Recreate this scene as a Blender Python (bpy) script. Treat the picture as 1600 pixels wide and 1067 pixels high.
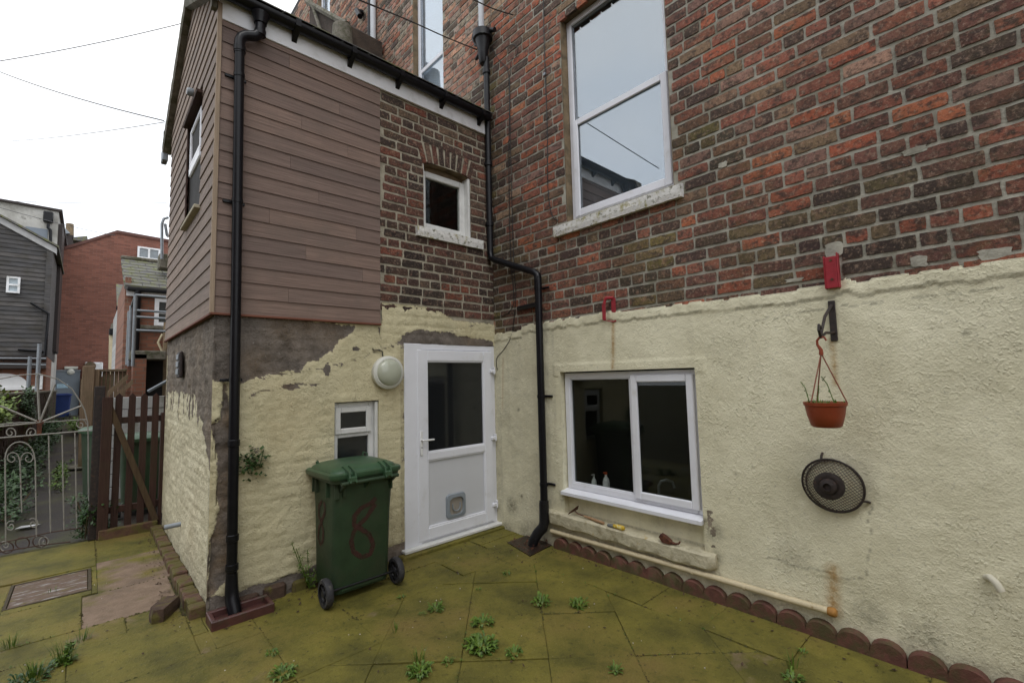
import bpy, bmesh, math, random
from mathutils import Vector, Matrix, noise
from math import sin, cos, pi, radians, sqrt

random.seed(11)
for o in list(bpy.data.objects):
    bpy.data.objects.remove(o)
S = bpy.context.scene
col = S.collection

# ------------------------------------------------------------------ camera
F = 716.94; YAW, PITCH, ROLL = 3.96561946, 0.0793685910, 0.0243928888
CAM = Vector((3.34, 3.895, 1.6))
_cy, _sy = cos(YAW), sin(YAW)
fw = Vector((_cy * cos(PITCH), _sy * cos(PITCH), sin(PITCH)))
_r = Vector((_sy, -_cy, 0)); _d = fw.cross(_r)
rt = cos(ROLL) * _r + sin(ROLL) * _d
dn = -sin(ROLL) * _r + cos(ROLL) * _d
cam_d = bpy.data.cameras.new('camera'); cam = bpy.data.objects.new('camera', cam_d); col.objects.link(cam)
cam_d.sensor_width = 36; cam_d.lens = F / 1600 * 36; cam_d.clip_start = 0.05; cam_d.clip_end = 500
mw = Matrix.Identity(4)
for i in range(3):
    mw[i][0] = rt[i]; mw[i][1] = -dn[i]; mw[i][2] = -fw[i]; mw[i][3] = CAM[i]
cam.matrix_world = mw
S.camera = cam

# ------------------------------------------------------------------ sky, sun, exposure
SUN_EL, SUN_AZ = radians(58), radians(50)      # azimuth measured from +x towards +y
W = bpy.data.worlds.new('World'); S.world = W; W.use_nodes = True
nt = W.node_tree; nt.nodes.clear()
out = nt.nodes.new('ShaderNodeOutputWorld'); bg = nt.nodes.new('ShaderNodeBackground')
sky = nt.nodes.new('ShaderNodeTexSky'); sky.sky_type = 'NISHITA'; sky.sun_disc = False
sky.sun_elevation = SUN_EL; sky.sun_rotation = radians(90) - SUN_AZ
sc = nt.nodes.new('ShaderNodeVectorMath'); sc.operation = 'SCALE'; sc.inputs['Scale'].default_value = 0.10
tc = nt.nodes.new('ShaderNodeTexCoord')
mp = nt.nodes.new('ShaderNodeMapping'); mp.inputs['Scale'].default_value = (1, 1, 2.2)
nz = nt.nodes.new('ShaderNodeTexNoise'); nz.inputs['Scale'].default_value = 1.6; nz.inputs['Detail'].default_value = 5
rp = nt.nodes.new('ShaderNodeValToRGB')
rp.color_ramp.elements[0].position = .32; rp.color_ramp.elements[0].color = (.84, .90, .98, 1)
rp.color_ramp.elements[1].position = .68; rp.color_ramp.elements[1].color = (1.0, 1.0, 1.0, 1)
mx = nt.nodes.new('ShaderNodeMix'); mx.data_type = 'RGBA'; mx.inputs[0].default_value = 0.93
nt.links.new(tc.outputs['Generated'], mp.inputs[0]); nt.links.new(mp.outputs[0], nz.inputs['Vector'])
nt.links.new(nz.outputs[0], rp.inputs[0]); nt.links.new(sky.outputs[0], sc.inputs[0])
nt.links.new(sc.outputs[0], mx.inputs[6]); nt.links.new(rp.outputs[0], mx.inputs[7])
nt.links.new(mx.outputs[2], bg.inputs[0]); bg.inputs[1].default_value = 0.98
nt.links.new(bg.outputs[0], out.inputs[0])
sun_d = bpy.data.lights.new('sun', 'SUN'); sun_d.energy = 0.5; sun_d.angle = radians(25); sun_d.color = (1, .97, .92)
sun = bpy.data.objects.new('sun', sun_d); col.objects.link(sun)
sv = Vector((cos(SUN_EL) * cos(SUN_AZ), cos(SUN_EL) * sin(SUN_AZ), sin(SUN_EL)))
sun.rotation_euler = sv.to_track_quat('Z', 'Y').to_euler()
S.view_settings.view_transform = 'Standard'; S.view_settings.look = 'None'
S.view_settings.exposure = 0.70; S.view_settings.gamma = 1.0
S.render.engine = 'CYCLES'

# ------------------------------------------------------------------ photo-to-place helpers
def ray(u, v): return rt * ((u - 800) / F) + dn * ((v - 533.5) / F) + fw
def onx(u, v, x=0.0):
    d = ray(u, v); return CAM + d * ((x - CAM.x) / d.x)
def ony(u, v, y=0.0):
    d = ray(u, v); return CAM + d * ((y - CAM.y) / d.y)
def onz(u, v, z=0.0):
    d = ray(u, v); return CAM + d * ((z - CAM.z) / d.z)
def proj(p):
    q = Vector(p) - CAM; w = q.dot(fw)
    if w < .05: return None
    return 800 + F * q.dot(rt) / w, 533.5 + F * q.dot(dn) / w, w
def nz1(x, y=0, z=0, s=1.0): return noise.noise(Vector((x * s, y * s, z * s)))
def fbm(x, y, z=0, s=1.0, o=4): return noise.fractal(Vector((x * s, y * s, z * s)), 1.0, 2.0, o)
def rnd(a, b): return random.uniform(a, b)

# ------------------------------------------------------------------ object helpers
WLOC = {}
def tagit(o, label=None, cat=None, group=None, kind=None):
    if label: o['label'] = label
    if cat: o['category'] = cat
    if group: o['group'] = group
    if kind: o['kind'] = kind
    return o
def thing(name, loc, label=None, cat=None, group=None, kind=None):
    o = bpy.data.objects.new(name, None); col.objects.link(o); o.location = loc; o.empty_display_size = .1
    WLOC[o.name] = Vector(loc)
    return tagit(o, label, cat, group, kind)
class MB:
    def __init__(s): s.v = []; s.f = []; s.sm = []; s.c = []
    def add(s, vs, fs, smooth=False, c=None):
        b = len(s.v); s.v += [Vector(p) for p in vs]; s.f += [tuple(i + b for i in f) for f in fs]
        s.sm += [smooth] * len(fs)
        s.c += [c or (1, 1, 1, 1)] * len(vs)
        return s
    def box(s, x0, x1, y0, y1, z0, z1, bev=0.0, c=None, M=None):
        if x0 > x1: x0, x1 = x1, x0
        if y0 > y1: y0, y1 = y1, y0
        if z0 > z1: z0, z1 = z1, z0
        bev = min(bev, (x1 - x0) * .45, (y1 - y0) * .45, (z1 - z0) * .45)
        if bev <= 0:
            vs = [Vector((x, y, z)) for x in (x0, x1) for y in (y0, y1) for z in (z0, z1)]
            fs = [(0, 1, 3, 2), (4, 6, 7, 5), (0, 4, 5, 1), (2, 3, 7, 6), (0, 2, 6, 4), (1, 5, 7, 3)]
        else:
            bm = bmesh.new(); bmesh.ops.create_cube(bm, size=1)
            for v in bm.verts:
                v.co = Vector((x0 + (v.co.x + .5) * (x1 - x0), y0 + (v.co.y + .5) * (y1 - y0), z0 + (v.co.z + .5) * (z1 - z0)))
            bmesh.ops.bevel(bm, geom=list(bm.edges), offset=bev, segments=1, affect='EDGES')
            bm.verts.index_update()
            vs = [v.co.copy() for v in bm.verts]; fs = [[v.index for v in f.verts] for f in bm.faces]; bm.free()
        if M: vs = [M @ v for v in vs]
        return s.add(vs, fs, False, c)
    def prism(s, pts, vec, c=None):
        n = len(pts); vec = Vector(vec); P = [Vector(p) for p in pts]
        vs = P + [p + vec for p in P]
        fs = [tuple(range(n - 1, -1, -1)), tuple(range(n, 2 * n))] + [(i, (i + 1) % n, n + (i + 1) % n, n + i) for i in range(n)]
        return s.add(vs, fs, False, c)
    def tube(s, path, r, n=8, c=None, cap=True, closed=False):
        P = [Vector(p) for p in path]; m = len(P); rr = r if isinstance(r, (list, tuple)) else [r] * m
        t0 = (P[1] - P[0]).normalized(); a = Vector((0, 0, 1)) if abs(t0.z) < .9 else Vector((1, 0, 0))
        nrm = t0.cross(a).normalized(); vs = []; 
        for i in range(m):
            if closed: t = (P[(i + 1) % m] - P[i - 1]).normalized()
            else: t = (P[min(i + 1, m - 1)] - P[max(i - 1, 0)]).normalized()
            nrm = (nrm - t * nrm.dot(t)).normalized(); b = t.cross(nrm)
            for k in range(n):
                an = 2 * pi * k / n; vs.append(P[i] + (nrm * cos(an) + b * sin(an)) * rr[i])
        fs = []
        for i in range(m if closed else m - 1):
            j = (i + 1) % m
            for k in range(n): fs.append((i * n + k, i * n + (k + 1) % n, j * n + (k + 1) % n, j * n + k))
        if cap and not closed:
            fs.append(tuple(range(n - 1, -1, -1))); fs.append(tuple((m - 1) * n + k for k in range(n)))
        return s.add(vs, fs, n > 4, c)
    def lathe(s, prof, org, axis='z', n=24, c=None, M=None, cap=True):
        org = Vector(org); vs = []
        for r, h in prof:
            for k in range(n):
                a = 2 * pi * k / n; x, y = r * cos(a), r * sin(a)
                p = {'z': Vector((x, y, h)), 'x': Vector((h, x, y)), 'y': Vector((x, h, y))}[axis]
                if M: p = M @ p
                vs.append(org + p)
        fs = [(i * n + k, i * n + (k + 1) % n, (i + 1) * n + (k + 1) % n, (i + 1) * n + k) for i in range(len(prof) - 1) for k in range(n)]
        if cap:
            fs.append(tuple(range(n))); fs.append(tuple((len(prof) - 1) * n + k for k in range(n)))
        return s.add(vs, fs, True, c)
    def loft(s, rings, c=None, smooth=True, cap=True):
        n = len(rings[0]); vs = [p for r in rings for p in r]
        fs = [(i * n + k, i * n + (k + 1) % n, (i + 1) * n + (k + 1) % n, (i + 1) * n + k) for i in range(len(rings) - 1) for k in range(n)]
        if cap: fs.append(tuple(range(n - 1, -1, -1))); fs.append(tuple((len(rings) - 1) * n + k for k in range(n)))
        return s.add(vs, fs, smooth, c)
    def build(s, name, m, parent=None, label=None, cat=None, group=None, kind=None, attr=None, org=None):
        w = WLOC[parent.name] if parent else (Vector(org) if org else Vector((0, 0, 0)))
        me = bpy.data.meshes.new(name); me.from_pydata([tuple(v - w) for v in s.v], [], s.f)
        me.polygons.foreach_set('use_smooth', s.sm)
        if attr:
            a = me.color_attributes.new(attr, 'FLOAT_COLOR', 'POINT')
            a.data.foreach_set('color', [x for cc in s.c for x in cc])
        bm = bmesh.new(); bm.from_mesh(me); bmesh.ops.recalc_face_normals(bm, faces=bm.faces); bm.to_mesh(me); bm.free()
        if any(s.sm): me.set_sharp_from_angle(angle=radians(40))
        o = bpy.data.objects.new(name, me); col.objects.link(o); me.materials.append(m)
        if parent: o.parent = parent
        else: o.location = w
        WLOC[o.name] = w
        return tagit(o, label, cat, group, kind)

# ------------------------------------------------------------------ materials
def N(nt, t, **kw):
    n = nt.nodes.new(t)
    for k, v in kw.items():
        if k in n.inputs.keys(): n.inputs[k].default_value = v
        else: setattr(n, k, v)
    return n
def noise_n(nt, vec, scale, det=5, rough=.6):
    n = N(nt, 'ShaderNodeTexNoise'); n.inputs['Scale'].default_value = scale; n.inputs['Detail'].default_value = det
    n.inputs['Roughness'].default_value = rough; nt.links.new(vec, n.inputs['Vector']); return n.outputs[0]
def ramp(nt, fac, a, b):
    n = N(nt, 'ShaderNodeMapRange'); n.inputs[1].default_value = a; n.inputs[2].default_value = b; n.clamp = True
    nt.links.new(fac, n.inputs[0]); return n.outputs[0]
def mixc(nt, fac, a, b, mode='MIX'):
    n = N(nt, 'ShaderNodeMix'); n.data_type = 'RGBA'; n.blend_type = mode
    for i, x in ((0, fac), (6, a), (7, b)):
        if isinstance(x, (tuple, list)): n.inputs[i].default_value = (*x[:3], 1)
        elif isinstance(x, (int, float)): n.inputs[i].default_value = x
        else: nt.links.new(x, n.inputs[i])
    return n.outputs[2]
def mth(nt, op, a, b=None, cl=False):
    n = N(nt, 'ShaderNodeMath'); n.operation = op; n.use_clamp = cl
    for i, x in ((0, a), (1, b)):
        if x is None: continue
        if isinstance(x, (int, float)): n.inputs[i].default_value = x
        else: nt.links.new(x, n.inputs[i])
    return n.outputs[0]
def new_mat(name):
    m = bpy.data.materials.new(name); m.use_nodes = True; nt = m.node_tree; b = nt.nodes['Principled BSDF']
    return m, nt, b
def pos(nt, sc=None):
    g = N(nt, 'ShaderNodeNewGeometry').outputs['Position']
    if sc:
        mpn = N(nt, 'ShaderNodeMapping'); mpn.inputs['Scale'].default_value = sc; nt.links.new(g, mpn.inputs[0]); return mpn.outputs[0]
    return g
def bump(nt, b, h, dist, strength=1.0, prev=None):
    n = N(nt, 'ShaderNodeBump'); n.inputs['Distance'].default_value = dist; n.inputs['Strength'].default_value = strength
    nt.links.new(h, n.inputs['Height'])
    if prev: nt.links.new(prev, n.inputs['Normal'])
    nt.links.new(n.outputs[0], b.inputs['Normal']); return n.outputs[0]
def mat(name, c, rough=.7, var=.18, s=6, c2=None, t2=(.52, .66), s2=3, bmp=.002, bs=70, metal=0, spec=.4, rv=.1, c3=None, t3=(.58, .7), s3=12, sc=None):
    m, nt, b = new_mat(name); P = pos(nt, sc)
    c = Vector(c[:3]); n1 = ramp(nt, noise_n(nt, P, s, 6), .3, .7)
    base = mixc(nt, n1, tuple(c * (1 - var)), tuple(c * (1 + var)))
    if c2: base = mixc(nt, ramp(nt, noise_n(nt, P, s2, 7, .65), *t2), base, c2)
    if c3: base = mixc(nt, ramp(nt, noise_n(nt, P, s3, 7, .7), *t3), base, c3)
    nt.links.new(base, b.inputs['Base Color'])
    r = N(nt, 'ShaderNodeMapRange'); r.inputs[3].default_value = max(.03, rough - rv); r.inputs[4].default_value = min(1, rough + rv)
    nt.links.new(noise_n(nt, P, s * 3, 4), r.inputs[0]); nt.links.new(r.outputs[0], b.inputs['Roughness'])
    b.inputs['Metallic'].default_value = metal; b.inputs['Specular IOR Level'].default_value = spec
    if bmp: bump(nt, b, noise_n(nt, P, bs, 5, .6), bmp)
    return m

def brick_mat(name, use_attr, moss=(.10, .09, .02), mossy=.5):
    m, nt, b = new_mat(name); P = pos(nt)
    if use_attr:
        a = N(nt, 'ShaderNodeAttribute'); a.attribute_name = 'tint'; base = a.outputs['Color']
    else: base = N(nt, 'ShaderNodeObjectInfo').outputs['Color']
    oi2 = N(nt, 'ShaderNodeObjectInfo'); Pz = N(nt, 'ShaderNodeMapping'); Pz.inputs['Scale'].default_value = (1, 1, 1.6); nt.links.new(P, Pz.inputs[0])
    big = noise_n(nt, Pz.outputs[0], 11, 6, .62)
    base = mixc(nt, mth(nt, 'MULTIPLY', ramp(nt, big, .50, .62), .85), base, (.052, .038, .032))
    base = mixc(nt, mth(nt, 'MULTIPLY', ramp(nt, noise_n(nt, P, 8.3, 6, .7), .56, .66), .45), base, (.30, .16, .11))
    base = mixc(nt, mth(nt, 'MULTIPLY', ramp(nt, noise_n(nt, P, 34, 6, .7), .50, .64), .8), base, (.040, .030, .025))
    n = noise_n(nt, P, 48, 7, .75)
    base = mixc(nt, mth(nt, 'MULTIPLY', ramp(nt, n, .52, .66), .55), base, (.40, .29, .21))
    Pv = N(nt, 'ShaderNodeMapping'); Pv.inputs['Scale'].default_value = (1.2, 1.2, .45); nt.links.new(P, Pv.inputs[0])
    base = mixc(nt, 1.0, base, mixc(nt, ramp(nt, noise_n(nt, Pv.outputs[0], 1.3, 6, .6), .32, .62), (.80, .80, .82), (1.30, 1.26, 1.22)), 'MULTIPLY')
    base = mixc(nt, 1.0, base, mixc(nt, noise_n(nt, P, 110, 5, .7), (.45, .45, .45), (1.6, 1.6, 1.6)), 'MULTIPLY')
    mo = mth(nt, 'MULTIPLY', ramp(nt, noise_n(nt, P, 1.7, 5), .50, .68), ramp(nt, noise_n(nt, P, 15, 5), .42, .6))
    base = mixc(nt, mth(nt, 'MULTIPLY', mo, mossy), base, moss)
    # white salts and old paint flecks
    base = mixc(nt, mth(nt, 'MULTIPLY', ramp(nt, noise_n(nt, P, 70, 4, .7), .69, .73), ramp(nt, noise_n(nt, P, 3.1, 3), .52, .66)), base, (.6, .57, .5))
    nt.links.new(base, b.inputs['Base Color']); b.inputs['Roughness'].default_value = .85; b.inputs['Specular IOR Level'].default_value = .3
    p = bump(nt, b, noise_n(nt, P, 55, 7, .7), .006); bump(nt, b, noise_n(nt, P, 220, 4, .7), .0015, 1, p)
    return m
M_BRICK = brick_mat('weathered_brick', False, mossy=.3); M_BRICKS = brick_mat('weathered_brick_mass', True, mossy=.3)
M_BRICK_B = brick_mat('sooty_brick', False, mossy=.2); 
M_MORTAR = mat('grey_mortar', (.345, .33, .275), .9, .3, 9, c2=(.19, .175, .12), t2=(.5, .7), s2=2.2, bmp=.006, bs=60, c3=(.12, .11, .05), t3=(.6, .75), s3=5)
M_MORTAR_B = mat('pale_mortar', (.36, .325, .25), .9, .22, 14, c2=(.16, .14, .10), t2=(.52, .68), s2=4, bmp=.006, bs=70)

def render_mat(name, c, bare, bscale=75, bdist=.006, voro=True):
    """masonry paint with mask attribute: r bare plaster, g grime / moss / darker tone, b rust"""
    m, nt, b = new_mat(name); P = pos(nt)
    a = N(nt, 'ShaderNodeAttribute'); a.attribute_name = 'mask'
    sp = N(nt, 'ShaderNodeSeparateColor'); nt.links.new(a.outputs['Color'], sp.inputs[0])
    c = Vector(c)
    base = mixc(nt, ramp(nt, noise_n(nt, P, 2.3, 7, .65), .33, .66), tuple(Vector((c[0] * .88, c[1] * .87, c[2] * .83))), tuple(c * 1.08))
    Pv = N(nt, 'ShaderNodeMapping'); Pv.inputs['Scale'].default_value = (6, 6, .5); nt.links.new(P, Pv.inputs[0])
    base = mixc(nt, mth(nt, 'MULTIPLY', ramp(nt, noise_n(nt, Pv.outputs[0], 1.2, 6, .6), .54, .74), .18), base, (.27, .235, .15))
    base = mixc(nt, ramp(nt, noise_n(nt, P, 38, 6, .7), .58, .78), base, tuple(c * .55))
    nn = noise_n(nt, P, 34, 6, .7)
    fine = noise_n(nt, P, 90, 4, .7)
    gr = mth(nt, 'MULTIPLY', sp.outputs[1], ramp(nt, nn, .25, .62))
    base = mixc(nt, gr, base, (.055, .048, .028))
    baretone = mixc(nt, ramp(nt, noise_n(nt, P, 7, 6, .65), .35, .65), tuple(Vector(bare) * .6), tuple(Vector(bare) * 1.35))
    baretone = mixc(nt, ramp(nt, noise_n(nt, P, 23, 6, .7), .66, .72), baretone, (.42, .40, .36))
    bm_ = mth(nt, 'ADD', sp.outputs[0], mth(nt, 'MULTIPLY', mth(nt, 'SUBTRACT', nn, .5), 1.1))
    bmask = ramp(nt, bm_, .47, .55)
    base = mixc(nt, bmask, base, baretone)
    # pin-prick blisters through the paint
    base = mixc(nt, mth(nt, 'MULTIPLY', ramp(nt, fine, .74, .77), .7), base, (.12, .09, .06))
    rust = mth(nt, 'MULTIPLY', sp.outputs[2], ramp(nt, nn, .2, .6))
    base = mixc(nt, rust, base, (.36, .20, .05))
    nt.links.new(base, b.inputs['Base Color']); b.inputs['Roughness'].default_value = .8; b.inputs['Specular IOR Level'].default_value = .3
    p = bump(nt, b, noise_n(nt, P, bscale, 4, .55), bdist)
    p = bump(nt, b, noise_n(nt, P, 22, 4, .6), .006, .8, p); 
    fk = mth(nt, 'MULTIPLY', ramp(nt, noise_n(nt, P, 52, 3, .5), .52, .64), ramp(nt, noise_n(nt, P, 9, 4, .6), .38, .55))
    fk = mth(nt, 'MULTIPLY', fk, ramp(nt, noise_n(nt, P, 1.7, 4, .6), .38, .62)); p = bump(nt, b, fk, .0045, .8, p); bump(nt, b, noise_n(nt, P, 190, 3, .6), .0018, 1, p)
    bump(nt, b, bmask, .0025, -1 if False else .0, p) if False else None
    return m
M_WALL_A = render_mat('cream_masonry_paint', (.75, .715, .535), (.25, .21, .16), 85, .004)
M_WALL_B = render_mat('yellowed_masonry_paint', (.62, .565, .375), (.150, .128, .110), 80, .006)
M_WALL_C = render_mat('cream_roughcast_paint', (.66, .61, .44), (.19, .158, .125), 75, .012)

def wood_mat(name, c, grain=(1.2, 1.2, 55), var=.35, tint=True, c2=None):
    m, nt, b = new_mat(name); P = pos(nt, grain)
    oi = N(nt, 'ShaderNodeObjectInfo')
    ad = N(nt, 'ShaderNodeVectorMath'); ad.operation = 'ADD'; nt.links.new(P, ad.inputs[0])
    cb = N(nt, 'ShaderNodeCombineXYZ'); k = mth(nt, 'MULTIPLY', oi.outputs['Random'], 37.0)
    nt.links.new(k, cb.inputs[0]); nt.links.new(k, cb.inputs[1]); nt.links.new(cb.outputs[0], ad.inputs[1])
    g = noise_n(nt, ad.outputs[0], 2.2, 8, .68); c = Vector(c)
    base = mixc(nt, ramp(nt, g, .3, .7), tuple(c * (1 - var)), tuple(c * (1 + var)))
    base = mixc(nt, 1.0, base, mixc(nt, oi.outputs['Random'], (.84, .85, .87), (1.14, 1.10, 1.05)), 'MULTIPLY')
    if c2: base = mixc(nt, mth(nt, 'MULTIPLY', ramp(nt, noise_n(nt, pos(nt), 3.0, 6), .48, .7), .7), base, c2)
    nt.links.new(base, b.inputs['Base Color']); b.inputs['Roughness'].default_value = .78; b.inputs['Specular IOR Level'].default_value = .3
    bump(nt, b, g, .003)
    return m
M_CEDAR = wood_mat('weathered_cedar', (.195, .140, .118), c2=(.160, .122, .102))
M_CEDAR_C = wood_mat('silvered_cedar', (.265, .205, .170), c2=(.20, .155, .125))
M_FENCE = wood_mat('brown_stained_timber', (.050, .025, .019), (40, 40, 1.5), .35, c2=(.05, .035, .02))
M_GREYWOOD = wood_mat('old_grey_timber', (.16, .115, .075), (30, 30, 1.5), .35, c2=(.07, .07, .03))
M_CLAD = wood_mat('dark_grey_cladding', (.085, .082, .082), (1.0, 1.0, 14), .5, c2=(.055, .048, .036))
M_UPVC = mat('white_upvc', (.74, .75, .80), .32, .04, 4, bmp=0, spec=.5, c2=(.60, .60, .60), t2=(.56, .8), s2=7)
M_UPVC_W = mat('weathered_white_paint', (.66, .66, .64), .5, .10, 9, c2=(.5, .48, .42), t2=(.6, .75), s2=14, bmp=.0015, bs=60)
M_PANEL = mat('white_door_panel', (.58, .59, .62), .45, .03, 4, bmp=.0003, bs=200)
M_FASCIA = mat('white_fascia', (.80, .81, .83), .4, .06, 3, c2=(.58, .58, .56), t2=(.5, .7), s2=5, bmp=0)
M_BLACK = mat('black_plastic', (.006, .006, .008), .34, .2, 8, bmp=.0004, bs=60, spec=.28, rv=.1)
M_BLACKP = mat('black_painted_iron', (.008, .008, .010), .4, .3, 20, bmp=.002, bs=60, spec=.35, c2=(.05, .045, .04), t2=(.66, .76), s2=18)
M_WHITEPIPE = mat('white_pipe_plastic', (.52, .54, .57), .4, .06, 6, bmp=0)
M_SILL = mat('flaking_white_sill', (.66, .65, .62), .75, .12, 20, c2=(.10, .10, .045), t2=(.55, .66), s2=22, bmp=.006, bs=50, c3=(.30, .27, .10), t3=(.55, .68), s3=9)
M_STONE = mat('brown_stone', (.20, .145, .085), .85, .3, 8, c2=(.10, .08, .05), s2=6, bmp=.006, bs=40)
M_LEDGE = mat('cream_painted_stone', (.50, .46, .33), .8, .14, 12, c2=(.30, .26, .16), t2=(.52, .68), s2=9, bmp=.008, bs=40, c3=(.42, .28, .08), t3=(.63, .72), s3=7)
M_SLATE = mat('mossy_slate', (.12, .115, .11), .7, .25, 9, c2=(.14, .145, .06), t2=(.46, .6), s2=7, bmp=.004, bs=40)
M_VERGE = mat('mossy_verge_cement', (.17, .155, .125), .9, .3, 15, c2=(.085, .083, .05), t2=(.45, .6), s2=9, bmp=.008, bs=50)
M_RUST = mat('rusty_iron', (.085, .03, .018), .75, .5, 30, bmp=.003, bs=120, c2=(.16, .06, .025), t2=(.5, .65), s2=40)
M_IRON = mat('dark_iron', (.03, .022, .02), .6, .4, 40, bmp=.002, bs=120, c2=(.09, .04, .02), t2=(.6, .7), s2=40)
M_RED = mat('red_painted_metal', (.30, .020, .030), .45, .2, 25, bmp=.001, bs=100, c2=(.2, .03, .02), t2=(.62, .72), s2=35)
M_TERRA = mat('terracotta_plastic', (.24, .045, .016), .45, .12, 10, bmp=.001, bs=60, c2=(.2, .05, .02))
M_SCALLOP = mat('red_concrete_edging', (.125, .052, .038), .8, .35, 14, bmp=.005, bs=70, c2=(.075, .062, .025), t2=(.44, .60), s2=8, c3=(.26, .22, .17), t3=(.68, .74), s3=16)
M_EDGEB = mat('mossy_red_brick', (.120, .062, .042), .85, .35, 18, bmp=.006, bs=60, c2=(.10, .085, .022), t2=(.40, .55), s2=9)
M_LBRICK = mat('mossy_dark_brick', (.07, .042, .028), .85, .35, 18, bmp=.006, bs=60, c2=(.10, .085, .02), t2=(.48, .58), s2=9)
M_CREAMPIPE = mat('cream_painted_pipe', (.55, .47, .31), .5, .12, 15, bmp=.0015, bs=60, c2=(.32, .22, .1), t2=(.66, .74), s2=14)
M_BINB = mat('dark_green_plastic', (.026, .052, .025), .52, .25, 7, bmp=.0012, bs=120, c2=(.042, .052, .030), t2=(.46, .7), s2=4, spec=.4, c3=(.10, .12, .08), t3=(.68, .73), s3=28)
M_BINL = mat('green_plastic_lid', (.038, .086, .042), .38, .18, 7, bmp=.0008, bs=90, c2=(.07, .085, .055), t2=(.58, .74), s2=6, spec=.5)
M_BLUEBIN = mat('blue_plastic', (.012, .03, .12), .5, .15, 7, bmp=0)
M_RUBBER = mat('black_rubber', (.03, .03, .033), .7, .3, 30, bmp=.002, bs=90, c2=(.10, .095, .08), t2=(.55, .7), s2=20)
M_GREYPL = mat('grey_plastic', (.24, .27, .30), .4, .08, 6, bmp=0)
M_GLAZE = mat('greenish_opal_plastic', (.43, .45, .36), .22, .05, 4, bmp=0, spec=.6)
M_LAMPW = mat('aged_white_casing', (.60, .60, .54), .45, .08, 8, bmp=0)
M_GULLY = mat('brown_clay_gully', (.075, .026, .022), .45, .3, 14, bmp=.002, bs=60, c2=(.05, .04, .022), t2=(.55, .7), s2=9, spec=.6)
M_GALV = mat('galvanised_steel', (.22, .24, .26), .45, .15, 12, bmp=0, metal=.5)
M_WHITEIRON = mat('worn_white_ironwork', (.30, .29, .265), .55, .15, 30, bmp=.002, bs=120, c2=(.10, .05, .03), t2=(.60, .68), s2=22)
M_RUSTIRON = mat('bare_rusty_ironwork', (.07, .038, .028), .7, .3, 30, bmp=.002, bs=120, c2=(.36, .34, .30), t2=(.64, .70), s2=25)
M_CABLE2 = mat('far_cable', (.06, .06, .065), .5, .2, 5, bmp=0)
M_CABLE = mat('black_cable', (.02, .02, .02), .5, .2, 5, bmp=0)
M_SOIL = mat('dark_soil_joint', (.050, .043, .018), .95, .4, 20, bmp=.01, bs=60, c2=(.080, .074, .016), t2=(.45, .6), s2=10)
M_ASPH = mat('wet_alley_asphalt', (.030, .023, .019), .6, .3, 30, bmp=.008, bs=80, c2=(.05, .048, .018), t2=(.47, .6), s2=1.6, c3=(.02, .018, .015), t3=(.58, .68), s3=3)
M_COVER = mat('rusty_manhole_cover', (.13, .085, .06), .75, .3, 16, bmp=.003, bs=80, c2=(.33, .31, .29), t2=(.53, .62), s2=7, c3=(.13, .10, .03), t3=(.54, .64), s3=9, sc=(1, 3, 1))
M_FRAMEM = mat('mossy_cover_frame', (.06, .045, .025), .85, .3, 20, bmp=.004, bs=80)
M_LEAFD = mat('dead_leaf', (.06, .035, .02), .8, .4, 40, bmp=0)
M_PEB = mat('pale_chips', (.45, .42, .36), .8, .3, 40, bmp=0)
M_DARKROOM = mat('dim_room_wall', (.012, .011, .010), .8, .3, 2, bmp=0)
M_DARKSHEET = mat('dark_interior_sheet', (.10, .115, .13), .8, .04, 2, bmp=0)  # dark sheet standing in for the unlit room behind the tall sash window
M_BLIND2 = mat('white_net_curtain', (.72, .76, .82), .8, .04, 2, bmp=0)
M_WHITEW = mat('white_painted_blockwork', (.36, .36, .36), .85, .15, 5, bmp=.004, bs=30, c2=(.22, .22, .19), t2=(.5, .66), s2=3)
M_FARBRICK = None

def glass_mat(name, tint=(.9, .93, .95), refl=.9, rough=.0, dark=0.0, dcol=(.03, .03, .03), ior=1.75):
    m = bpy.data.materials.new(name); m.use_nodes = True; nt = m.node_tree; nt.nodes.clear()
    o = N(nt, 'ShaderNodeOutputMaterial'); t = N(nt, 'ShaderNodeBsdfTransparent'); t.inputs[0].default_value = (*tint, 1)
    g = N(nt, 'ShaderNodeBsdfGlossy'); g.inputs['Roughness'].default_value = rough; g.inputs[0].default_value = (refl * .93, refl * .97, refl, 1)
    ge = N(nt, 'ShaderNodeNewGeometry'); dt = N(nt, 'ShaderNodeVectorMath'); dt.operation = 'DOT_PRODUCT'
    nt.links.new(ge.outputs['Normal'], dt.inputs[0]); nt.links.new(ge.outputs['Incoming'], dt.inputs[1])
    f0 = ((ior - 1) / (ior + 1)) ** 2 * 2
    om = mth(nt, 'SUBTRACT', 1.0, mth(nt, 'ABSOLUTE', dt.outputs['Value']), True)
    fr5 = mth(nt, 'ADD', mth(nt, 'MULTIPLY', mth(nt, 'POWER', om, 5.0), 1 - f0), f0, True)
    mxn = N(nt, 'ShaderNodeMixShader'); base = t.outputs[0]
    if dark:
        d = N(nt, 'ShaderNodeBsdfDiffuse'); d.inputs[0].default_value = (*dcol, 1); m2 = N(nt, 'ShaderNodeMixShader'); m2.inputs[0].default_value = dark
        nt.links.new(t.outputs[0], m2.inputs[1]); nt.links.new(d.outputs[0], m2.inputs[2]); base = m2.outputs[0]
    nt.links.new(fr5, mxn.inputs[0]); nt.links.new(base, mxn.inputs[1]); nt.links.new(g.outputs[0], mxn.inputs[2])
    nt.links.new(mxn.outputs[0], o.inputs[0]); return m
M_GLASS = glass_mat('window_glass', ior=2.05)
M_GLASS_K = glass_mat('kitchen_window_glass', tint=(.8, .82, .8), ior=1.28)
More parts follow.
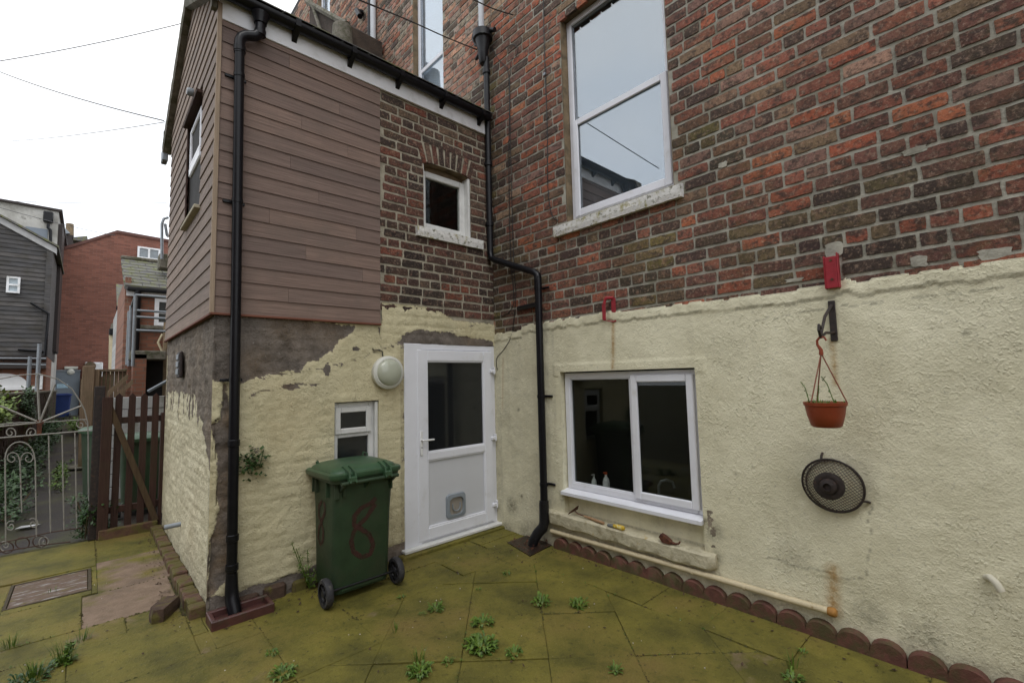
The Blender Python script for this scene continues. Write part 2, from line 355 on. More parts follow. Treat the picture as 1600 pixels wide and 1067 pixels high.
M_GLASS_F = glass_mat('frosted_glass', tint=(.5, .52, .52), rough=.25, dark=.55, dcol=(.022, .024, .026), ior=1.4)

def leaf_mat(name, a, b_):
    m, nt, b = new_mat(name); P = pos(nt)
    base = mixc(nt, ramp(nt, noise_n(nt, P, 30, 3), .35, .65), a, b_)
    nt.links.new(base, b.inputs['Base Color']); b.inputs['Roughness'].default_value = .5
    b.inputs['Subsurface Weight'].default_value = 0.0
    return m
M_LEAF = leaf_mat('weed_leaf', (.045, .090, .010), (.12, .20, .022))
M_LEAF2 = leaf_mat('dark_shrub_leaf', (.018, .048, .012), (.045, .10, .020))
M_LEAF3 = leaf_mat('bright_hedge_leaf', (.10, .17, .03), (.25, .33, .07))

def flag_mat():
    m, nt, b = new_mat('mossy_flagstone'); P = pos(nt)
    oi = N(nt, 'ShaderNodeObjectInfo'); sp = N(nt, 'ShaderNodeSeparateColor'); nt.links.new(oi.outputs['Color'], sp.inputs[0])
    stone = mixc(nt, ramp(nt, noise_n(nt, P, 9, 6), .3, .7), (.165, .112, .075), (.26, .185, .130))
    stone = mixc(nt, ramp(nt, noise_n(nt, P, 2.5, 5), .55, .66), stone, (.15, .105, .075))
    moss = mixc(nt, ramp(nt, noise_n(nt, P, 2.6, 8, .6), .33, .67), (.078, .072, .013), (.205, .176, .030))
    moss = mixc(nt, ramp(nt, noise_n(nt, P, 1.3, 6, .62), .50, .68), moss, (.165, .120, .032))
    moss = mixc(nt, 1.0, moss, mixc(nt, noise_n(nt, P, 85, 6, .8), (.55, .55, .55), (1.45, 1.45, 1.45)), 'MULTIPLY')
    moss = mixc(nt, mth(nt, 'MULTIPLY', ramp(nt, noise_n(nt, P, 24, 6, .75), .56, .68), .8), moss, (.038, .038, .010))
    moss = mixc(nt, mth(nt, 'MULTIPLY', ramp(nt, noise_n(nt, P, 5.5, 7, .7), .56, .66), .5), moss, (.075, .070, .013))
    k = mth(nt, 'ADD', mth(nt, 'MULTIPLY', sp.outputs[0], 1.0), mth(nt, 'MULTIPLY', mth(nt, 'SUBTRACT', noise_n(nt, P, 3.2, 7, .62), .5), 1.6))
    base = mixc(nt, ramp(nt, k, .36, .62), moss, stone)
    v = N(nt, 'ShaderNodeTexVoronoi'); v.inputs['Scale'].default_value = 45; nt.links.new(P, v.inputs['Vector'])
    base = mixc(nt, ramp(nt, v.outputs['Distance'], .075, .05), base, (.34, .30, .22))
    nt.links.new(base, b.inputs['Base Color']); b.inputs['Roughness'].default_value = .72; b.inputs['Specular IOR Level'].default_value = .35
    p = bump(nt, b, noise_n(nt, P, 14, 7, .7), .012); bump(nt, b, noise_n(nt, P, 130, 4, .7), .003, 1, p)
    return m
M_FLAG = flag_mat()

def farbrick_mat(name, c, mortar, w, h, ax):
    m, nt, b = new_mat(name); g = pos(nt)
    s = N(nt, 'ShaderNodeSeparateXYZ'); nt.links.new(g, s.inputs[0]); cb = N(nt, 'ShaderNodeCombineXYZ')
    nt.links.new(s.outputs[0 if ax == 'x' else 1], cb.inputs[0]); nt.links.new(s.outputs[2], cb.inputs[1])
    br = N(nt, 'ShaderNodeTexBrick'); br.inputs['Scale'].default_value = 1; br.inputs['Brick Width'].default_value = w; br.inputs['Row Height'].default_value = h
    br.inputs['Mortar Size'].default_value = .008; br.inputs['Mortar Smooth'].default_value = .3
    c = Vector(c)
    br.inputs['Color1'].default_value = (*(c * .78), 1); br.inputs['Color2'].default_value = (*(c * 1.25), 1); br.inputs['Mortar'].default_value = (*mortar, 1)
    nt.links.new(cb.outputs[0], br.inputs['Vector'])
    base = mixc(nt, 1.0, br.outputs['Color'], mixc(nt, noise_n(nt, g, .8, 6), (.7, .7, .7), (1.3, 1.3, 1.3)), 'MULTIPLY')
    nt.links.new(base, b.inputs['Base Color']); b.inputs['Roughness'].default_value = .85
    bump(nt, b, br.outputs['Fac'], .004, -1 + 1.99)
    return m

# ================================================================== GROUND
g = MB(); n = 30
g.add([(-60, -90, -.06), (60, -90, -.06), (60, 60, -.06), (-60, 60, -.06)], [(0, 1, 2, 3)])
g.build('ground', M_SOIL, kind='structure', label='dark soil ground under and around the yard')
al = MB()
al.add([(2.2, -2.95, -.03), (5.6, -2.95, -.03), (5.6, -8, .06), (2.2, -8, .06), (2.2, -24.2, .43), (7.5, -24.2, .43), (7.5, -8, .06)], [(0, 1, 2, 3), (3, 6, 5, 4)])
al.build('alley_path', M_ASPH, kind='structure', label='wet dark alley path running back behind the gates')

patio = thing('patio', (2, 1, 0), 'yard paved with olive mossy stone flags', None, None, 'structure')
bed = MB(); bed.add([(-.05, -2.95, -.012), (6.5, -2.95, -.012), (6.5, 7, -.012), (-.05, 7, -.012)], [(0, 1, 2, 3)])
bed.build('joint_bed', M_SOIL, patio)

def clip(poly, a, b, c):   # keep a*x+b*y<=c
    out = []
    for i in range(len(poly)):
        p, q = poly[i], poly[(i + 1) % len(poly)]; dp = a * p[0] + b * p[1] - c; dq = a * q[0] + b * q[1] - c
        if dp <= 0: out.append(p)
        if (dp < 0 < dq) or (dq < 0 < dp):
            t = dp / (dp - dq); out.append((p[0] + (q[0] - p[0]) * t, p[1] + (q[1] - p[1]) * t))
    return out
def area(p): return abs(sum(p[i][0] * p[(i + 1) % len(p)][1] - p[(i + 1) % len(p)][0] * p[i][1] for i in range(len(p)))) / 2
def inset(poly, d):
    A = sum(poly[i][0] * poly[(i + 1) % len(poly)][1] - poly[(i + 1) % len(poly)][0] * poly[i][1] for i in range(len(poly)))
    if A < 0: poly = poly[::-1]
    r = poly
    n0 = len(poly)
    for i in range(n0):
        p, q = Vector(poly[i]), Vector(poly[(i + 1) % n0]); e = (q - p)
        if e.length < 1e-5: continue
        e.normalize(); nn = Vector((e.y, -e.x)); r = clip(r, nn.x, nn.y, nn.dot(p) - d)
        if len(r) < 3: return []
    return r
def flag(poly, clean=0.0, gap=.0016, lift=None):
    p = inset(poly, gap)
    if len(p) < 3 or area(p) < .004: return
    cx = sum(q[0] for q in p) / len(p); cy = sum(q[1] for q in p) / len(p)
    # ragged chipped edge
    ed = []
    for i in range(len(p)):
        a, b = Vector(p[i]), Vector(p[(i + 1) % len(p)]); k = max(1, int((b - a).length / .07))
        for j in range(k):
            t = a.lerp(b, j / k); w = .0035
            ed.append(Vector((t.x + nz1(t.x, t.y, 3, 23) * w, t.y + nz1(t.x, t.y, 9, 23) * w)))
    if lift is None: lift = rnd(-.005, .005)
    tx, ty = rnd(-.008, .008), rnd(-.008, .008)
    zz = lambda x, y: lift + (x - cx) * tx + (y - cy) * ty + .003 * nz1(x, y, 0, 3)
    c = Vector((cx, cy)); n = len(ed); m = MB()
    r0 = [(e.x, e.y, -.05) for e in ed]; r1 = [(e.x, e.y, zz(e.x, e.y) - .002) for e in ed]
    ins = [e + (c - e).normalized() * .008 for e in ed]; r2 = [(e.x, e.y, zz(e.x, e.y)) for e in ins]
    vs = r0 + r1 + r2
    fs = [(k * n + i, k * n + (i + 1) % n, (k + 1) * n + (i + 1) % n, (k + 1) * n + i) for k in range(2) for i in range(n)]
    fs.append(tuple(2 * n + i for i in range(n)))
    m.add(vs, fs); o = m.build('flagstone', M_FLAG, patio); o.color = (clean, rnd(0, 1), rnd(0, 1), 1)
def rect(x0, x1, y0, y1, clean=0.0): flag([(x0, y0), (x1, y0), (x1, y1), (x0, y1)], clean)
# left strip behind and beside the extension corner
rect(3.22, 3.90, -2.85, -1.86, .05); rect(3.90, 4.6, -2.85, -1.86); rect(2.76, 3.22, -2.85, -1.95, .12)
rect(3.74, 4.4, -1.86, -1.12); rect(2.76, 3.22, -1.95, -1.08, .55)
rect(3.22, 3.255, -1.86, -1.12, 0)
rect(3.31, 3.80, -1.12, -.45); rect(3.80, 4.5, -1.12, -.45); rect(2.78, 3.31, -1.08, -.44, .68)
rect(3.255, 3.74, -1.21, -1.12); rect(3.255, 3.74, -1.86, -1.80)
rect(3.09, 3.74, -.45, -.15, .28); rect(2.79, 3.09, -.44, -.15, .40); rect(3.74, 4.5, -.45, -.15)
rect(2.78, 3.37, -.15, .49, .12); rect(3.37, 4.0, -.15, .26); rect(3.37, 4.0, .26, .82)
rect(4.0, 4.7, -.15, .82)
rect(2.70, 2.78, -.15, .20, .2); rect(2.66, 2.78, .20, .49, .2)
for i, (x0, x1) in enumerate(((3.14, 3.8), (3.8, 4.5), (2.45, 3.14))):
    rect(x0, x1, .49 if x1 < 3.2 else (.49 if x0 < 3.3 else .82), 1.15 + .0 * i, rnd(0, .15))
# band along the extension wall and along the house wall
xs = [.49, 1.02, 1.33, 1.95, 2.45]
rect(.02, .49, .30, .92, .15); rect(.02, .45, .92, 1.55, .1); rect(.49, 1.02, .06, .41, .12); rect(.49, 1.02, .41, .93 - .19, .1)
rect(1.02, 1.95, .74 - .42, .74, .1); rect(1.95, 2.45, .12, .74, .1); rect(1.95, 2.45, .74, 1.15, .05)
rect(1.02, 1.95, -.05, .32, .1); rect(1.95, 2.70, -.04, .12, .1); rect(.02, .49, -.02, .30, .1); rect(2.45, 2.70, .12, .49, .1)
ys = [1.55, 2.03, 2.46, 2.95, 3.50, 4.1, 4.8, 5.5]
for a, b in zip(ys, ys[1:]): rect(.04, .44, a, b, rnd(0, .2))
rect(.44, 1.10, 2.90, 3.5, .1)
# 45 degree field
fld = dict(x0=.44, x1=2.45, y0=.74, y1=5.6)
u = Vector((cos(radians(48)), sin(radians(48)))); w_ = Vector((-u.y, u.x)); L = .50
O0 = Vector((1.01, 1.61))
for i in range(-9, 12):
    for j in range(-9, 10):
        sh = .0
        a = O0 + u * (i * L + sh) + w_ * (j * L); quad = [a, a + u * L, a + u * L + w_ * L, a + w_ * L]; quad = [(q.x, q.y) for q in quad]
        x1_ = 2.45 if quad[0][1] < 1.15 else 3.3
        for (ca, cb, cc) in ((-1, 0, -.44), (1, 0, 2.45), (0, -1, -.74), (0, 1, 5.6)):
            quad = clip(quad, ca, cb, cc)
            if len(quad) < 3: break
        if len(quad) < 3: continue
        # square insets seen in the field
        if quad and area(quad) > .012: flag(quad, rnd(0, .10) + (.25 if rnd(0, 1) < .12 else 0))
for a, b in ((1.15, 1.8), (1.8, 2.5), (2.5, 3.2), (3.2, 4), (4, 5)):
    rect(2.45, 3.1, a, b); rect(3.1, 3.8, a, b); rect(3.8, 4.5, a, b)
# moss, dead leaves and chips in the joints
def leafquad(m, p, l, w, ang, tilt, c=None, bend=.3):
    d = Vector((cos(ang) * cos(tilt), sin(ang) * cos(tilt), sin(tilt))); s = Vector((-sin(ang), cos(ang), 0)); up = d.cross(s) * -1
    q1 = p + d * l * .5 + s * w * .5; q2 = p + d * l * .5 - s * w * .5; e = p + d * l - up * l * bend * .3
    mid = p + d * l * .5 - up * w * .12
    m.add([p, q2, mid, q1, e], [(0, 1, 2), (0, 2, 3), (1, 4, 2), (2, 4, 3)], False, c)
deb = MB()
for k in range(560):
    r = random.random()
    if r < .30: x, y = rnd(1.2, 2.65), abs(random.gauss(0.08, .12)) + .04
    elif r < .45: x, y = 2.78 + abs(random.gauss(0, .06)), rnd(-2.6, .1)
    elif r < .62: x, y = rnd(.0, .7), rnd(.15, 1.0)
    elif r < .72: x, y = .07 + abs(random.gauss(0, .06)), rnd(.9, 4)
    else: x, y = rnd(.1, 3.6), rnd(-1, 3.4)
    if x > 2.7 and y < .1 and x < 2.76: x += .1
    leafquad(deb, Vector((x, y, .006)), rnd(.008, .036), rnd(.006, .020), rnd(0, 6.28), rnd(-.1, .4), None, rnd(-.8, .8))
mc = MB()
for fl_ in [o for o in patio.children if o.name.startswith('flagstone')]:
    vv = [v.co + patio.location for v in fl_.data.vertices if v.co.z > -.02]
    ne = len(vv) // 2; ring_ = vv[:ne]
    for i in range(len(ring_)):
        a_, b_ = ring_[i], ring_[(i + 1) % len(ring_)]
        if (a_ - b_).length > .12: continue
        for q_ in range(3):
            p_ = a_.lerp(b_, random.random())
            if nz1(p_.x, p_.y, 2, 2.2) < -.05 or random.random() < .35: continue
            r_ = rnd(.004, .011); p_ = Vector((p_.x + rnd(-.006, .006), p_.y + rnd(-.006, .006), rnd(-.004, .002)))
            t_ = rnd(0, 1); mc.add([p_ + Vector((r_ * cos(t_ + k_ * 1.257) * rnd(.7, 1.3), r_ * sin(t_ + k_ * 1.257) * rnd(.7, 1.3), -.002)) for k_ in range(5)] + [p_ + Vector((0, 0, r_ * rnd(.25, .55)))], [(k_, (k_ + 1) % 5, 5) for k_ in range(5)], True)
js = MB()
for fl_ in [o for o in patio.children if o.name.startswith('flagstone')]:
    vv = [v.co + patio.location for v in fl_.data.vertices if v.co.z > -.02]; ne = len(vv) // 2
    for p_ in vv[:ne]:
        if nz1(p_.x, p_.y, 7, 1.4) > .12 and random.random() < .30:
            for q_ in range(random.randint(2, 7)): leafquad(js, Vector((p_.x + rnd(-.008, .008), p_.y + rnd(-.008, .008), 0)), rnd(.006, .02), rnd(.003, .007), rnd(0, 6.28), rnd(.1, 1.2))
js.build('joint_sprouts', M_LEAF, kind='stuff', label='tiny green seedlings sprouting along the paving joints', cat='seedlings')
mc.build('joint_moss', mat('joint_moss', (.075, .072, .018), .95, .45, 30, bmp=.003, bs=150, c2=(.05, .035, .015), t2=(.5, .6), s2=6), kind='stuff', label='small cushions of moss and dirt filling the paving joints', cat='moss')
deb.build('dead_leaves', M_LEAFD, kind='stuff', label='scatter of small dead brown leaves on the mossy paving', cat='litter')
chips = MB()
for k in range(110):
    x, y = rnd(.1, 3.6), rnd(-1.5, 3.2); s_ = rnd(.0015, .0042)
    if x < 2.7 and y < .1: continue
    chips.box(x - s_, x + s_ * .7, y - s_ * .8, y + s_, .001, .004 + s_, 0, None)
chips.build('stone_chips', M_PEB, kind='stuff', label='pale grit and paint chips scattered on the mossy paving', cat='grit')

# ================================================================== BRICK MAKING
def brick_mesh(L_, H_, D_, seed, name='brick'):
    rs = random.Random(seed); nx, nz_ = (7, 3); vs = []; fs = []; off = seed * 3.7
    def P(i, j, depth=0.0):
        x = (i / nx - .5) * L_; z = (j / nz_ - .5) * H_
        e = (.0010 if i in (0, nx) else 0) + (.0008 if j in (0, nz_) else 0)
        x += nz1(x, z, off, 30) * .005; z += nz1(x, z, off + 9, 16) * .0055
        if i == 0 and j in (0, nz_): x += rs.uniform(0, .004)
        if i == nx and j in (0, nz_): x -= rs.uniform(0, .004)
        return Vector((x, -D_ / 2 + e + fbm(x, z, off, 38, 3) * .0026, z))
    for j in range(nz_ + 1):
        for i in range(nx + 1): vs.append(P(i, j))
    for j in range(nz_):
        for i in range(nx):
            a = j * (nx + 1) + i; fs.append((a, a + 1, a + nx + 2, a + nx + 1))
    per = [i for i in range(nx + 1)] + [(j + 1) * (nx + 1) - 1 for j in range(1, nz_ + 1)] + [nz_ * (nx + 1) + i for i in range(nx - 1, -1, -1)] + [j * (nx + 1) for j in range(nz_ - 1, 0, -1)]
    b = len(vs); vs += [Vector((vs[k].x, D_ / 2, vs[k].z)) for k in per]; m = len(per)
    for k in range(m): fs.append((per[(k + 1) % m], per[k], b + k, b + (k + 1) % m))
    return vs, fs
STR = [brick_mesh(1.0, 1.0, 1.0, s) for s in range(1)]
def mk_variants(L_, H_, D_, k, base):
    r = []
    for i in range(k):
        vs, fs = brick_mesh(L_, H_, D_, base + i); me = bpy.data.meshes.new('brick'); me.from_pydata([tuple(v) for v in vs], [], fs)
        bm = bmesh.new(); bm.from_mesh(me); bmesh.ops.recalc_face_normals(bm, faces=bm.faces); bm.to_mesh(me); bm.free()
        me.polygons.foreach_set('use_smooth', [True] * len(me.polygons)); me.set_sharp_from_angle(angle=radians(50)); r.append((me, vs, fs))
    return r
DEP = .03
V_S = mk_variants(.232, .0695, DEP, 14, 1); V_H = mk_variants(.109, .0695, DEP, 8, 40)
PAL_A = [((.30, .088, .048), 18), ((.36, .120, .060), 10), ((.225, .085, .056), 30), ((.155, .074, .054), 28), ((.065, .042, .034), 13), ((.18, .12, .075), 8), ((.34, .22, .15), 4), ((.21, .12, .095), 12)]
PAL_B = [((.17, .055, .034), 8), ((.11, .046, .034), 26), ((.070, .040, .031), 36), ((.038, .027, .023), 24), ((.12, .08, .055), 8), ((.28, .14, .06), 1.5)]
PAL_M = [((.12, .085, .042), 12), ((.085, .06, .038), 12), ((.13, .105, .04), 6), ((.15, .08, .05), 8), ((.05, .042, .03), 8)]
PAL_L = [((.26, .085, .050), 10), ((.19, .075, .052), 26), ((.125, .062, .048), 30), ((.058, .038, .032), 22), ((.12, .09, .05), 8)]
PAL_P = [((.42, .23, .16), 10), ((.34, .18, .13), 10), ((.08, .06, .05), 5), ((.30, .24, .19), 8), ((.30, .10, .06), 4)]
def pick(pal, rs):
    t = rs.uniform(0, sum(w for _, w in pal)); 
    for c, w in pal:
        t -= w
        if t <= 0: break
    k = rs.uniform(.8, 1.2); return (c[0] * k, c[1] * k * rs.uniform(.93, 1.07), c[2] * k, 1)
def courses(lo, hi, z0, z1, ch, holes, seed, every=5, joint=.016, Ls=.2495, Lh=.125):
    rs = random.Random(seed); out = []; k = 0; z = z0
    while z + ch * .5 < z1:
        zc = z + ch / 2; header = (k % every) == 3; p = lo - rs.uniform(0, .2)
        while p < hi:
            Ln = Lh if (header or rs.random() < .06) else Ls; Ln *= rs.uniform(.95, 1.05)
            segs = [(max(p, lo), min(p + Ln - joint, hi))]
            for (h0, h1, hz0, hz1) in holes(zc):
                ns = []
                for a, b in segs:
                    if b <= h0 or a >= h1: ns.append((a, b))
                    else:
                        if a < h0: ns.append((a, h0 - .004))
                        if b > h1: ns.append((h1 + .004, b))
                segs = ns
            for a, b in segs:
                if b - a > .035: out.append((a, b, zc))
            p += Ln
        z += ch; k += 1
    return out

# ================================================================== MAIN HOUSE (wall A, x = 0)
house = thing('terraced_house', (0, 2.5, 0), 'old red brick house with cream painted lower wall and white windows', 'house')
YR = 6.4; ZT = 10.5; YL = -9.0
W1 = (1.105, 2.21, 3.085, 5.16)     # sash window opening  y0 y1 z0 z1
W2 = (-1.70, -.93, 5.0, 7.6)
W3 = (-5.6, -4.9, 7.2, 10.4)
def holesA(zc):
    h = []
    if W1[2] - .11 < zc < W1[3]: h.append((W1[0] - (.14 if zc < W1[2] else 0), W1[1] + (.06 if zc < W1[2] else 0), 0, 0))
    for w in (W2, W3):
        if w[2] < zc < w[3]: h.append((w[0], w[1], 0, 0))
    return h
# mortar backing, cut round the openings (front at x=-0.008 behind brick faces)
mor = MB()
XM = -.0012
def grid_wall(m, plane, us, vs_, hole, disp, colr):
    idx = {}; base = len(m.v); P = []; C = []
    for i, a in enumerate(us):
        for j, b in enumerate(vs_):
            d = disp(a, b); idx[i, j] = len(P)
            P.append((d, a, b) if plane == 'x' else (a, d, b)); C.append(colr(a, b))
    fs = []
    for i in range(len(us) - 1):
        for j in range(len(vs_) - 1):
            ca, cb = (us[i] + us[i + 1]) / 2, (vs_[j] + vs_[j + 1]) / 2
            if hole(ca, cb): continue
            f = (idx[i, j], idx[i + 1, j], idx[i + 1, j + 1], idx[i, j + 1]); fs.append(f)
    b = len(m.v); m.v += [Vector(p) for p in P]; m.c += C; m.f += [tuple(q + b for q in f) for f in fs]; m.sm += [True] * len(fs)
def span(a, b, step, extra=()):
    n = max(1, round((b - a) / step)); s = [a + (b - a) * i / n for i in range(n + 1)]
    for e in extra:
        if a < e < b:
            k = min(range(len(s)), key=lambda i: abs(s[i] - e)); s[k] = e
    return sorted(set(s))
def hA(a, b):
    for w in (W1, W2, W3):
        if w[0] < a < w[1] and w[2] < b < w[3]: return True
    return False
grid_wall(mor, 'x', span(YL, -.3, .1, (W2[0], W2[1], W3[0], W3[1])) + span(-.3, 4.2, .022, (W1[0], W1[1]))[1:] + span(4.2, YR, .1)[1:],
          span(2.0, 5.6, .022, (W1[2], W1[3], W2[2])) + span(5.6, ZT, .1, (W2[3], W3[2], W3[3]))[1:], hA,
          lambda a, b: XM + .0015 * fbm(a, b, 0, 12, 4), lambda a, b: (1, 1, 1, 1))
brickwall = mor.build('brick_wall', M_MORTAR, house)
def place_bricks(lst, plane, parent, matl, pal, seed, limit=300, off=0.0, stuffmat=None, palf=None, jit=.002):
    rs = random.Random(seed); scored = []
    for (a, b, z) in lst:
        c = (a + b) / 2; p = (off, c, z) if plane == 'x' else (c, off, z); q = proj(p)
        s = -1
        if q and -60 < q[0] < 1660 and -60 < q[1] < 1130:
            d = (Vector(p) - CAM).length; nrm = abs((Vector(p) - CAM).normalized()[0 if plane == 'x' else 1]); s = (b - a) * nrm / d ** 2
        scored.append((s, a, b, z))
    scored.sort(reverse=True); rot = pi / 2 if plane == 'x' else pi
    st = MB(); wl = WLOC[parent.name]
    for k, (s, a, b, z) in enumerate(scored):
        z += .0045 * nz1((a + b) / 2, z, 0, .9) + .002 * nz1(a, z, 4, 5); ln = b - a; Vv = V_S if ln > .165 else V_H; nominal = .232 if ln > .165 else .109; me, vs, fs = Vv[rs.randrange(len(Vv))]
        c = (a + b) / 2; dj = rs.uniform(-jit, jit); cc = pick(palf(c, z) if palf else pal, rs)
        p = Vector((off - DEP / 2 + .006 + dj, c, z)) if plane == 'x' else Vector((c, off - DEP / 2 + .006 + dj, z))
        sx = ln / nominal * (1 if rs.random() < .5 else 1); fl = rs.random() < .5
        if k < limit and s > 0:
            o = bpy.data.objects.new('brick', me); col.objects.link(o); o.parent = parent; o.location = p - wl
            o.rotation_euler = (0, 0, rot); o.scale = (sx, 1, rs.uniform(.95, 1.03)); o.color = cc
            if not me.materials: me.materials.append(matl)
        else:
            R_ = Matrix.Rotation(rot, 3, 'Z'); st.add([p + R_ @ Vector((v.x * sx, v.y, v.z)) for v in vs], fs, True, cc)
    if st.v: st.build('brick_mass', stuffmat or M_BRICKS, parent, kind='stuff', attr='tint')
lstA = courses(YL, YR, 2.068, ZT, .0925, holesA, 5)
lstA = [q for q in lstA if not (q[2] < 2.16 and q[0] > 4.2)]
def palA(c, z):
    if c < -.05: return PAL_P
    if c < .10 + .22 * abs(nz1(z, 0, 0, 1.5)) or nz1(c, z, 4, 1.3) > .48: return PAL_M
    if z < 2.75 + .35 * nz1(c, 3, 3, .9): return PAL_L
    return PAL_A
place_bricks(lstA, 'x', brickwall, M_BRICK, PAL_A, 21, 300, 0.0, palf=palA)
# smeared repair patches of mortar on the face
for (u_, v_, ru, rv_) in ((1303, 390, .042, .045), (1430, 236, .05, .02), (1556, 397, .06, .028), (1436, 408, .035, .03), (1241, 438, .05, .012), (1130, 258, .03, .02)):
    p = onx(u_, v_); nn = 18; pm = MB()
    ring = [(.0075, p.y + max(-1, min(1, 1.3 * cos(t))) * ru * (1 + .35 * nz1(t, u_, 0, 1.6)), p.z + max(-1, min(1, 1.3 * sin(t))) * rv_ * (1 + .35 * nz1(t, u_, 5, 1.6))) for k, t in enumerate([2 * pi * i / nn for i in range(nn)])]
    pm.add([(.0085, p.y, p.z)] + ring + [(-.01, r[1], r[2]) for r in ring], [(0, 1 + i, 1 + (i + 1) % nn) for i in range(nn)] + [(1 + i, nn + 1 + i, nn + 1 + (i + 1) % nn, 1 + (i + 1) % nn) for i in range(nn)], False)
    pm.build('mortar_patch', M_MORTAR, brickwall)

# --- cream rendered base of the house wall
K = (.965, 2.30, .30, 1.645)      # recess for the kitchen window
def topA(y):
    t = 2.135 + .02 * sin(y * 1.3) + .022 * nz1(y, 1.7, 0, 3.0) + .018 * nz1(y, 4, 0, 13) + (.012 if y > 3.2 else 0)
    if y < .45: t -= .04 + .06 * max(0, nz1(y, 3, 0, 9))
    return t
def lip(y): return topA(y) - .085 - .012 * nz1(y, 8, 0, 4)
def dispA(y, z):
    t = topA(y)
    if z > t: return -.03
    if 2.93 < y < 3.27 and .35 < z < .78: return .015 + .0012 * fbm(y, z, 0, 5, 3)
    d = .012 + .0028 * fbm(y, z, 0, 6, 4) + .0010 * fbm(y, z * 1.4, 3, 42, 3)
    if z > lip(y): d += .007 + .004 * fbm(y, z, 3, 16, 3)
    if t - z < .012: d -= .004
    e = max(abs(y - (K[0] + K[1]) / 2) - (K[1] - K[0]) / 2, abs(z - (K[2] + K[3]) / 2) - (K[3] - K[2]) / 2)
    if 0 <= e < .075 and z > 1.6: d += .005
    return d
def seg_d(p, a, b):
    a = Vector(a); b = Vector(b); p = Vector(p); t = max(0, min(1, (p - a).dot(b - a) / max(1e-9, (b - a).length_squared))); return (p - (a + (b - a) * t)).length
def A2(u_, v_, x=0.012):
    p = onx(u_, v_, x); return (p.y, p.z)
def B2(u_, v_, y=0.012):
    p = ony(u_, v_, y); return (p.x, p.z)
def C2(u_, v_, x=2.68):
    p = onx(u_, v_, x); return (p.y, p.z)
RUST = [(A2(958, 505), A2(958, 575), .018, .9), (A2(1300, 532), A2(1306, 600), .016, .8), (A2(1302, 890), A2(1302, 955), .035, .9), (A2(786, 560), A2(785, 640), .012, .6), (A2(1078, 848), A2(1010, 846), .02, .35)]
CRK = [[A2(1362, 790), A2(1357, 812), A2(1361, 850), A2(1354, 900)], [A2(1262, 885), A2(1330, 905), A2(1356, 903)], [A2(775, 520), A2(800, 512)], [A2(1180, 500), A2(1290, 482), A2(1450, 462), A2(1600, 448)], [A2(1200, 870), A2(1265, 890)]]
GR_A = [(A2(905, 800), .05, .45), (A2(1100, 815), .05, .6), (A2(1010, 830), .12, .3), (A2(1180, 930), .10, .4), (A2(1450, 1000), .16, .35), (A2(1360, 960), .12, .4), (A2(1115, 830), .10, .55), (A2(1120, 870), .07, .5), (A2(800, 790), .14, .55), (A2(780, 740), .06, .3), (A2(1240, 870), .16, .22), (A2(810, 640), .03, .6), (A2(815, 775), .03, .7), (A2(1510, 520), .03, .4), (A2(1150, 740), .02, .4), (A2(858, 800), .1, .5)]
def maskA(y, z):
    r = gr = b = 0.0
    for (p, q, w, s) in RUST:
        d = seg_d((y, z), p, q)
        if d < w * 2.2: b = max(b, s * max(0, 1 - d / (w * 1.6)))
    for (p, w, s) in GR_A:
        d = (Vector((y, z)) - Vector(p)).length
        if d < w: gr = max(gr, s * (1 - d / w) * 1.6)
    gr = max(gr, .95 * max(0, (.20 - z) / .20) * (.6 + .8 * nz1(y, z, 2, 5)), .5 * max(0, (.5 - z) / .5) * max(0, .2 + nz1(y, z, 6, 3)))
    if z < .53 and .9 < y < 2.4: gr = max(gr, .45 * max(0, .3 + nz1(y, z * .3, 9, 9)))
    if .10 < y < .9: gr = max(gr, .28 * max(0, fbm(y, z, 12, 4, 4) + .2))  # greyer mottling from the inner corner to just past the pipe
    gr = max(gr, .18 * max(0, fbm(y, z, 7, 2.2, 4)))
    if z > topA(y) - .012: gr = max(gr, .5)
    if y < .1: gr = max(gr, .25)  # darker tone along the inner corner
    if abs(z - lip(y)) < .012 and nz1(y, 3, 1, 3) > -.2: gr = max(gr, .45)
    for c_ in CRK:
        for a, q in zip(c_, c_[1:]):
            if seg_d((y + .012 * nz1(y, z, 0, 14), z + .012 * nz1(y, z, 6, 14)), a, q) < .004 + .008 * nz1(y, z, 0, 9): gr = max(gr, .6)
    if abs(y - 2.36) < .03 and .35 < z < .62 and nz1(y, z, 5, 16) > 0: r = .62
    return (r, gr, b, 1)
wa = MB()
grid_wall(wa, 'x', span(-.03, 4.25, .0125, (K[0], K[1])) + span(4.25, YR, .08)[1:], span(-.05, 2.30, .0125, (K[2], K[3])),
          lambda a, b: K[0] < a < K[1] and K[2] < b < K[3] or b > topA(a) + .03, dispA, maskA)
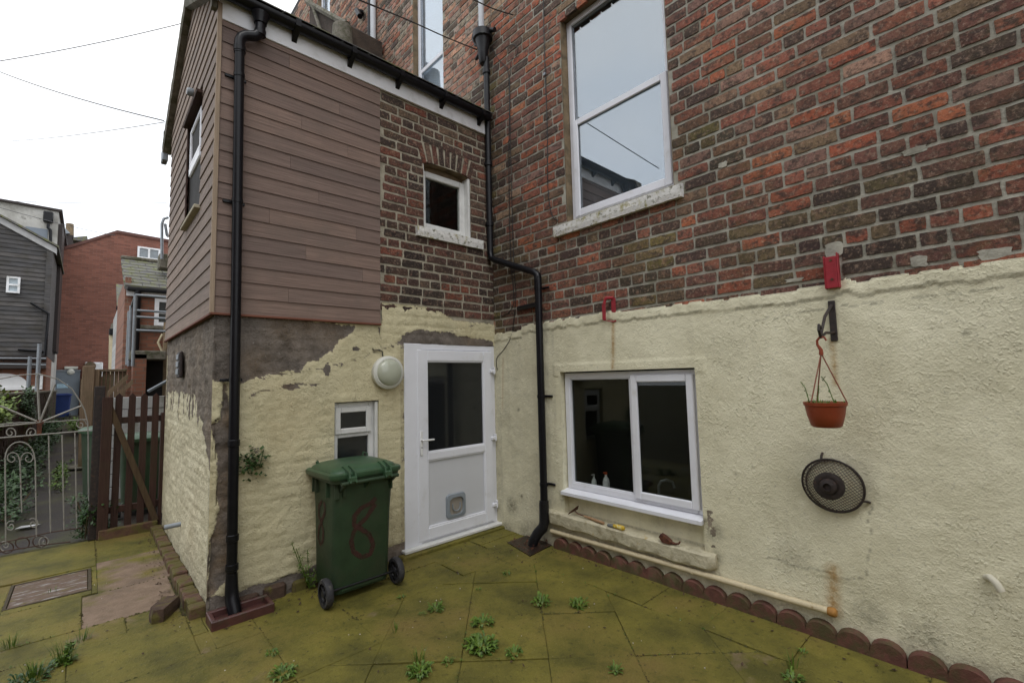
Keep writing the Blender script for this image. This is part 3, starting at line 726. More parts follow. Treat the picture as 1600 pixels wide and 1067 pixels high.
# reveals and recessed panel under the window
def strip(m, plane, a0, a1, fn, n1, n2, colr):   # lumpy strip between two depth values
    pass
RD = -.075
us = span(K[2], K[3], .02); ds = span(RD, .012, .02)
for (yy, sgn) in ((K[0], 1), (K[1], -1)):
    b0 = len(wa.v)
    for z in us:
        for d in ds:
            dd = d + (dispA(yy, z) - .012) * ((d - RD) / (.012 - RD)); wa.v.append(Vector((dd, yy + .003 * fbm(d, z, sgn, 20, 3) * (1 if d < .01 else 0), z))); wa.c.append((0, .12, 0, 1))
    nd = len(ds)
    for i in range(len(us) - 1):
        for j in range(nd - 1): wa.f.append((b0 + i * nd + j, b0 + i * nd + j + 1, b0 + (i + 1) * nd + j + 1, b0 + (i + 1) * nd + j)); wa.sm.append(True)
us2 = span(K[0], K[1], .02)
for zz in (K[3],):
    b0 = len(wa.v)
    for y in us2:
        for d in ds: dd = d + (dispA(y, zz) - .012) * ((d - RD) / (.012 - RD)); wa.v.append(Vector((dd, y, zz))); wa.c.append((0, .3, 0, 1))
    nd = len(ds)
    for i in range(len(us2) - 1):
        for j in range(nd - 1): wa.f.append((b0 + i * nd + j, b0 + i * nd + j + 1, b0 + (i + 1) * nd + j + 1, b0 + (i + 1) * nd + j)); wa.sm.append(True)
grid_wall(wa, 'x', span(K[0], K[1], .0125), span(K[2], .56, .0125), lambda a, b: False,
          lambda a, b: -.055 + .002 * fbm(a, b, 0, 9, 4) + .0014 * fbm(a, b, 3, 50, 3), lambda a, b: (0, .3 * max(0, fbm(a, b, 3, 5, 3)) + (.5 if b < .345 else 0), 0, 1))
wallA = wa.build('rendered_wall', M_WALL_A, house, attr='mask')
# plain rear mass of the house (gives the wall its thickness)
bk = MB(); bk.box(-.5, -.42, YL, YR, 0, ZT); bk.box(-.5, -.03, YR, YR + .04, 0, ZT); bk.box(-.5, -.03, YL - .04, YL, 0, ZT); bk.box(-.5, -.0301, YL, YR, ZT, ZT + .2)
bk.build('house_core', M_DARKROOM, house)

# --- stone ledge (old sill) under the kitchen window
lg = MB()
pts = []; nl = 70
rings = []
for i in range(nl + 1):
    y = .775 + (2.385 - .775) * i / nl; e = min(i, nl - i) / 2.4; k = min(1, .45 + .55 * e)
    zt = .335 - .018 * (i / nl) + .006 * nz1(y, 0, 0, 9); zb = .215 - .015 * (i / nl) + .016 * nz1(y, 5, 0, 6) + (1 - k) * .05; xf = .012 + .060 * k + .006 * nz1(y, 9, 0, 10)
    rings.append([Vector((-.06, y, zb)), Vector((xf - .014, y, zb)), Vector((xf, y, zb + .016 + .006 * nz1(y, 3, 7, 25))), Vector((xf + .005 * nz1(y, 3, 3, 22), y, (zt + zb) / 2)), Vector((xf + .003 * nz1(y, 3, 9, 25), y, zt - .013)), Vector((xf - .013 + .004 * nz1(y, 3, 1, 25), y, zt)), Vector((-.06, y, zt + .004))])
lg.loft(rings)
lg.build('stone_ledge', M_LEDGE, house)

# --- uPVC kitchen window
def frame_rect(m, plane, a0, a1, z0, z1, w, d0, d1, bev=.004, wb=None):
    wb = wb or w
    def bx(p0, p1, q0, q1):
        if plane == 'x': m.box(d0, d1, p0, p1, q0, q1, bev)
        else: m.box(p0, p1, d0, d1, q0, q1, bev)
    bx(a0, a0 + w, z0, z1); bx(a1 - w, a1, z0, z1); bx(a0 + w, a1 - w, z1 - w, z1); bx(a0 + w, a1 - w, z0, z0 + wb)
    return m
xk = RD
win = MB(); 
KY0, KY1, KZ0, KZ1 = K[0] + .012, K[1] - .002, .555, K[3] - .012
frame_rect(win, 'x', KY0, KY1, KZ0, KZ1, .055, xk - .02, xk + .035)
my = onx(990, 680, xk + .035).y
win.box(xk - .02, xk + .0345, my - .022, my + .022, KZ0 + .055, KZ1 - .055, .004)
kw = win.build('window', M_UPVC, house, 'white plastic two-light kitchen window in the cream wall')
sash = MB(); frame_rect(sash, 'x', my + .004, KY1 - .034, KZ0 + .034, KZ1 - .034, .058, xk + .036, xk + .062, .006)
sash.build('sash', M_UPVC, kw)
bead = MB(); frame_rect(bead, 'x', KY0 + .055, my - .022, KZ0 + .055, KZ1 - .055, .010, xk + .005, xk + .028, .003); bead.build('glazing_bead', M_UPVC, kw)
gl = MB(); gl.box(xk, xk + .004, KY0 + .05, my - .015, KZ0 + .05, KZ1 - .05); gl.build('pane', M_GLASS_K, kw)
gl = MB(); gl.box(xk + .040, xk + .044, my + .055, KY1 - .085, KZ0 + .085, KZ1 - .085); gl.build('pane', M_GLASS_K, kw)
sl = MB()
p0 = onx(877, 762, .05); sl.prism([(xk - .02, K[0] - .012, .515), (.045, K[0] - .012, .505), (.045, K[0] - .012, .533), (xk + .04, K[0] - .012, .553), (xk - .02, K[0] - .012, .553)], (0, K[1] - K[0] + .012, 0))
sl.build('sill', M_UPVC, kw)
# dim kitchen behind the glass
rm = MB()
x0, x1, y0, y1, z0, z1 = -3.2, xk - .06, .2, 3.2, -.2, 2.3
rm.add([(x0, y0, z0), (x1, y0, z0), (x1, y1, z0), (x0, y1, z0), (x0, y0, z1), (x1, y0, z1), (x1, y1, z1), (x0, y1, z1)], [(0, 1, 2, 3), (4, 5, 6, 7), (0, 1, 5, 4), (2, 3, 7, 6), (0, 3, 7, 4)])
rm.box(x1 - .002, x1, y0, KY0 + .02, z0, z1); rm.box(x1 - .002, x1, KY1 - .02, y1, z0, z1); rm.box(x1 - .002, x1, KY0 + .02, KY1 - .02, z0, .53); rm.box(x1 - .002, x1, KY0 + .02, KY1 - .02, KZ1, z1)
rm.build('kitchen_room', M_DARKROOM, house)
wt = MB(); wt.box(-.75, xk - .065, .5, 3.0, .46, .50, .004); wt.build('worktop', mat('dark_worktop', (.03, .028, .026), .25, .2, 8, bmp=0), house)
cup = MB()
for k in range(4): cup.box(-3.15, -2.75, .5 + k * .6, 1.08 + k * .6, -.1, .62, .006)
for k in range(3): cup.box(-3.15, -2.85, .8 + k * .6, 1.38 + k * .6, 1.2, 1.8, .006)
cup.build('cupboard', mat('grey_cupboard', (.035, .035, .038), .5, .1, 4, bmp=0), house)
# things standing on the inside of the sill
def bottle(name, y, x, z, r, h, body, cap, label, matb, matc):
    t = thing(name, (x, y, z), label, 'bottle'); m = MB()
    m.lathe([(r * .9, 0), (r, .01), (r, h * .55), (r * .8, h * .68), (r * .35, h * .78), (r * .33, h * .86)], (x, y, z), 'z', 16); m.build('bottle_body', matb, t)
    m = MB(); m.lathe([(r * .42, 0), (r * .42, h * .08), (r * .2, h * .1)], (x, y, z + h * .86), 'z', 12); m.box(x - .008, x + .035, y - .008, y + .008, z + h * .93, z + h * .96, .002); m.build('cap', matc, t); return t
pb = onx(945, 735, -.17); pa = onx(929, 738, -.17)
bottle('soap_bottle', pb.y + .01, -.17, .505, .032, .23, 0, 0, 'dark bottle with white label and orange cap inside the kitchen window', mat('bottle_dark', (.7, .7, .72), .3, .3, 15, bmp=0), mat('orange_cap', (.5, .08, .02), .4, .1, bmp=0))
bottle('clear_bottle', pa.y - .01, -.17, .505, .024, .19, 0, 0, 'small pale pump bottle left of the dark bottle in the kitchen window', mat('bottle_pale', (.7, .72, .72), .3, .2, 10, bmp=0), mat('pale_cap', (.4, .4, .4), .4, .1, bmp=0))
sp_ = MB(); q = onx(968, 748, -.15); sp_.box(-.18, -.12, q.y - .06, q.y + .05, .502, .525, .008)
sp_.build('sponge', mat('yellow_orange_sponge', (.45, .20, .03), .9, .3, 40, bmp=.003), label='orange sponge lying inside the kitchen window', cat='sponge')
tp = thing('kitchen_tap', (-.25, 1.85, .5), 'chrome kitchen tap behind the right-hand pane of the window', 'tap')
m = MB(); m.tube([(-.25, 1.80, .5), (-.25, 1.80, .66), (-.26, 1.82, .70), (-.30, 1.85, .71), (-.34, 1.88, .69), (-.35, 1.89, .64)], .011, 10); m.build('spout', M_GALV, tp)
m = MB(); m.lathe([(.02, 0), (.02, .05), (.012, .06)], (-.25, 1.72, .5), 'z', 12); m.lathe([(.02, 0), (.02, .05), (.012, .06)], (-.25, 1.90, .5), 'z', 12); m.build('handle', M_GALV, tp)
m = MB(); frame_rect(m, 'x', 0, 0, 0, 0, 0, 0, 0) if False else m.box(-.62, -.2, 1.62, 2.2, .502, .508, .002); m.build('sink', M_GALV, house)

# --- upper sash window
def sash_window(w, rec, parent, backmat, rail_z, label, stone=True, slope=True):
    y0, y1, z0, z1 = w; xr = -rec
    if stone:
        m = MB(); m.box(-.42, -.004, y0 + .001, y0 + .006, z0, z1); m.box(-.42, -.004, y1 - .006, y1 - .001, z0, z1); m.box(-.42, -.004, y0 + .006, y1 - .006, z1 - .006, z1 - .001); m.build('stone_reveal', M_STONE, parent)
    m = MB(); frame_rect(m, 'x', y0 + .008, y1 - .008, z0, z1 - .01, .060, xr - .03, xr + .02, .005)
    wn = m.build('window', M_UPVC, parent, label)
    m = MB(); frame_rect(m, 'x', y0 + .05, y1 - .05, z0 + .045, rail_z + .035, .062, xr + .012, xr + .034, .006, .07); m.build('lower_sash', M_UPVC, wn)
    m = MB(); m.box(xr + .006, xr + .011, y0 + .08, y1 - .08, z0 + .08, rail_z); m.build('pane', M_GLASS, wn)
    m = MB(); m.box(xr - .012, xr - .007, y0 + .052, y1 - .052, rail_z - .02, z1 - .055); m.build('pane', M_GLASS, wn)
    m = MB(); frame_rect(m, 'x', y0 + .056, y1 - .056, rail_z, z1 - .058, .012, xr - .006, xr + .006, .002); m.build('gasket', M_BLACK, wn)
    m = MB(); m.box(xr - .062, xr - .055, y0 - .02, y1 + .02, z0 - .02, z1 + .02); m.build('pane_backing', backmat, wn)
    return wn
sash_window(W1, .105, house, M_DARKSHEET, 4.06, 'large white sash window high on the brick wall over the kitchen window')
m = MB(); p = onx(866, 360, .05); sr = []
for i in range(25):
    y = .975 + (2.285 - .975) * i / 24; k = .004
    sr.append([Vector((-.09, y, 2.965)), Vector((.05 + k * nz1(y, 1, 0, 20), y, 2.955 + k * nz1(y, 3, 0, 14))), Vector((.056 + k * nz1(y, 2, 0, 25), y, 3.0)), Vector((.053 + k * nz1(y, 2, 4, 25), y, 3.055 + k * nz1(y, 6, 0, 12))), Vector((-.09, y, 3.09))])
m.loft(sr, smooth=False); m.build('window_sill', M_SILL, house, 'white flaking stone sill with moss under the sash window')
sash_window(W2, .10, house, M_BLIND2, 6.06, 'narrower white sash window above the extension roof')
sash_window(W3, .10, house, M_BLIND2, 8.8, 'far white sash window at the top edge beyond the extension')
m = MB(); m.box(-.05, .06, W2[0] - .05, W2[1] + .08, 4.9, 5.0, .006); m.build('window_sill', M_SILL, house)

# ================================================================== REAR EXTENSION  x 0..2.68, y 0..-2.75
ext = thing('rear_extension', (1.35, 0, 0), 'two-storey rear extension clad in brown boards over cream painted brick', 'extension')
XE = 2.68; DE = -2.72
# door + openings in B
D = (.012, 1.145, .03, 1.955)     # door opening x0 x1 z0 z1
T = (1.40, 1.80, .74, 1.43)      # small window opening
polyBare = [B2(*p) for p in ((300, 488), (470, 500), (556, 508), (549, 522), (535, 531), (520, 548), (508, 553), (496, 562), (480, 566), (470, 577), (448, 577), (428, 585), (405, 590), (378, 598), (340, 596), (300, 590))]
polyLint = [B2(*p) for p in ((616, 538), (630, 525), (652, 515), (700, 520), (735, 527), (770, 533), (774, 546), (700, 543), (650, 538), (630, 537))]
polyCor = [B2(*p) for p in ((352, 590), (362, 640), (362, 900), (325, 940), (322, 880), (340, 800), (338, 700), (330, 665), (345, 650))]
polyCor2 = [B2(*p) for p in ((300, 640), (318, 640), (326, 700), (300, 700))]
def inpoly(p, poly):
    x, y = p; c = False; j = len(poly) - 1
    for i in range(len(poly)):
        a, b = poly[i], poly[j]
        if (a[1] > y) != (b[1] > y) and x < (b[0] - a[0]) * (y - a[1]) / (b[1] - a[1]) + a[0]: c = not c
        j = i
    return c
def pdist(p, poly): return min(seg_d(p, poly[i], poly[(i + 1) % len(poly)]) for i in range(len(poly)))
def topB(x):
    if x > 1.37: return 2.12
    t = 2.335 - .02 * (1.37 - x) - .10 * max(0, min(1, (.80 - x) / .25)) * 1.0 + .012 * nz1(x, 3, 0, 8) + .008 * nz1(x, 1, 0, 30)
    return t
CH = .0885
def courseB(x, z):
    # ghost of brick courses under paint
    row = math.floor(z / CH); fz = z / CH - row; fx = (x + (row % 2) * .125) / .25; fx -= math.floor(fx)
    d = min(fz, 1 - fz) * CH; e = min(fx, 1 - fx) * .25
    return -.0045 * max(0, 1 - d / .022) - .003 * max(0, 1 - e / .014)
def dispB(x, z):
    if z > topB(x): return -.03
    w = .55 + 1.2 * nz1(x, z, 5, 1.6)
    d = .010 + courseB(x + .01 * nz1(x, z, 1, 6), z + .012 * nz1(x, z, 2, 4)) * max(.05, w) + .006 * fbm(x, z, 0, 5, 4) + .0042 * fbm(x, z, 6, 20, 4) + .0018 * fbm(x * 1.3, z, 2, 55, 2)
    ins = inpoly((x, z), polyBare) or inpoly((x, z), polyLint)
    if ins: d -= .005 + .002 * fbm(x, z, 9, 14, 3)
    if inpoly((x, z), polyCor): d -= .012 + .01 * fbm(x, z, 9, 12, 3)
    if z < .13: d -= .012 * (.5 + nz1(x, z, 4, 8))
    return d
HOL = [(B2(454, 604), .06, .022), (B2(511, 577), .025, .045), (B2(517, 780), .03, .03), (B2(511, 820), .03, .02), (B2(556, 545), .03, .02)]
LINES = [[B2(336, 655), B2(390, 618), B2(450, 603), B2(500, 600)], [B2(400, 592), B2(470, 580), B2(505, 575), B2(560, 560), B2(590, 548), B2(640, 533)], [B2(690, 522), B2(730, 512), B2(752, 500)], [B2(640, 545), B2(640, 640)], [B2(592, 512), B2(597, 545)], [B2(335, 640), B2(350, 625)]]
def maskB(x, z):
    nn = nz1(x, z, 3, 9) * .02 + nz1(x, z, 8, 30) * .012; p = (x + nn, z + nn); r = gr = b = 0.0
    for poly in (polyBare, polyLint, polyCor):
        dd = pdist(p, poly); ins = inpoly(p, poly)
        v = .5 + (.5 if ins else -.5) * min(1, dd / .03)
        r = max(r, v if poly is not polyLint else v)
    if inpoly(p, polyCor): gr = .5; b = .35 * max(0, nz1(x, z, 3, 7) + .3)
    if inpoly(p, polyLint): gr = .35
    for (q, wx, wz) in HOL:
        d = sqrt(((x - q[0]) / wx) ** 2 + ((z - q[1]) / wz) ** 2) + .5 * nz1(x, z, 0, 40)
        if d < 1.2: r = max(r, min(1, 1.3 - d * .6)); gr = max(gr, .45 if d < .7 else .2)
    for c_ in LINES:
        for a, q in zip(c_, c_[1:]):
            d = seg_d(p, a, q)
            if d < .006 + .011 * nz1(x, z, 2, 14): r = max(r, .6); gr = max(gr, .5)
    base = .12 + .06 * nz1(x, 1, 0, 5)
    if z < base + .03: k = min(1, (base + .03 - z) / .04); r = max(r, k * .9); gr = max(gr, k * .85)
    gr = max(gr, .22 * max(0, fbm(x, z, 7, 2.4, 4)), .35 * max(0, .6 - z) / .6 * (.6 + nz1(x, z, 5, 4)))
    if x < 1.18 and x > 1.14 and z < 1.98: r = max(r, .35 + .3 * nz1(x, z, 1, 18)); gr = max(gr, .4)
    if z > topB(x) - .012: gr = .7
    b = max(b, .25 * max(0, fbm(x, z, 17, 1.6, 3)))
    return (r, gr, b, 1)
wb_ = MB()
grid_wall(wb_, 'y', span(.0, XE, .0125, (D[1], T[0], T[1])), span(-.05, 2.40, .0125, (D[3], T[2], T[3])),
          lambda a, b: (a < D[1] and b < D[3]) or (T[0] < a < T[1] and T[2] < b < T[3]) or b > topB(a) + .03, dispB, maskB)
# reveals of the small window
for (xx, s_) in ((T[0], 1), (T[1], -1)):
    wb_.add([(xx, -.09, T[2]), (xx, dispB(xx, 1), T[2]), (xx, dispB(xx, 1), T[3]), (xx, -.09, T[3])], [(0, 1, 2, 3)], False, (0, .1, 0, 1))
wb_.add([(T[0], -.09, T[3]), (T[1], -.09, T[3]), (T[1], .008, T[3]), (T[0], .008, T[3])], [(0, 1, 2, 3)], False, (0, .4, 0, 1))
wb_.add([(T[0], -.09, T[2]), (T[1], -.09, T[2]), (T[1], .008, T[2]), (T[0], .008, T[2])], [(0, 1, 2, 3)], False, (0, .4, 0, 1))
wb_.build('rendered_wall', M_WALL_B, ext, attr='mask')
# side wall C
topC = [C2(*p) for p in ((258, 614), (268, 612), (300, 617), (306, 640), (313, 660), (317, 690), (321, 720), (326, 760), (330, 940), (330, 1000), (200, 1000), (200, 614))]
def dispC(y, z): return XE - .014 + courseB(y, z + .012 * nz1(y, z, 2, 4)) * max(.1, .6 + .6 * nz1(y, z, 5, 1.6)) + .009 * fbm(y, z, 0, 5, 4) + .0065 * fbm(y, z, 8, 22, 4)
def maskC(y, z):
    nn = nz1(y, z, 3, 9) * .03; p = (y + nn * .7, z + nn); d = pdist(p, topC); ins = inpoly(p, topC)
    drip = .0
    r = .5 - (.5 if ins else -.5) * min(1, d / .03)
    if ins and z > 1.38 - .22 * max(0, nz1(y, 0, 2, 9)) and nz1(y, 0, 2, 9) > .1: r = .8
    gr = max(0, .55 * (.35 - z) / .35) + (.35 if ins and y > -.12 else 0) + .15 * max(0, fbm(y, z, 3, 4, 3))
    return (r, gr, .15 * max(0, fbm(y, z, 17, 2, 3)), 1)
wc = MB()
grid_wall(wc, 'x', span(DE, .010, .012), span(-.05, 2.14, .012), lambda a, b: False, dispC, maskC)
# close the corner with the yard wall face, and the far end
wc.build('rendered_side_wall', M_WALL_C, ext, attr='mask')
core = MB(); core.box(.02, XE - .05, -.16, -.12, 0, 4.5)
core.box(.02, XE - .05, DE, DE + .05, 0, 4.5); core.box(XE - .10, XE - .05, DE, -.12, 0, 4.5)
core.build('inner_wall', M_DARKROOM, ext)
eb = MB(); eb.box(0.02, XE - .012, DE - .02, DE - .001, -.05, 4.5); eb.build('end_wall', M_WALL_C, ext)

# exposed brickwork right of the boards
BB = (0.0, 1.378, 2.10, 4.62)
WB = (.31, .905, 3.13, 3.80)
arch_c = ((WB[0] + WB[1]) / 2); AR = .95   # arch radius
def arch_z(x, r=AR): return 3.845 - AR + sqrt(max(0, r * r - (x - arch_c) ** 2))
def holesB(zc):
    h = []
    if WB[2] - .12 < zc < WB[2]: h.append((.17, 1.0, 0, 0))
    elif WB[2] <= zc < 3.80: h.append((WB[0], WB[1], 0, 0))
    if 3.80 <= zc < 4.06: 
        e = .01 + (zc - 3.80) * .12
        if zc < 4.0: h.append((WB[0] - e, WB[1] + e, 0, 0))
        elif zc < 4.045: h.append((WB[0] + .06, WB[1] - .06, 0, 0))
    return h
mb2 = MB()
grid_wall(mb2, 'y', span(BB[0], BB[1] + .01, .022, (WB[0], WB[1])), span(BB[2], BB[3], .022, (WB[2], 3.83)),
          lambda a, b: WB[0] < a < WB[1] and WB[2] < b < 3.83, lambda a, b: -.0010 + .0015 * fbm(a, b, 4, 12, 4), lambda a, b: (1, 1, 1, 1))
bwB = mb2.build('brick_wall', M_MORTAR_B, ext)
V_S2, V_H2 = V_S, V_H
V_S = mk_variants(.232, .0665, DEP, 8, 80); V_H = mk_variants(.109, .0665, DEP, 6, 120)
lB = courses(BB[0], BB[1], 2.243, BB[3] - .06, .0885, holesB, 8, 6, .018, .248, .124)
place_bricks(lB, 'y', bwB, M_BRICK_B, PAL_B, 33, 300, 0.0)
V_S, V_H = V_S2, V_H2
# arch bricks on end
na = 9; th0 = math.asin((WB[1] - WB[0]) / 2 / AR) * 1.06
for k in range(na):
    th = -th0 + 2 * th0 * (k + .5) / na; m = MB(); wth = 2 * th0 / na * AR * .80
    M_ = Matrix.Translation((arch_c, 0, 3.845 - AR)) @ Matrix.Rotation(th, 4, 'Y')
    m.box(-wth / 2, wth / 2, -.03, .006 + rnd(-.002, .002), AR, AR + .21, .005, M=M_); o = m.build('brick', M_BRICK_B, bwB); o.color = pick(PAL_B, random)
# window in the brickwork (upper small one)
m = MB(); 
m.box(WB[0] + .002, WB[0] + .030, -.13, -.002, WB[2], 3.80, .003); m.build('painted_reveal', M_UPVC_W, ext)
m = MB(); m.box(WB[1] - .008, WB[1] - .001, -.13, -.006, WB[2], 3.81); m.build('painted_reveal', M_UPVC_W, ext)
m = MB(); nA = 14
for i in range(nA):
    xa = WB[0] + (WB[1] - WB[0]) * i / nA; xb = WB[0] + (WB[1] - WB[0]) * (i + 1) / nA
    m.add([(xa, -.13, arch_z(xa) - .004), (xb, -.13, arch_z(xb) - .004), (xb, -.002, arch_z(xb) - .004), (xa, -.002, arch_z(xa) - .004)], [(0, 1, 2, 3)])
    m.add([(xa, -.105, 3.74), (xb, -.105, 3.74), (xb, -.105, arch_z(xb)), (xa, -.105, arch_z(xa))], [(0, 1, 2, 3)])
m.build('arch_soffit', M_STONE, ext)
m = MB(); frame_rect(m, 'y', .335, .90, WB[2] + .015, 3.765, .065, -.125, -.07, .006); wu = m.build('window', M_UPVC_W, ext, 'small white top window under the brick arch')
m = MB(); m.box(.395, .84, -.10, -.094, WB[2] + .07, 3.71); m.build('pane', M_GLASS_K, wu)
m = MB(); m.box(.335, .90, -.125, -.12, WB[2], 3.8); m.build('pane_backing', mat('dark_blind', (.22, .23, .22), .8, .3, 3, bmp=0), wu)
m = MB(); sr = []
for i in range(17):
    x = .165 + (1.0 - .165) * i / 16; k = .003
    sr.append([Vector((x, -.12, 3.03)), Vector((x, .038 + k * nz1(x, 1, 0, 20), 3.025 + k * nz1(x, 3, 0, 14))), Vector((x, .042 + k * nz1(x, 2, 0, 25), 3.08)), Vector((x, .038 + k * nz1(x, 2, 4, 25), 3.125)), Vector((x, -.12, 3.14))])
m.loft(sr, smooth=False); m.build('window_sill', M_SILL, ext)

# small lavatory window
m = MB(); m.box(T[0] + .002, T[0] + .03, -.085, -.005, T[2], T[3] - .01, .003)
frame_rect(m, 'y', T[0] + .03, T[1] - .004, T[2] + .01, T[3] - .008, .045, -.085, -.04, .005)
zm = ony(555, 678, -.05).z; m.box(T[0] + .075, T[1] - .05, -.085, -.0405, zm - .02, zm + .022, .004)
tw = m.build('window', M_UPVC_W, ext, 'small white lavatory window half hidden by the green bin')
m = MB(); frame_rect(m, 'y', T[0] + .055, T[1] - .02, zm + .012, T[3] - .045, .048, -.04, -.022, .006); m.build('fanlight', M_UPVC_W, tw)
m = MB(); m.box(T[0] + .10, T[1] - .065, -.036, -.032, zm + .055, T[3] - .09); m.build('pane', M_GLASS_F, tw)
m = MB(); m.box(T[0] + .07, T[1] - .045, -.07, -.065, T[2] + .05, zm - .01); m.build('pane', M_GLASS_F, tw)

# --- boards (front B face and side C face), laid as lapped wedges
def board(plane, a0, a1, z, h, off, parent, m_, topcut=None):
    """lapped board: bottom edge proud, top thin"""
    tb, tt = .019, .008; m = MB(); hh = h + .012
    prof = [(off, z), (off + tb, z), (off + tt + .002, z + hh), (off, z + hh)]
    def P(a, q): return (a, q[0], q[1]) if plane == 'y' else (q[0], a, q[1])
    if topcut:      # clip the ends against the roof slope: separate length for bottom and top
        (b0, b1), (c0, c1) = topcut
        if c1 - c0 < .01: c0 = c1 = (c0 + c1) / 2; c1 += .01
        vs = [P(b0, prof[0]), P(b0, prof[1]), P(c0, prof[2]), P(c0, prof[3]), P(b1, prof[0]), P(b1, prof[1]), P(c1, prof[2]), P(c1, prof[3])]
    else: vs = [P(a0, q) for q in prof] + [P(a1, q) for q in prof]
    m.add(vs, [(0, 1, 2, 3), (4, 7, 6, 5), (0, 4, 5, 1), (1, 5, 6, 2), (2, 6, 7, 3), (0, 3, 7, 4)])
    return m.build('board', m_, parent)
bp = .1225; nb = 19; zb0 = 2.125
bB = thing('x', (0, 0, 0)); bpy.data.objects.remove(bB)
m = MB(); m.box(1.385, XE, -.10, .004, 2.13, 4.5); clad = m.build('cladding', M_DARKROOM, ext)
joints = {1: [2.18], 2: [], 3: [1.56], 4: [2.05], 5: [], 6: [1.62, 2.33], 8: [1.95], 9: [], 10: [2.18], 12: [1.70], 13: [2.10], 15: [1.78], 17: [2.2]}
for k in range(nb):
    z = zb0 + k * bp; cuts = [1.388] + joints.get(k, []) + [XE + .012]
    for a, b in zip(cuts, cuts[1:]): board('y', a + .0008, b - .0008, z, bp, .006, clad, M_CEDAR)
SL = .555; YP = -1.42; ZP = 5.405; 
def roofz(y): return ZP - SL * abs(y - YP)
CW = (-1.36, -.66, 3.12, 4.10)
m = MB(); m.box(XE - .05, XE - .001, DE, -.001, 2.13, 4.45); m.prism([(XE - .05, DE, 4.451), (XE - .05, -.001, 4.451), (XE - .05, YP, ZP - .05)], (.049, 0, 0)); sclad = m.build('side_cladding', M_DARKROOM, ext)
k = 0; z = zb0
while z < ZP - .06:
    def ext_at(zz):
        if zz < roofz(0.0) - .03: return (DE, .0)
        h = (ZP - .02 - zz) / SL; return (YP - h, YP + h)
    lo, hi = ext_at(z), ext_at(z + bp)
    if hi[1] - hi[0] < 0: hi = (YP, YP)
    hole = z + bp > CW[2] and z < CW[3]
    if hole: parts = [(lo[0], CW[0]), (CW[1], lo[1])]
    else:
        c = random.Random(k * 7).uniform(-2.0, -.7); parts = [(lo[0], c), (c, lo[1])] if k % 2 else [(lo[0], lo[1])]
    for i, (a, b) in enumerate(parts):
        ta = hi[0] if a == lo[0] else a; tb_ = hi[1] if b == lo[1] else b
        if b - a > .03: board('x', 0, 0, z, bp, XE + .002, sclad, M_CEDAR_C, ((a + .001, b - .001), (max(ta, a) + .001, min(tb_, b) - .001)))
    z += bp; k += 1
m = MB(); m.box(XE + .004, XE + .034, .004, .036, 2.12, 4.5, .003); m.build('corner_post', wood_mat('pale_corner_batten', (.30, .235, .175), (30, 30, 1.5), .25), ext)
m = MB(); m.box(1.386, XE + .03, .004, .040, 2.108, 2.124, .002); m.box(XE, XE + .030, DE, .0, 2.108, 2.124, .002); m.build('base_batten', wood_mat('orange_stained_batten', (.19, .075, .048), (1.5, 1.5, 40), .3), ext)
# side window
m = MB(); frame_rect(m, 'x', CW[0] + .01, CW[1] - .005, CW[2], CW[3], .06, XE - .048, XE - .006, .005); m.box(XE - .03, XE + .02, CW[0] + .07, CW[1] - .06, 3.58, 3.66, .01)
cw = m.build('window', M_UPVC, ext, 'white window in the boarded side of the extension')
m = MB(); m.box(XE - .035, XE - .03, CW[0] + .06, CW[1] - .06, CW[2] + .05, CW[3] - .05); m.build('pane', M_GLASS, cw)
m = MB(); frame_rect(m, 'x', CW[0] + .06, CW[1] - .06, 3.66, CW[3] - .06, .045, XE - .02, XE + .016, .008); m.build('fanlight', M_UPVC, cw)
m = MB(); m.box(XE, XE + .06, CW[0] - .04, CW[1] + .04, CW[2] - .035, CW[2] - .005, .004); m.build('sill', mat('pale_wood_sill', (.42, .38, .28), .8, .2, 20, bmp=.002), cw)
m = MB(); m.box(XE, XE + .065, CW[0] - .03, CW[1] + .03, CW[3] + .0, CW[3] + .03, .004); m.box(XE, XE + .03, CW[0] - .03, CW[0] - .001, CW[2], CW[3], .003); m.build('hood_board', M_FENCE, cw)
# roof: slates, verge, soffit
m = MB()
for s_ in (1, -1):
    ye = YP + s_ * 1.48; ze = ZP - SL * 1.48
    m.prism([(-.0, YP, ZP + .0), (-.0, ye, ze), (-.0, ye, ze + .05), (-.0, YP, ZP + .055)], (XE + .06, 0, 0))
roof = m.build('roof', M_SLATE, ext)
rs = random.Random(4)
for s_ in (1,):
    for row in range(9):
        d0 = 1.53 - row * .175
        for c_ in range(11):
            xa = .02 + c_ * .25 + (.125 if row % 2 else 0); xb = min(xa + .245, XE + .09)
            if xa > XE + .03: continue
            y0_, y1_ = YP + s_ * d0, YP + s_ * (d0 - .21); z0_ = ZP - SL * d0 + .055 + rs.uniform(0, .003); z1_ = ZP - SL * (d0 - .21) + .054
            m = MB(); m.prism([(xa, y0_, z0_), (xa, y1_, z1_), (xa, y1_, z1_ + .006), (xa, y0_, z0_ + .008)], (xb - xa, 0, 0)); m.build('slate', M_SLATE, roof)
vg = MB(); nv = 26
for s_ in (1, -1):
    rings = []
    for i in range(nv + 1):
        t = i / nv; d = 1.60 * t; y = YP + s_ * d; z = ZP - SL * d + .03; j = .010 * nz1(d, s_, 0, 12)
        rings.append([Vector((XE - .0, y, z - .075)), Vector((XE + .075, y, z - .07 + j)), Vector((XE + .085 + j, y, z - .01)), Vector((XE + .082 + j * .5, y, z + .05 + j)), Vector((XE - .1, y, z + .055))])
    vg.loft(rings, smooth=False)
vg.build('verge', M_VERGE, ext)
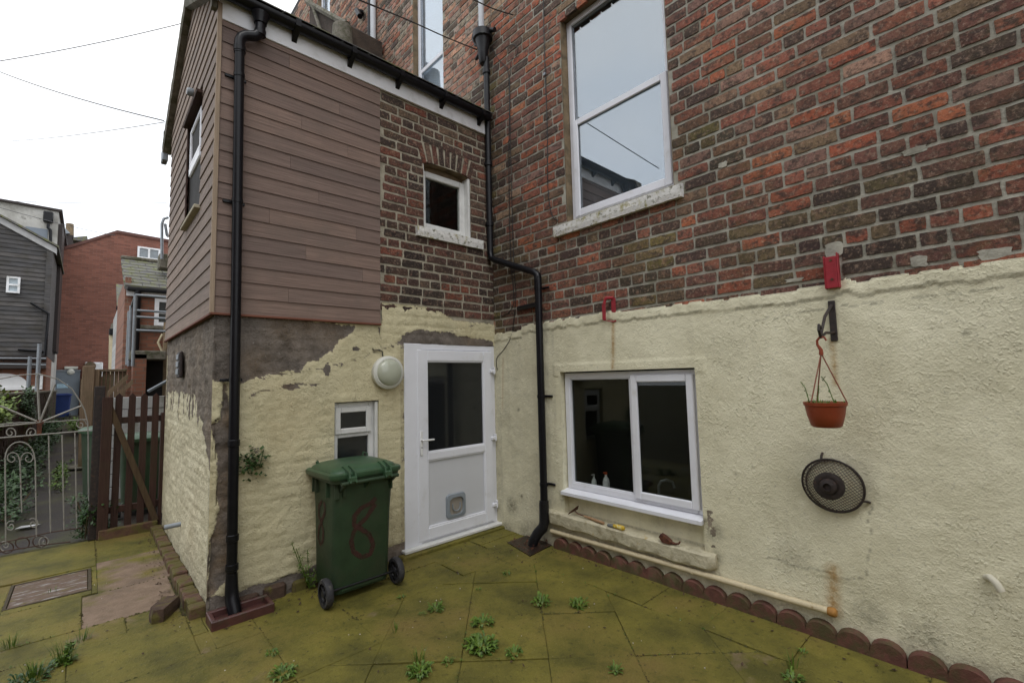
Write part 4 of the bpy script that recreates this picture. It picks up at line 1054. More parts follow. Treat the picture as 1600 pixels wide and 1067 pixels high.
m = MB(); m.prism([(XE - .1, .02, 4.30), (XE + .07, .02, 4.30), (XE + .07, .02, 4.54), (XE - .1, .02, 4.54)], (0, .0, 0)) if False else m.box(XE + .036, XE + .075, -.02, .03, 4.44, 4.60, .003)
m.build('soffit_end', M_VERGE, ext)
m = MB(); m.box(.02, XE + .025, .008, .034, 4.375, 4.60, .003); m.build('fascia', M_FASCIA, ext, 'white fascia board under the black gutter')
# gutter
m = MB(); gy, gz, gr_ = .092, 4.560, .056; ng = 12
for r_, fl in ((gr_, 1), (gr_ - .005, -1)):
    pass
rg = []
for x in (.10, XE + .10):
    ring = [Vector((x, gy + gr_ * cos(a), gz + gr_ * sin(a))) for a in [pi + pi * i / ng for i in range(ng + 1)]]
    ring += [Vector((x, gy + (gr_ - .006) * cos(a), gz + (gr_ - .006) * sin(a))) for a in [2 * pi - pi * i / ng for i in range(ng + 1)]]
    rg.append(ring)
m.loft(rg); gut = m.build('gutter', M_BLACK, ext, 'black half-round gutter along the eaves')
for u_ in (459, 547, 622, 690, 748):
    p = ony(u_, 160, .05); x = p.x
    m = MB(); m.prism([(x - .02, .036, 4.59), (x - .02, .155, 4.575), (x - .02, .15, 4.52), (x - .02, .07, 4.47), (x - .02, .036, 4.44)], (.04, 0, 0)); m.build('gutter_bracket', M_BLACK, gut)
m = MB(); m.box(XE + .095, XE + .115, .03, .165, 4.48, 4.57, .004); m.build('gutter_end_cap', M_BLACK, gut)
m = MB(); m.lathe([(.045, -.03), (.05, 0), (.066, .05)], (2.44, .098, 4.45), 'z', 16); m.build('gutter_outlet', M_BLACK, gut)

# --- door
door = MB(); DX0, DX1 = D[0], D[1]
frame_rect(door, 'y', DX0, DX1 - .02, D[2] + .03, D[3], .055, -.07, .0, .004)
door.box(DX1 - .185, DX1, -.06, .018, D[2] + .03, D[3] - .001, .004)          # wide side make-up post
frm = door.build('door', M_UPVC, ext, 'white plastic half-glazed back door with cat flap')
m = MB()
xl0, xl1 = ony(769, 600, .02).x + .0, ony(652, 600, .02).x
xl0 = .075; zb_, zt_ = .085, 1.895
frame_rect(m, 'y', xl0, xl1, zb_, zt_, .11, -.03, .026, .007)
zr = ony(715, 700, .02).z; m.box(xl0 + .11, xl1 - .11, -.03, .0255, zr - .075, zr - .0, .006); m.build('door_leaf', M_UPVC, frm)
m = MB(); m.box(xl0 + .10, xl1 - .10, -.016, .004, zb_ + .10, zr - .07); m.build('panel', M_PANEL, frm)
m = MB(); frame_rect(m, 'y', xl0 + .108, xl1 - .108, zb_ + .108, zr - .072, .016, .004, .020, .005); frame_rect(m, 'y', xl0 + .108, xl1 - .108, zr - .003, zt_ - .108, .014, -.004, .020, .005); m.build('glazing_bead', M_UPVC, frm)
m = MB(); m.box(xl0 + .11, xl1 - .11, -.006, .0, zr - .01, zt_ - .10); m.build('pane', glass_mat('door_glass', tint=(.55, .57, .58), rough=.08, dark=.6, dcol=(.02, .022, .024), ior=1.42), frm)
m = MB(); m.box(-.02, DX1 + .03, -.05, .075, D[2], D[2] + .03, .006); m.build('threshold', M_UPVC_W, frm)
m = MB(); hx = xl1 - .035; hz = ony(663, 692, .03).z
m.box(hx - .016, hx + .016, .027, .036, hz - .115, hz + .115, .006); m.tube([(hx, .036, hz + .03), (hx, .065, hz + .03), (hx - .02, .072, hz + .03), (hx - .115, .072, hz + .028)], .0085, 10)
m.box(hx - .004, hx + .004, .036, .039, hz - .06, hz - .035, .001); m.build('handle', mat('white_handle', (.74, .74, .74), .25, .03, bmp=0), frm)
m = MB(); m.lathe([(.006, 0), (.006, .002)], (hx, .0375, hz - .04), 'y', 10); m.build('keyhole', M_BLACK, frm)
for v_ in (580, 685, 790):
    zh = ony(766, v_, .03).z; m = MB(); m.box(xl0 - .045, xl0 + .028, .018, .046, zh - .018, zh + .018, .006); m.box(xl0 - .036, xl0 - .018, .018, .05, zh - .034, zh + .045, .005); m.build('hinge', M_UPVC, frm)
# cat flap
fc = ony(714, 789, .03); fx, fz = fc.x, fc.z
def rrect(cx, cz, w, h, r, y, n=6, flat_top=False):
    pts = []
    for (sx, sz, a0) in ((1, -1, -90), (1, 1, 0), (-1, 1, 90), (-1, -1, 180)):
        rr = r
        for i in range(n + 1):
            a = radians(a0 + 90 * i / n); pts.append(Vector((cx + sx * (w / 2 - rr) + rr * cos(a), y, cz + sz * (h / 2 - rr) + rr * sin(a))))
    return pts
m = MB(); o_, i_ = rrect(fx, fz, .235, .235, .035, .006), rrect(fx, fz - .004, .165, .165, .05, .006)
o2, i2 = [p + Vector((0, .020, 0)) for p in rrect(fx, fz, .225, .225, .035, .006)], [p + Vector((0, .024, 0)) for p in rrect(fx, fz - .004, .17, .17, .052, .006)]
n_ = len(o_); vs = o_ + o2 + i2 + i_
m.add(vs, [(a * n_ + k_, a * n_ + (k_ + 1) % n_, (a + 1) * n_ + (k_ + 1) % n_, (a + 1) * n_ + k_) for a in range(3) for k_ in range(n_)], True)
cf = m.build('cat_flap', M_GREYPL, frm)
m = MB(); m.add([p + Vector((0, .003, 0)) for p in rrect(fx, fz - .004, .168, .168, .05, .006)], [tuple(range(28))]); m.build('flap', mat('smoky_flap', (.30, .27, .23), .3, .1, 8, bmp=0), frm)
m = MB(); m.tube([(fx - .045, .022, fz + .02), (fx - .045, .024, fz - .02), (fx - .03, .026, fz - .045), (fx, .027, fz - .055), (fx + .03, .026, fz - .045), (fx + .045, .024, fz - .02), (fx + .045, .022, fz + .02)], .006, 8); m.build('flap_rim', M_GREYPL, frm)
# concrete step under the door
m = MB(); m.box(-.0, 1.22, .02, .115, -.04, .028, .008); o = m.build('door_step', M_FLAG, ext); o.color = (0, .5, .5, 1)
# rough stones at the foot of the extension wall
for i, (u_, w0) in enumerate(((390, .14), (430, .16), (470, .12), (505, .1))):
    x = ony(u_, 920, .03).x; m = MB(); m.box(x - w0 / 2, x + w0 / 2, -.02, .030 + .01 * (i % 2), -.03, .075 + .02 * (i % 2), .018); m.build('footing_stone', M_LBRICK, ext)

# --- wall lamp
p = ony(604, 582, .012); lp = thing('bulkhead_lamp', (p.x, .012, p.z), 'round cream bulkhead wall lamp beside the white door', 'wall lamp')
m = MB(); m.lathe([(.148, 0), (.152, .012), (.150, .045), (.128, .060), (.120, .058)], (p.x, .012, p.z), 'y', 40); m.build('casing', M_LAMPW, lp)
m = MB(); m.lathe([(.121, .052), (.119, .066), (.105, .082), (.075, .098), (.04, .106), (.001, .108)], (p.x, .012, p.z), 'y', 40); m.build('diffuser', M_GLAZE, lp)
m = MB(); c0 = ony(598, 555, .02)
m.tube([(c0.x, .02, p.z + .145), (c0.x, .018, p.z + .19), (c0.x + .03, .022, p.z + .205), (c0.x + .09, .02, p.z + .20), (c0.x + .10, .025, p.z + .22)], .005, 6); m.build('lamp_cable', M_CABLE, lp)
# small brick light on the side wall
p = onx(284, 569, XE); bl = thing('side_wall_light', (XE, p.y, p.z), 'small grey oblong light on the plastered side wall', 'wall light')
m = MB(); m.box(XE, XE + .03, p.y - .10, p.y + .10, p.z - .13, p.z + .12, .01); m.build('casing', M_IRON, bl)
for k in range(3): m = MB(); m.box(XE + .03, XE + .04, p.y - .07, p.y + .07, p.z - .10 + k * .07, p.z - .045 + k * .07, .006); m.build('lens', M_GALV, bl)
p = onx(268, 822, XE + .05); m = MB(); m.tube([(XE - .02, p.y + .02, p.z + .01), (XE + .10, p.y - .01, p.z)], .021, 14); m.build('outlet_pipe', M_GREYPL, label='short grey pipe stub poking out low on the side wall', cat='pipe', org=None)

# ================================================================== DOWNPIPES
def pipe_join(m, p, r, h=.05, ax=None): m.lathe([(r, 0), (r, h)], (p[0], p[1], p[2]), 'z', 20)
dp = thing('downpipe', (2.56, .08, 0), 'black downpipe at the boarded corner running into the brown gully', 'downpipe')
xt, xb_ = 2.575, 2.545; R1 = .034
m = MB(); m.tube([(xt, .082, 4.18), (xb_, .082, .24)], R1, 20); m.build('pipe', M_BLACK, dp)
m = MB(); m.tube([(2.44, .098, 4.46), (2.44, .098, 4.38), (2.445, .098, 4.34), (2.475, .092, 4.305), (2.535, .085, 4.285), (2.565, .083, 4.255), (xt, .082, 4.22), (xt, .082, 4.12)], .037, 18); m.build('swan_neck', M_BLACK, dp)
for z_, rr in ((4.13, .041), (4.32, .042), (1.16, .039), (.50, .040), (.30, .041)):
    t_ = (4.18 - z_) / 3.94; xx = xt + (xb_ - xt) * t_ if z_ < 4.2 else 2.44
    m = MB(); m.lathe([(R1, 0), (rr, .004), (rr, .045), (R1, .05)], (xx, .082 if z_ < 4.2 else .098, z_), 'z', 20); m.build('collar', M_BLACK, dp)
for z_ in (3.93, 2.95, 1.62):
    t_ = (4.18 - z_) / 3.94; xx = xt + (xb_ - xt) * t_
    m = MB(); m.lathe([(R1 + .004, 0), (R1 + .004, .03)], (xx, .082, z_), 'z', 20); m.box(xx, xx + .085, .02, .034, z_ + .004, z_ + .026, .003); m.box(xx - .06, xx, .02, .034, z_ + .004, z_ + .026, .003); m.build('clip', M_BLACK, dp)
m = MB(); m.tube([(xb_, .082, .28), (xb_, .085, .17), (xb_ - .002, .10, .11), (xb_ - .008, .135, .06), (xb_ - .01, .15, .03)], [.036, .042, .044, .043, .04], 18); m.build('shoe', M_BLACK, dp)
gu = thing('gully_surround', (2.5, .16, 0), 'brown clay gully tray under the left downpipe', 'gully')
m = MB(); gx0, gx1, gy0, gy1 = 2.31, 2.69, .05, .25
frame_rect(m, 'z', 0, 0, 0, 0, 0, 0, 0) if False else None
for b_ in ((gx0, gx1, gy0, gy0 + .03), (gx0, gx1, gy1 - .03, gy1), (gx0, gx0 + .03, gy0 + .03, gy1 - .03), (gx1 - .03, gx1, gy0 + .03, gy1 - .03)): m.box(b_[0], b_[1], b_[2], b_[3], -.01, .062, .006)
m.build('rim', M_GULLY, gu); m = MB(); m.box(gx0 + .03, gx1 - .03, gy0 + .03, gy1 - .03, .0, .018); m.build('tray', M_GULLY, gu)

ip = thing('rainwater_pipe', (.05, .05, 0), 'black iron rainwater pipe with hopper in the inner corner', 'downpipe')
R2 = .035; c_top = (.055, .030)
m = MB(); m.tube([(.075, .045, 5.30), (.075, .045, 2.98)], R2, 18); m.build('upper_pipe', M_BLACKP, ip)
m = MB(); m.tube([(.075, .045, 3.02), (.075, .06, 2.94), (.075, .12, 2.905), (.075, .66, 2.68), (.075, .72, 2.655), (.075, .765, 2.615), (.075, .77, 2.56), (.075, .77, 2.48)], [R2] * 3 + [.033] * 2 + [.038] * 3, 18); m.build('offset', M_BLACK, ip)
m = MB(); m.tube([(.075, .77, 2.60), (.075, .765, .26)], .036, 20); m.build('lower_pipe', M_BLACK, ip)
m = MB(); m.tube([(.075, .765, .42), (.078, .765, .36)], [.045, .047], 20); m.tube([(.078, .765, .40), (.08, .765, .22), (.09, .755, .17), (.125, .72, .12), (.15, .69, .06), (.16, .68, .0)], [.046, .048, .05, .05, .048, .046], 18); m.build('shoe', M_BLACKP, ip)
m = MB(); m.lathe([(.040, 0), (.052, .02), (.058, .14), (.090, .29), (.115, .30), (.115, .38), (.10, .385)], (.10, .02, 5.23), 'z', 12); m.build('hopper', M_BLACKP, ip)
for z_ in (5.1, 4.0, 3.3):
    m = MB(); m.lathe([(R2, 0), (.046, .006), (.046, .05), (R2, .056)], (.075, .045, z_), 'z', 18); m.build('collar', M_BLACKP, ip)
for z_ in (2.47, 1.40, .56):
    m = MB(); m.lathe([(.041, 0), (.041, .03)], (.075, .768, z_), 'z', 20); m.box(.015, .03, .77, .87, z_ + .004, z_ + .026, .004); m.build('clip', M_BLACK, ip)
m = MB(); m.tube([(.075, -.02, 5.72), (.09, -.14, 5.74), (.09, -.17, 5.66), (.09, -.12, 5.55), (.085, -.03, 5.5)], .022, 10); m.tube([(.10, -.03, 5.78), (.10, -.03, 5.5)], .026, 10); m.tube([(.05, -.17, 5.42), (.085, -.05, 5.42)], .022, 10); m.tube([(.075, .07, 5.62), (.07, .20, 5.56)], .026, 10); m.build('branch_pipe', M_BLACKP, ip)
wp = MB(); q = onx(757, 0, .08); wp.tube([(.10, .0, 5.6), (.10, .0, 10.4)], .033, 16); wp.build('waste_pipe', M_WHITEPIPE, label='white plastic pipe rising from the black hopper', cat='pipe')
p = onx(583, 50, .06)
wp = MB(); wp.tube([(.06, p.y, 5.2), (.06, p.y, 10.4)], .045, 16); wp.build('waste_pipe', M_WHITEPIPE, label='white plastic pipe beside a thin black one beyond the extension roof', cat='pipe')
wp = MB(); wp.tube([(.06, p.y - .13, 5.2), (.06, p.y - .13, 10.4)], .035, 16); wp.build('soil_pipe', M_BLACKP, label='thin black pipe left of the far white pipe above the roof', cat='pipe')
p = onx(562, 18, .08); wp = MB(); wp.tube([(.02, p.y, p.z), (.12, p.y - .02, p.z - .02)], .05, 12); wp.tube([(.12, p.y - .02, p.z), (.12, p.y + .1, p.z - .18)], .045, 10); wp.build('flue_elbow', M_BLACK, label='small black elbow pipe on the wall left of the far pipes', cat='pipe')
# old wooden trough / bracket above the extension roof
tr = thing('old_wooden_trough', (.3, -4.6, 8), 'weathered mossy wooden box bracket on the wall above the roof', 'box')
a = onx(484, 6, .6); b = onx(545, 40, .6)
m = MB(); m.prism([a, b, b + Vector((0, 0, -.60)), a + Vector((0, 0, -.60))], (-.55, 0, 0)); m.build('box_side', mat('dark_rotten_wood', (.05, .035, .025), .9, .4, 8, bmp=.01, bs=30), tr)
m = MB(); m.tube([a + Vector((.03, 0, 0)), b + Vector((.03, 0, 0))], .05, 6); m.build('rim', M_VERGE, tr)
m = MB(); m.tube([a + Vector((.05, .2, -.1)), b + Vector((.05, -.2, -1.0))], .03, 6); m.build('brace', M_VERGE, tr)
p = onx(535, 58, .7); m = MB(); m.lathe([(.16, 0), (.14, .45)], p + Vector((0, 0, -.3)), 'z', 14); m.build('pot', M_VERGE, tr)

# outlet stub in the brickwork
p = onx(812, 482, .02); m = MB(); m.tube([(-.01, p.y - .04, p.z), (.035, p.y + .0, p.z), (.04, .73, p.z + .005)], .024, 12); m.build('overflow_stub', M_BLACKP, label='stubby black pipe joining the corner downpipe from the brick wall', cat='pipe')
# gully behind corner downpipe
gq = [onz(793, 848), onz(828, 869), onz(862, 852), onz(826, 836)]
m = MB(); m.prism([(q.x, q.y, -.002) for q in gq], (0, 0, .010)); m.build('gully_grate', mat('wet_gully', (.022, .015, .012), .3, .5, 20, bmp=.004, c2=(.08, .03, .015), t2=(.55, .66), s2=22), label='dark open gully full of wet leaves under the corner pipe', cat='gully')
m = MB()
for k in range(70):
    a_, b_ = random.random(), random.random(); q = gq[0].lerp(gq[1], a_).lerp(gq[3].lerp(gq[2], a_), b_)
    leafquad(m, Vector((q.x, q.y, .010 + rnd(0, .012))), rnd(.02, .05), rnd(.006, .02), rnd(0, 6.28), rnd(0, .5))
m.build('gully_leaves', mat('wet_red_leaf', (.09, .03, .014), .5, .5, 40, bmp=0), kind='stuff', label='wet brown leaves and twigs in the corner gully', cat='leaves')

# ================================================================== cream pipe and scalloped edging
pa, pb_ = onx(862, 829, .04), onx(1300, 955, .04)
cp = thing('cream_pipe', (.04, pa.y, pa.z), 'long cream painted pipe along the foot of the cream wall', 'pipe')
m = MB(); q0 = Vector((.045, .82, pa.z)); q1 = Vector((.045, pb_.y, pb_.z)); m.tube([q0, q0.lerp(q1, .5) + Vector((0, 0, .004)), q1], .0205, 16); m.build('pipe', M_CREAMPIPE, cp)
m = MB(); m.lathe([(.022, -.02), (.026, -.01), (.026, .018), (.018, .026)], q1, 'y', 16); m.build('end_cap', mat('rusty_yellow_cap', (.35, .17, .04), .6, .2, 30, bmp=.001), cp)
for t_ in (.1, .62, .78): q = q0.lerp(q1, t_); m = MB(); m.lathe([(.023, -.008), (.0245, 0), (.023, .008)], q, 'y', 16); m.build('clip', M_CREAMPIPE, cp)
se = thing('scalloped_edging', (.04, 2, 0), 'row of red scalloped edging tiles along the foot of the cream wall', 'edging')
Wd = .158; y = .86; 
while y < 5.6:
    nsc = 4; Lh_ = nsc * Wd; m = MB(); top = []; K_ = 10
    for s_ in range(nsc):
        for i in range(K_ + (1 if s_ == nsc - 1 else 0)):
            a = pi - pi * i / K_; yy = y + s_ * Wd + Wd / 2 + cos(a) * (Wd / 2 - .001); zz = .036 + sin(a) * .066 if 0 < i < K_ else .034
            top.append((yy, zz))
    ring_f = [(.052 + .002 * nz1(a, b, 0, 30), a, b) for a, b in top]; xo, xi = .060, .005
    n_ = len(top); lean = rnd(-.004, .004)
    f1 = [Vector((xo + lean, a, -.03)) for a, b in top]; f2 = [Vector((xo + lean * 1.5, a, b - .007)) for a, b in top]; f3 = [Vector((xo - .007 + lean, a, b)) for a, b in top]; f4 = [Vector((xi + .006, a, b)) for a, b in top]; f5 = [Vector((xi, a, -.03)) for a, b in top]
    vs = f1 + f2 + f3 + f4 + f5
    fs = [(r_ * n_ + i, r_ * n_ + i + 1, (r_ + 1) * n_ + i + 1, (r_ + 1) * n_ + i) for r_ in range(4) for i in range(n_ - 1)] + [tuple(r_ * n_ for r_ in range(5)), tuple(r_ * n_ + n_ - 1 for r_ in range(4, -1, -1))]
    m.add(vs, fs, True); m.build('edging_tile', M_SCALLOP, se); y += Lh_ + .004
# brick-on-edge edging beside the side wall
be = thing('brick_edging', (2.74, -1.2, 0), 'line of mossy red bricks set along the side wall of the extension', 'edging')
y = -.04; k = 0; 
while y > -2.62:
    m = MB(); wd = .098 + rnd(-.006, .006); x0_ = 2.665 + rnd(0, .008); x1_ = 2.765 + rnd(-.006, .006)
    Mx = Matrix.Translation((0, 0, 0)) @ Matrix.Rotation(rnd(-.03, .03), 4, 'X')
    m.box(x0_, x1_, y - wd, y - .006, -.04, .072 + rnd(-.012, .012) - .01 * (k > 8), .009); o = m.build('brick', M_EDGEB, be); y -= wd; k += 1
# loose brick
cb = Vector((2.885, -.27, 0)); lb = MB(); Mx = Matrix.Translation(cb) @ Matrix.Rotation(radians(62), 4, 'Z')
lb.loft([[Mx @ Vector(q) for q in r_] for r_ in ([(-.115, -.055, 0), (.07, -.06, 0), (.125, -.02, 0), (.12, .045, 0), (-.11, .055, 0)], [(-.118, -.057, .04), (.07, -.062, .04), (.13, -.02, .04), (.122, .047, .04), (-.113, .057, .04)], [(-.112, -.05, .085), (.065, -.055, .09), (.12, -.015, .088), (.115, .042, .086), (-.108, .05, .08)])], smooth=False); lb.box(-.155, -.12, -.03, .05, .0, .07, .012, M=Mx) if False else None
lb.build('loose_brick', M_LBRICK, label='loose mossy dark brick lying on the paving near the gully', cat='brick')
# manhole cover
mh = thing('manhole_cover', (3.48, -1.5, 0), 'worn rectangular manhole cover with white smears near the iron gate', 'manhole cover')
m = MB(); x0_, x1_, y0_, y1_ = 3.255, 3.74, -1.80, -1.21
for b_ in ((x0_, x1_, y0_, y0_ + .02), (x0_, x1_, y1_ - .02, y1_), (x0_, x0_ + .02, y0_ + .02, y1_ - .02), (x1_ - .02, x1_, y0_ + .02, y1_ - .02)): m.box(*b_, -.02, .004, .002)
m.build('frame', M_FRAMEM, mh)
m = MB(); m.box(x0_ + .025, x1_ - .025, y0_ + .025, y1_ - .025, -.03, .001, .003); m.build('cover', M_COVER, mh)

# ================================================================== WHEELIE BIN
bn = thing('wheelie_bin', (1.75, .3, 0), 'green wheelie bin with faded red 8 painted on it in front of the white door', 'wheelie bin')
BX0, BX1 = 1.505, 2.005
def rr2(cx, cy, w, d, r, z, n=5, tilt=0.0):
    pts = []
    for (sx, sy, a0) in ((1, -1, -90), (1, 1, 0), (-1, 1, 90), (-1, -1, 180)):
        for i in range(n + 1):
            a = radians(a0 + 90 * i / n); x = cx + sx * (w / 2 - r) + r * cos(a); y = cy + sy * (d / 2 - r) + r * sin(a); pts.append(Vector((x, y, z + (y - cy) * tilt)))
    return pts
bcx = 1.755
m = MB(); m.loft([rr2(bcx, .27, .43, .36, .05, .055), rr2(bcx, .27, .445, .385, .055, .10), rr2(bcx, .275, .455, .44, .06, .60), rr2(bcx, .28, .475, .475, .06, .84), rr2(bcx, .28, .478, .478, .06, .885)])
m.build('body', M_BINB, bn)
m = MB(); m.loft([rr2(bcx, .28, .478, .48, .06, .852), rr2(bcx, .285, .535, .54, .06, .868), rr2(bcx, .285, .545, .55, .06, .900), rr2(bcx, .285, .50, .50, .06, .905)]); m.build('rim', M_BINB, bn)
lz = .905; m = MB(); tl = -.05
m.loft([rr2(bcx, .28, .555, .575, .06, lz - .018, 6, .03), rr2(bcx, .28, .570, .59, .065, lz - .004, 6, .03), rr2(bcx, .28, .568, .588, .065, lz + .018, 6, .03), rr2(bcx, .28, .545, .565, .06, lz + .026, 6, .03),
        rr2(bcx, .28, .515, .525, .07, lz + .024, 6, .03), rr2(bcx, .28, .500, .505, .08, lz + .044, 6, .02), rr2(bcx, .275, .44, .43, .09, lz + .062, 6, .01), rr2(bcx, .27, .30, .28, .09, lz + .078, 6, 0), rr2(bcx, .27, .12, .10, .04, lz + .083, 6, 0)])
m.build('lid', M_BINL, bn)
for x_ in (1.90, 1.62):    # moulded hinge horns at the back edge
    m = MB()
    for s_ in (-1, 1):
        m.prism([(x_ + s_ * .022 - .006, .36, lz + .045), (x_ + s_ * .022 - .006, .50, lz + .075), (x_ + s_ * .022 - .006, .60, lz + .045), (x_ + s_ * .022 - .006, .625, lz - .03), (x_ + s_ * .022 - .006, .59, lz - .045), (x_ + s_ * .022 - .006, .565, lz + .0)], (.012, 0, 0))
    m.box(x_ - .03, x_ + .03, .585, .62, lz - .03, lz + .012, .006); m.build('hinge', M_BINL, bn)
m = MB(); m.tube([(1.53, .595, lz - .035), (1.98, .595, lz - .035)], .014, 12); m.build('handle_bar', M_BINB, bn)
for x_ in (1.56, 1.76, 1.95):
    m = MB(); m.prism([(x_ - .008, .50, .87), (x_ - .008, .60, .88), (x_ - .008, .60, .855), (x_ - .008, .50, .79)], (.016, 0, 0)); m.build('handle_bracket', M_BINB, bn)
for (x_, y_) in ((2.005, .17), (2.005, .11), (2.005, .39), (1.985, .505)):
    m = MB(); m.box(x_ - .025, x_ + .008, y_ - .008, y_ + .008, .75, .86, .003); m.build('rib', M_BINB, bn)
for x_ in (1.55, 1.93):
    m = MB(); m.box(x_ - .008, x_ + .008, .50, .530, .76, .86, .003); m.build('rib', M_BINB, bn)
m = MB(); m.tube([(1.97, .10, lz + .048), (1.975, .10, lz + .066), (1.955, .06, lz + .066), (1.95, .06, lz + .05)], .009, 8); m.tube([(1.53, .06, lz + .04), (1.53, .045, lz + .075), (1.56, .04, lz + .09), (1.57, .04, lz + .04)], .008, 8); m.build('lid_grip', M_BINL, bn)
m = MB(); m.tube([(1.465, .46, .10), (2.045, .46, .10)], .009, 10); m.build('axle', M_BLACKP, bn)
m = MB(); m.box(1.58, 1.93, .40, .462, .06, .15, .015); m.build('axle_housing', M_BINB, bn)
for x_ in (1.477, 2.033):
    s_ = 1 if x_ > 1.7 else -1; Mt = None; m = MB()
    m.lathe([(.070, -.024), (.092, -.024), (.100, -.014), (.100, .014), (.092, .024), (.070, .024)], (x_, .46, .10), 'x', 32, cap=False); w1 = m.build('wheel', M_RUBBER, bn)
    m = MB(); m.lathe([(.073, -.016), (.073, .010), (.060, .012), (.054, .002), (.026, .004), (.024, .022), (.014, .024)], (x_, .46, .10), 'x', 28)
    for k in range(6):
        a = k * pi / 3; m.box(-.014, .014, -.006, .006, .024, .062, .002, M=Matrix.Translation((x_, .46, .10)) @ Matrix.Rotation(a, 4, 'X'))
    m.build('hub', mat('black_wheel_plastic', (.022, .022, .025), .45, .2, bmp=0) if x_ < 1.7 else bpy.data.materials['black_wheel_plastic'], w1)
# faded painted eights
def stroke(m, pts, w, nrm, close=False):
    P = [Vector(p) for p in pts]; n_ = len(P); L_, R_ = [], []
    for i in range(n_):
        t = (P[min(i + 1, n_ - 1)] - P[max(i - 1, 0)]).normalized(); s_ = t.cross(nrm).normalized(); ww = w * (.8 + .4 * abs(nz1(i, 1, 0, .7))); L_.append(P[i] + s_ * ww); R_.append(P[i] - s_ * ww)
    m.add(L_ + R_, [(i, i + 1, n_ + i + 1, n_ + i) for i in range(n_ - 1)])
def body_y(z): return .27 + .005 * (z - .1) / .5 + (.1925 + .0275 * (z - .10) / .5 if z < .6 else .22 + .0175 * (z - .6) / .24)
def body_x(z): return bcx + (.2225 + .005 * (z - .1) / .5 if z < .6 else .2275 + .01 * (z - .6) / .24)
m = MB(); e8 = []
px = [(586, 777), (578, 786), (563, 793), (553, 806), (553, 820), (565, 826), (577, 835), (584, 850), (580, 866), (566, 871), (553, 862), (549, 845), (553, 830), (562, 818), (572, 808), (580, 795), (588, 782)]
for i in range(len(px) - 1):
    for t in (0, .33, .66):
        u_, v_ = px[i][0] + (px[i + 1][0] - px[i][0]) * t, px[i][1] + (px[i + 1][1] - px[i][1]) * t
        q = ony(u_, v_, .49); e8.append(Vector((q.x, body_y(q.z) + .003, q.z)))
stroke(m, e8, .019, Vector((0, 1, 0)))
def paint_mat():
    mm, nt, b = new_mat('faded_red_paint'); P = pos(nt); b.inputs['Base Color'].default_value = (.055, .018, .014, 1); b.inputs['Roughness'].default_value = .7
    nt.links.new(mth(nt, 'MULTIPLY', ramp(nt, noise_n(nt, P, 24, 6, .7), .2, .5), .8), b.inputs['Alpha']); return mm
M_GRAF = paint_mat()
m.build('painted_number', M_GRAF, bn)
m = MB(); e8 = []
px = [(503, 782), (498, 790), (497, 805), (501, 815), (504, 830), (503, 845), (499, 850), (496, 840), (497, 825), (502, 812), (507, 800), (507, 788), (503, 782)]
for i in range(len(px) - 1):
    for t in (0, .5):
        u_, v_ = px[i][0] + (px[i + 1][0] - px[i][0]) * t, px[i][1] + (px[i + 1][1] - px[i][1]) * t
        q = onx(u_, v_, 1.99); e8.append(Vector((body_x(q.z) + .0035, q.y, q.z)))
stroke(m, e8, .018, Vector((1, 0, 0))); m.build('painted_number', M_GRAF, bn)

# ================================================================== things on and at the cream wall
# red brackets
def A3(u_, v_, x): return onx(u_, v_, x)
rb = thing('red_bracket', tuple(onx(952, 485, .01)), 'open red painted metal bracket loop at the top of the cream wall', 'bracket')
m = MB(); a, b, c, d = onx(943, 475, .06), onx(943, 500, .06), onx(959, 503, .02), onx(959, 465, .02)
m.box(.055, .062, a.y - .018, a.y + .018, b.z, a.z, .002); m.build('strap', M_RED, rb)
m = MB(); m.box(.010, .018, c.y - .022, c.y + .022, c.z, d.z, .002); m.build('back_plate', M_RED, rb)
m = MB(); m.tube([(.055, a.y, a.z), (.05, a.y + .02, a.z + .05), (.012, c.y, d.z)], .014, 6); m.tube([(.058, b.y, b.z), (.014, c.y, c.z)], .005, 6); m.build('arm', M_RED, rb)
rb2 = thing('red_bracket', tuple(onx(1301, 425, .01)), 'solid red boxed metal bracket on the brick edge over the hanging basket', 'bracket')
t0, b0_ = onx(1302, 398, .0), onx(1303, 452, .0); yc = onx(1303, 425, .02).y
m = MB(); m.box(.006, .055, yc - .045, yc - .037, b0_.z, t0.z - .01, .003); m.box(.006, .055, yc + .022, yc + .030, b0_.z, t0.z, .003); m.box(.048, .056, yc - .037, yc + .022, b0_.z, t0.z - .02, .003); m.build('channel', M_RED, rb2)
for k, zz in enumerate((.25, .8)):
    m = MB(); m.lathe([(.008, 0), (.008, .004)], (.056, yc - .005, b0_.z + (t0.z - b0_.z) * zz), 'x', 10); m.build('screw', M_RUST, rb2)
# hanging bracket and basket
hb = thing('wall_bracket', (.012, 3.19, 1.9), 'black iron hanging bracket fixed to the cream wall', 'bracket')
yb = 3.185
zt1, zb1 = onx(1298, 470, .02).z, onx(1302, 533, .02).z; pe = onx(1283, 513, .17)
m = MB(); m.box(.012, .026, yb - .018, yb + .018, zb1, zt1, .003); m.build('back_strap', M_IRON, hb)
arm_y = yb - .01; ex = .25
m = MB(); m.tube([(.026, yb, zt1 - .03), (ex * .6, yb - .01, (zt1 + 1.83) / 2 - .01), (ex, yb - .015, 1.80)], .009, 8); m.tube([(.026, yb, zb1 + .05), (ex * .6, yb - .012, zb1 + .045), (ex, yb - .015, 1.79), (ex + .03, yb - .015, 1.83), (ex + .02, yb - .015, 1.86), (ex - .005, yb - .012, 1.84)], .008, 8); m.build('arm', M_IRON, hb)
hk = onx(1283, 535, ex); kz = hk.z
bx = ex; cy_ = onx(1290, 645, bx).y; ptop = onx(1290, 628, bx).z; pbot = onx(1292, 667, bx).z
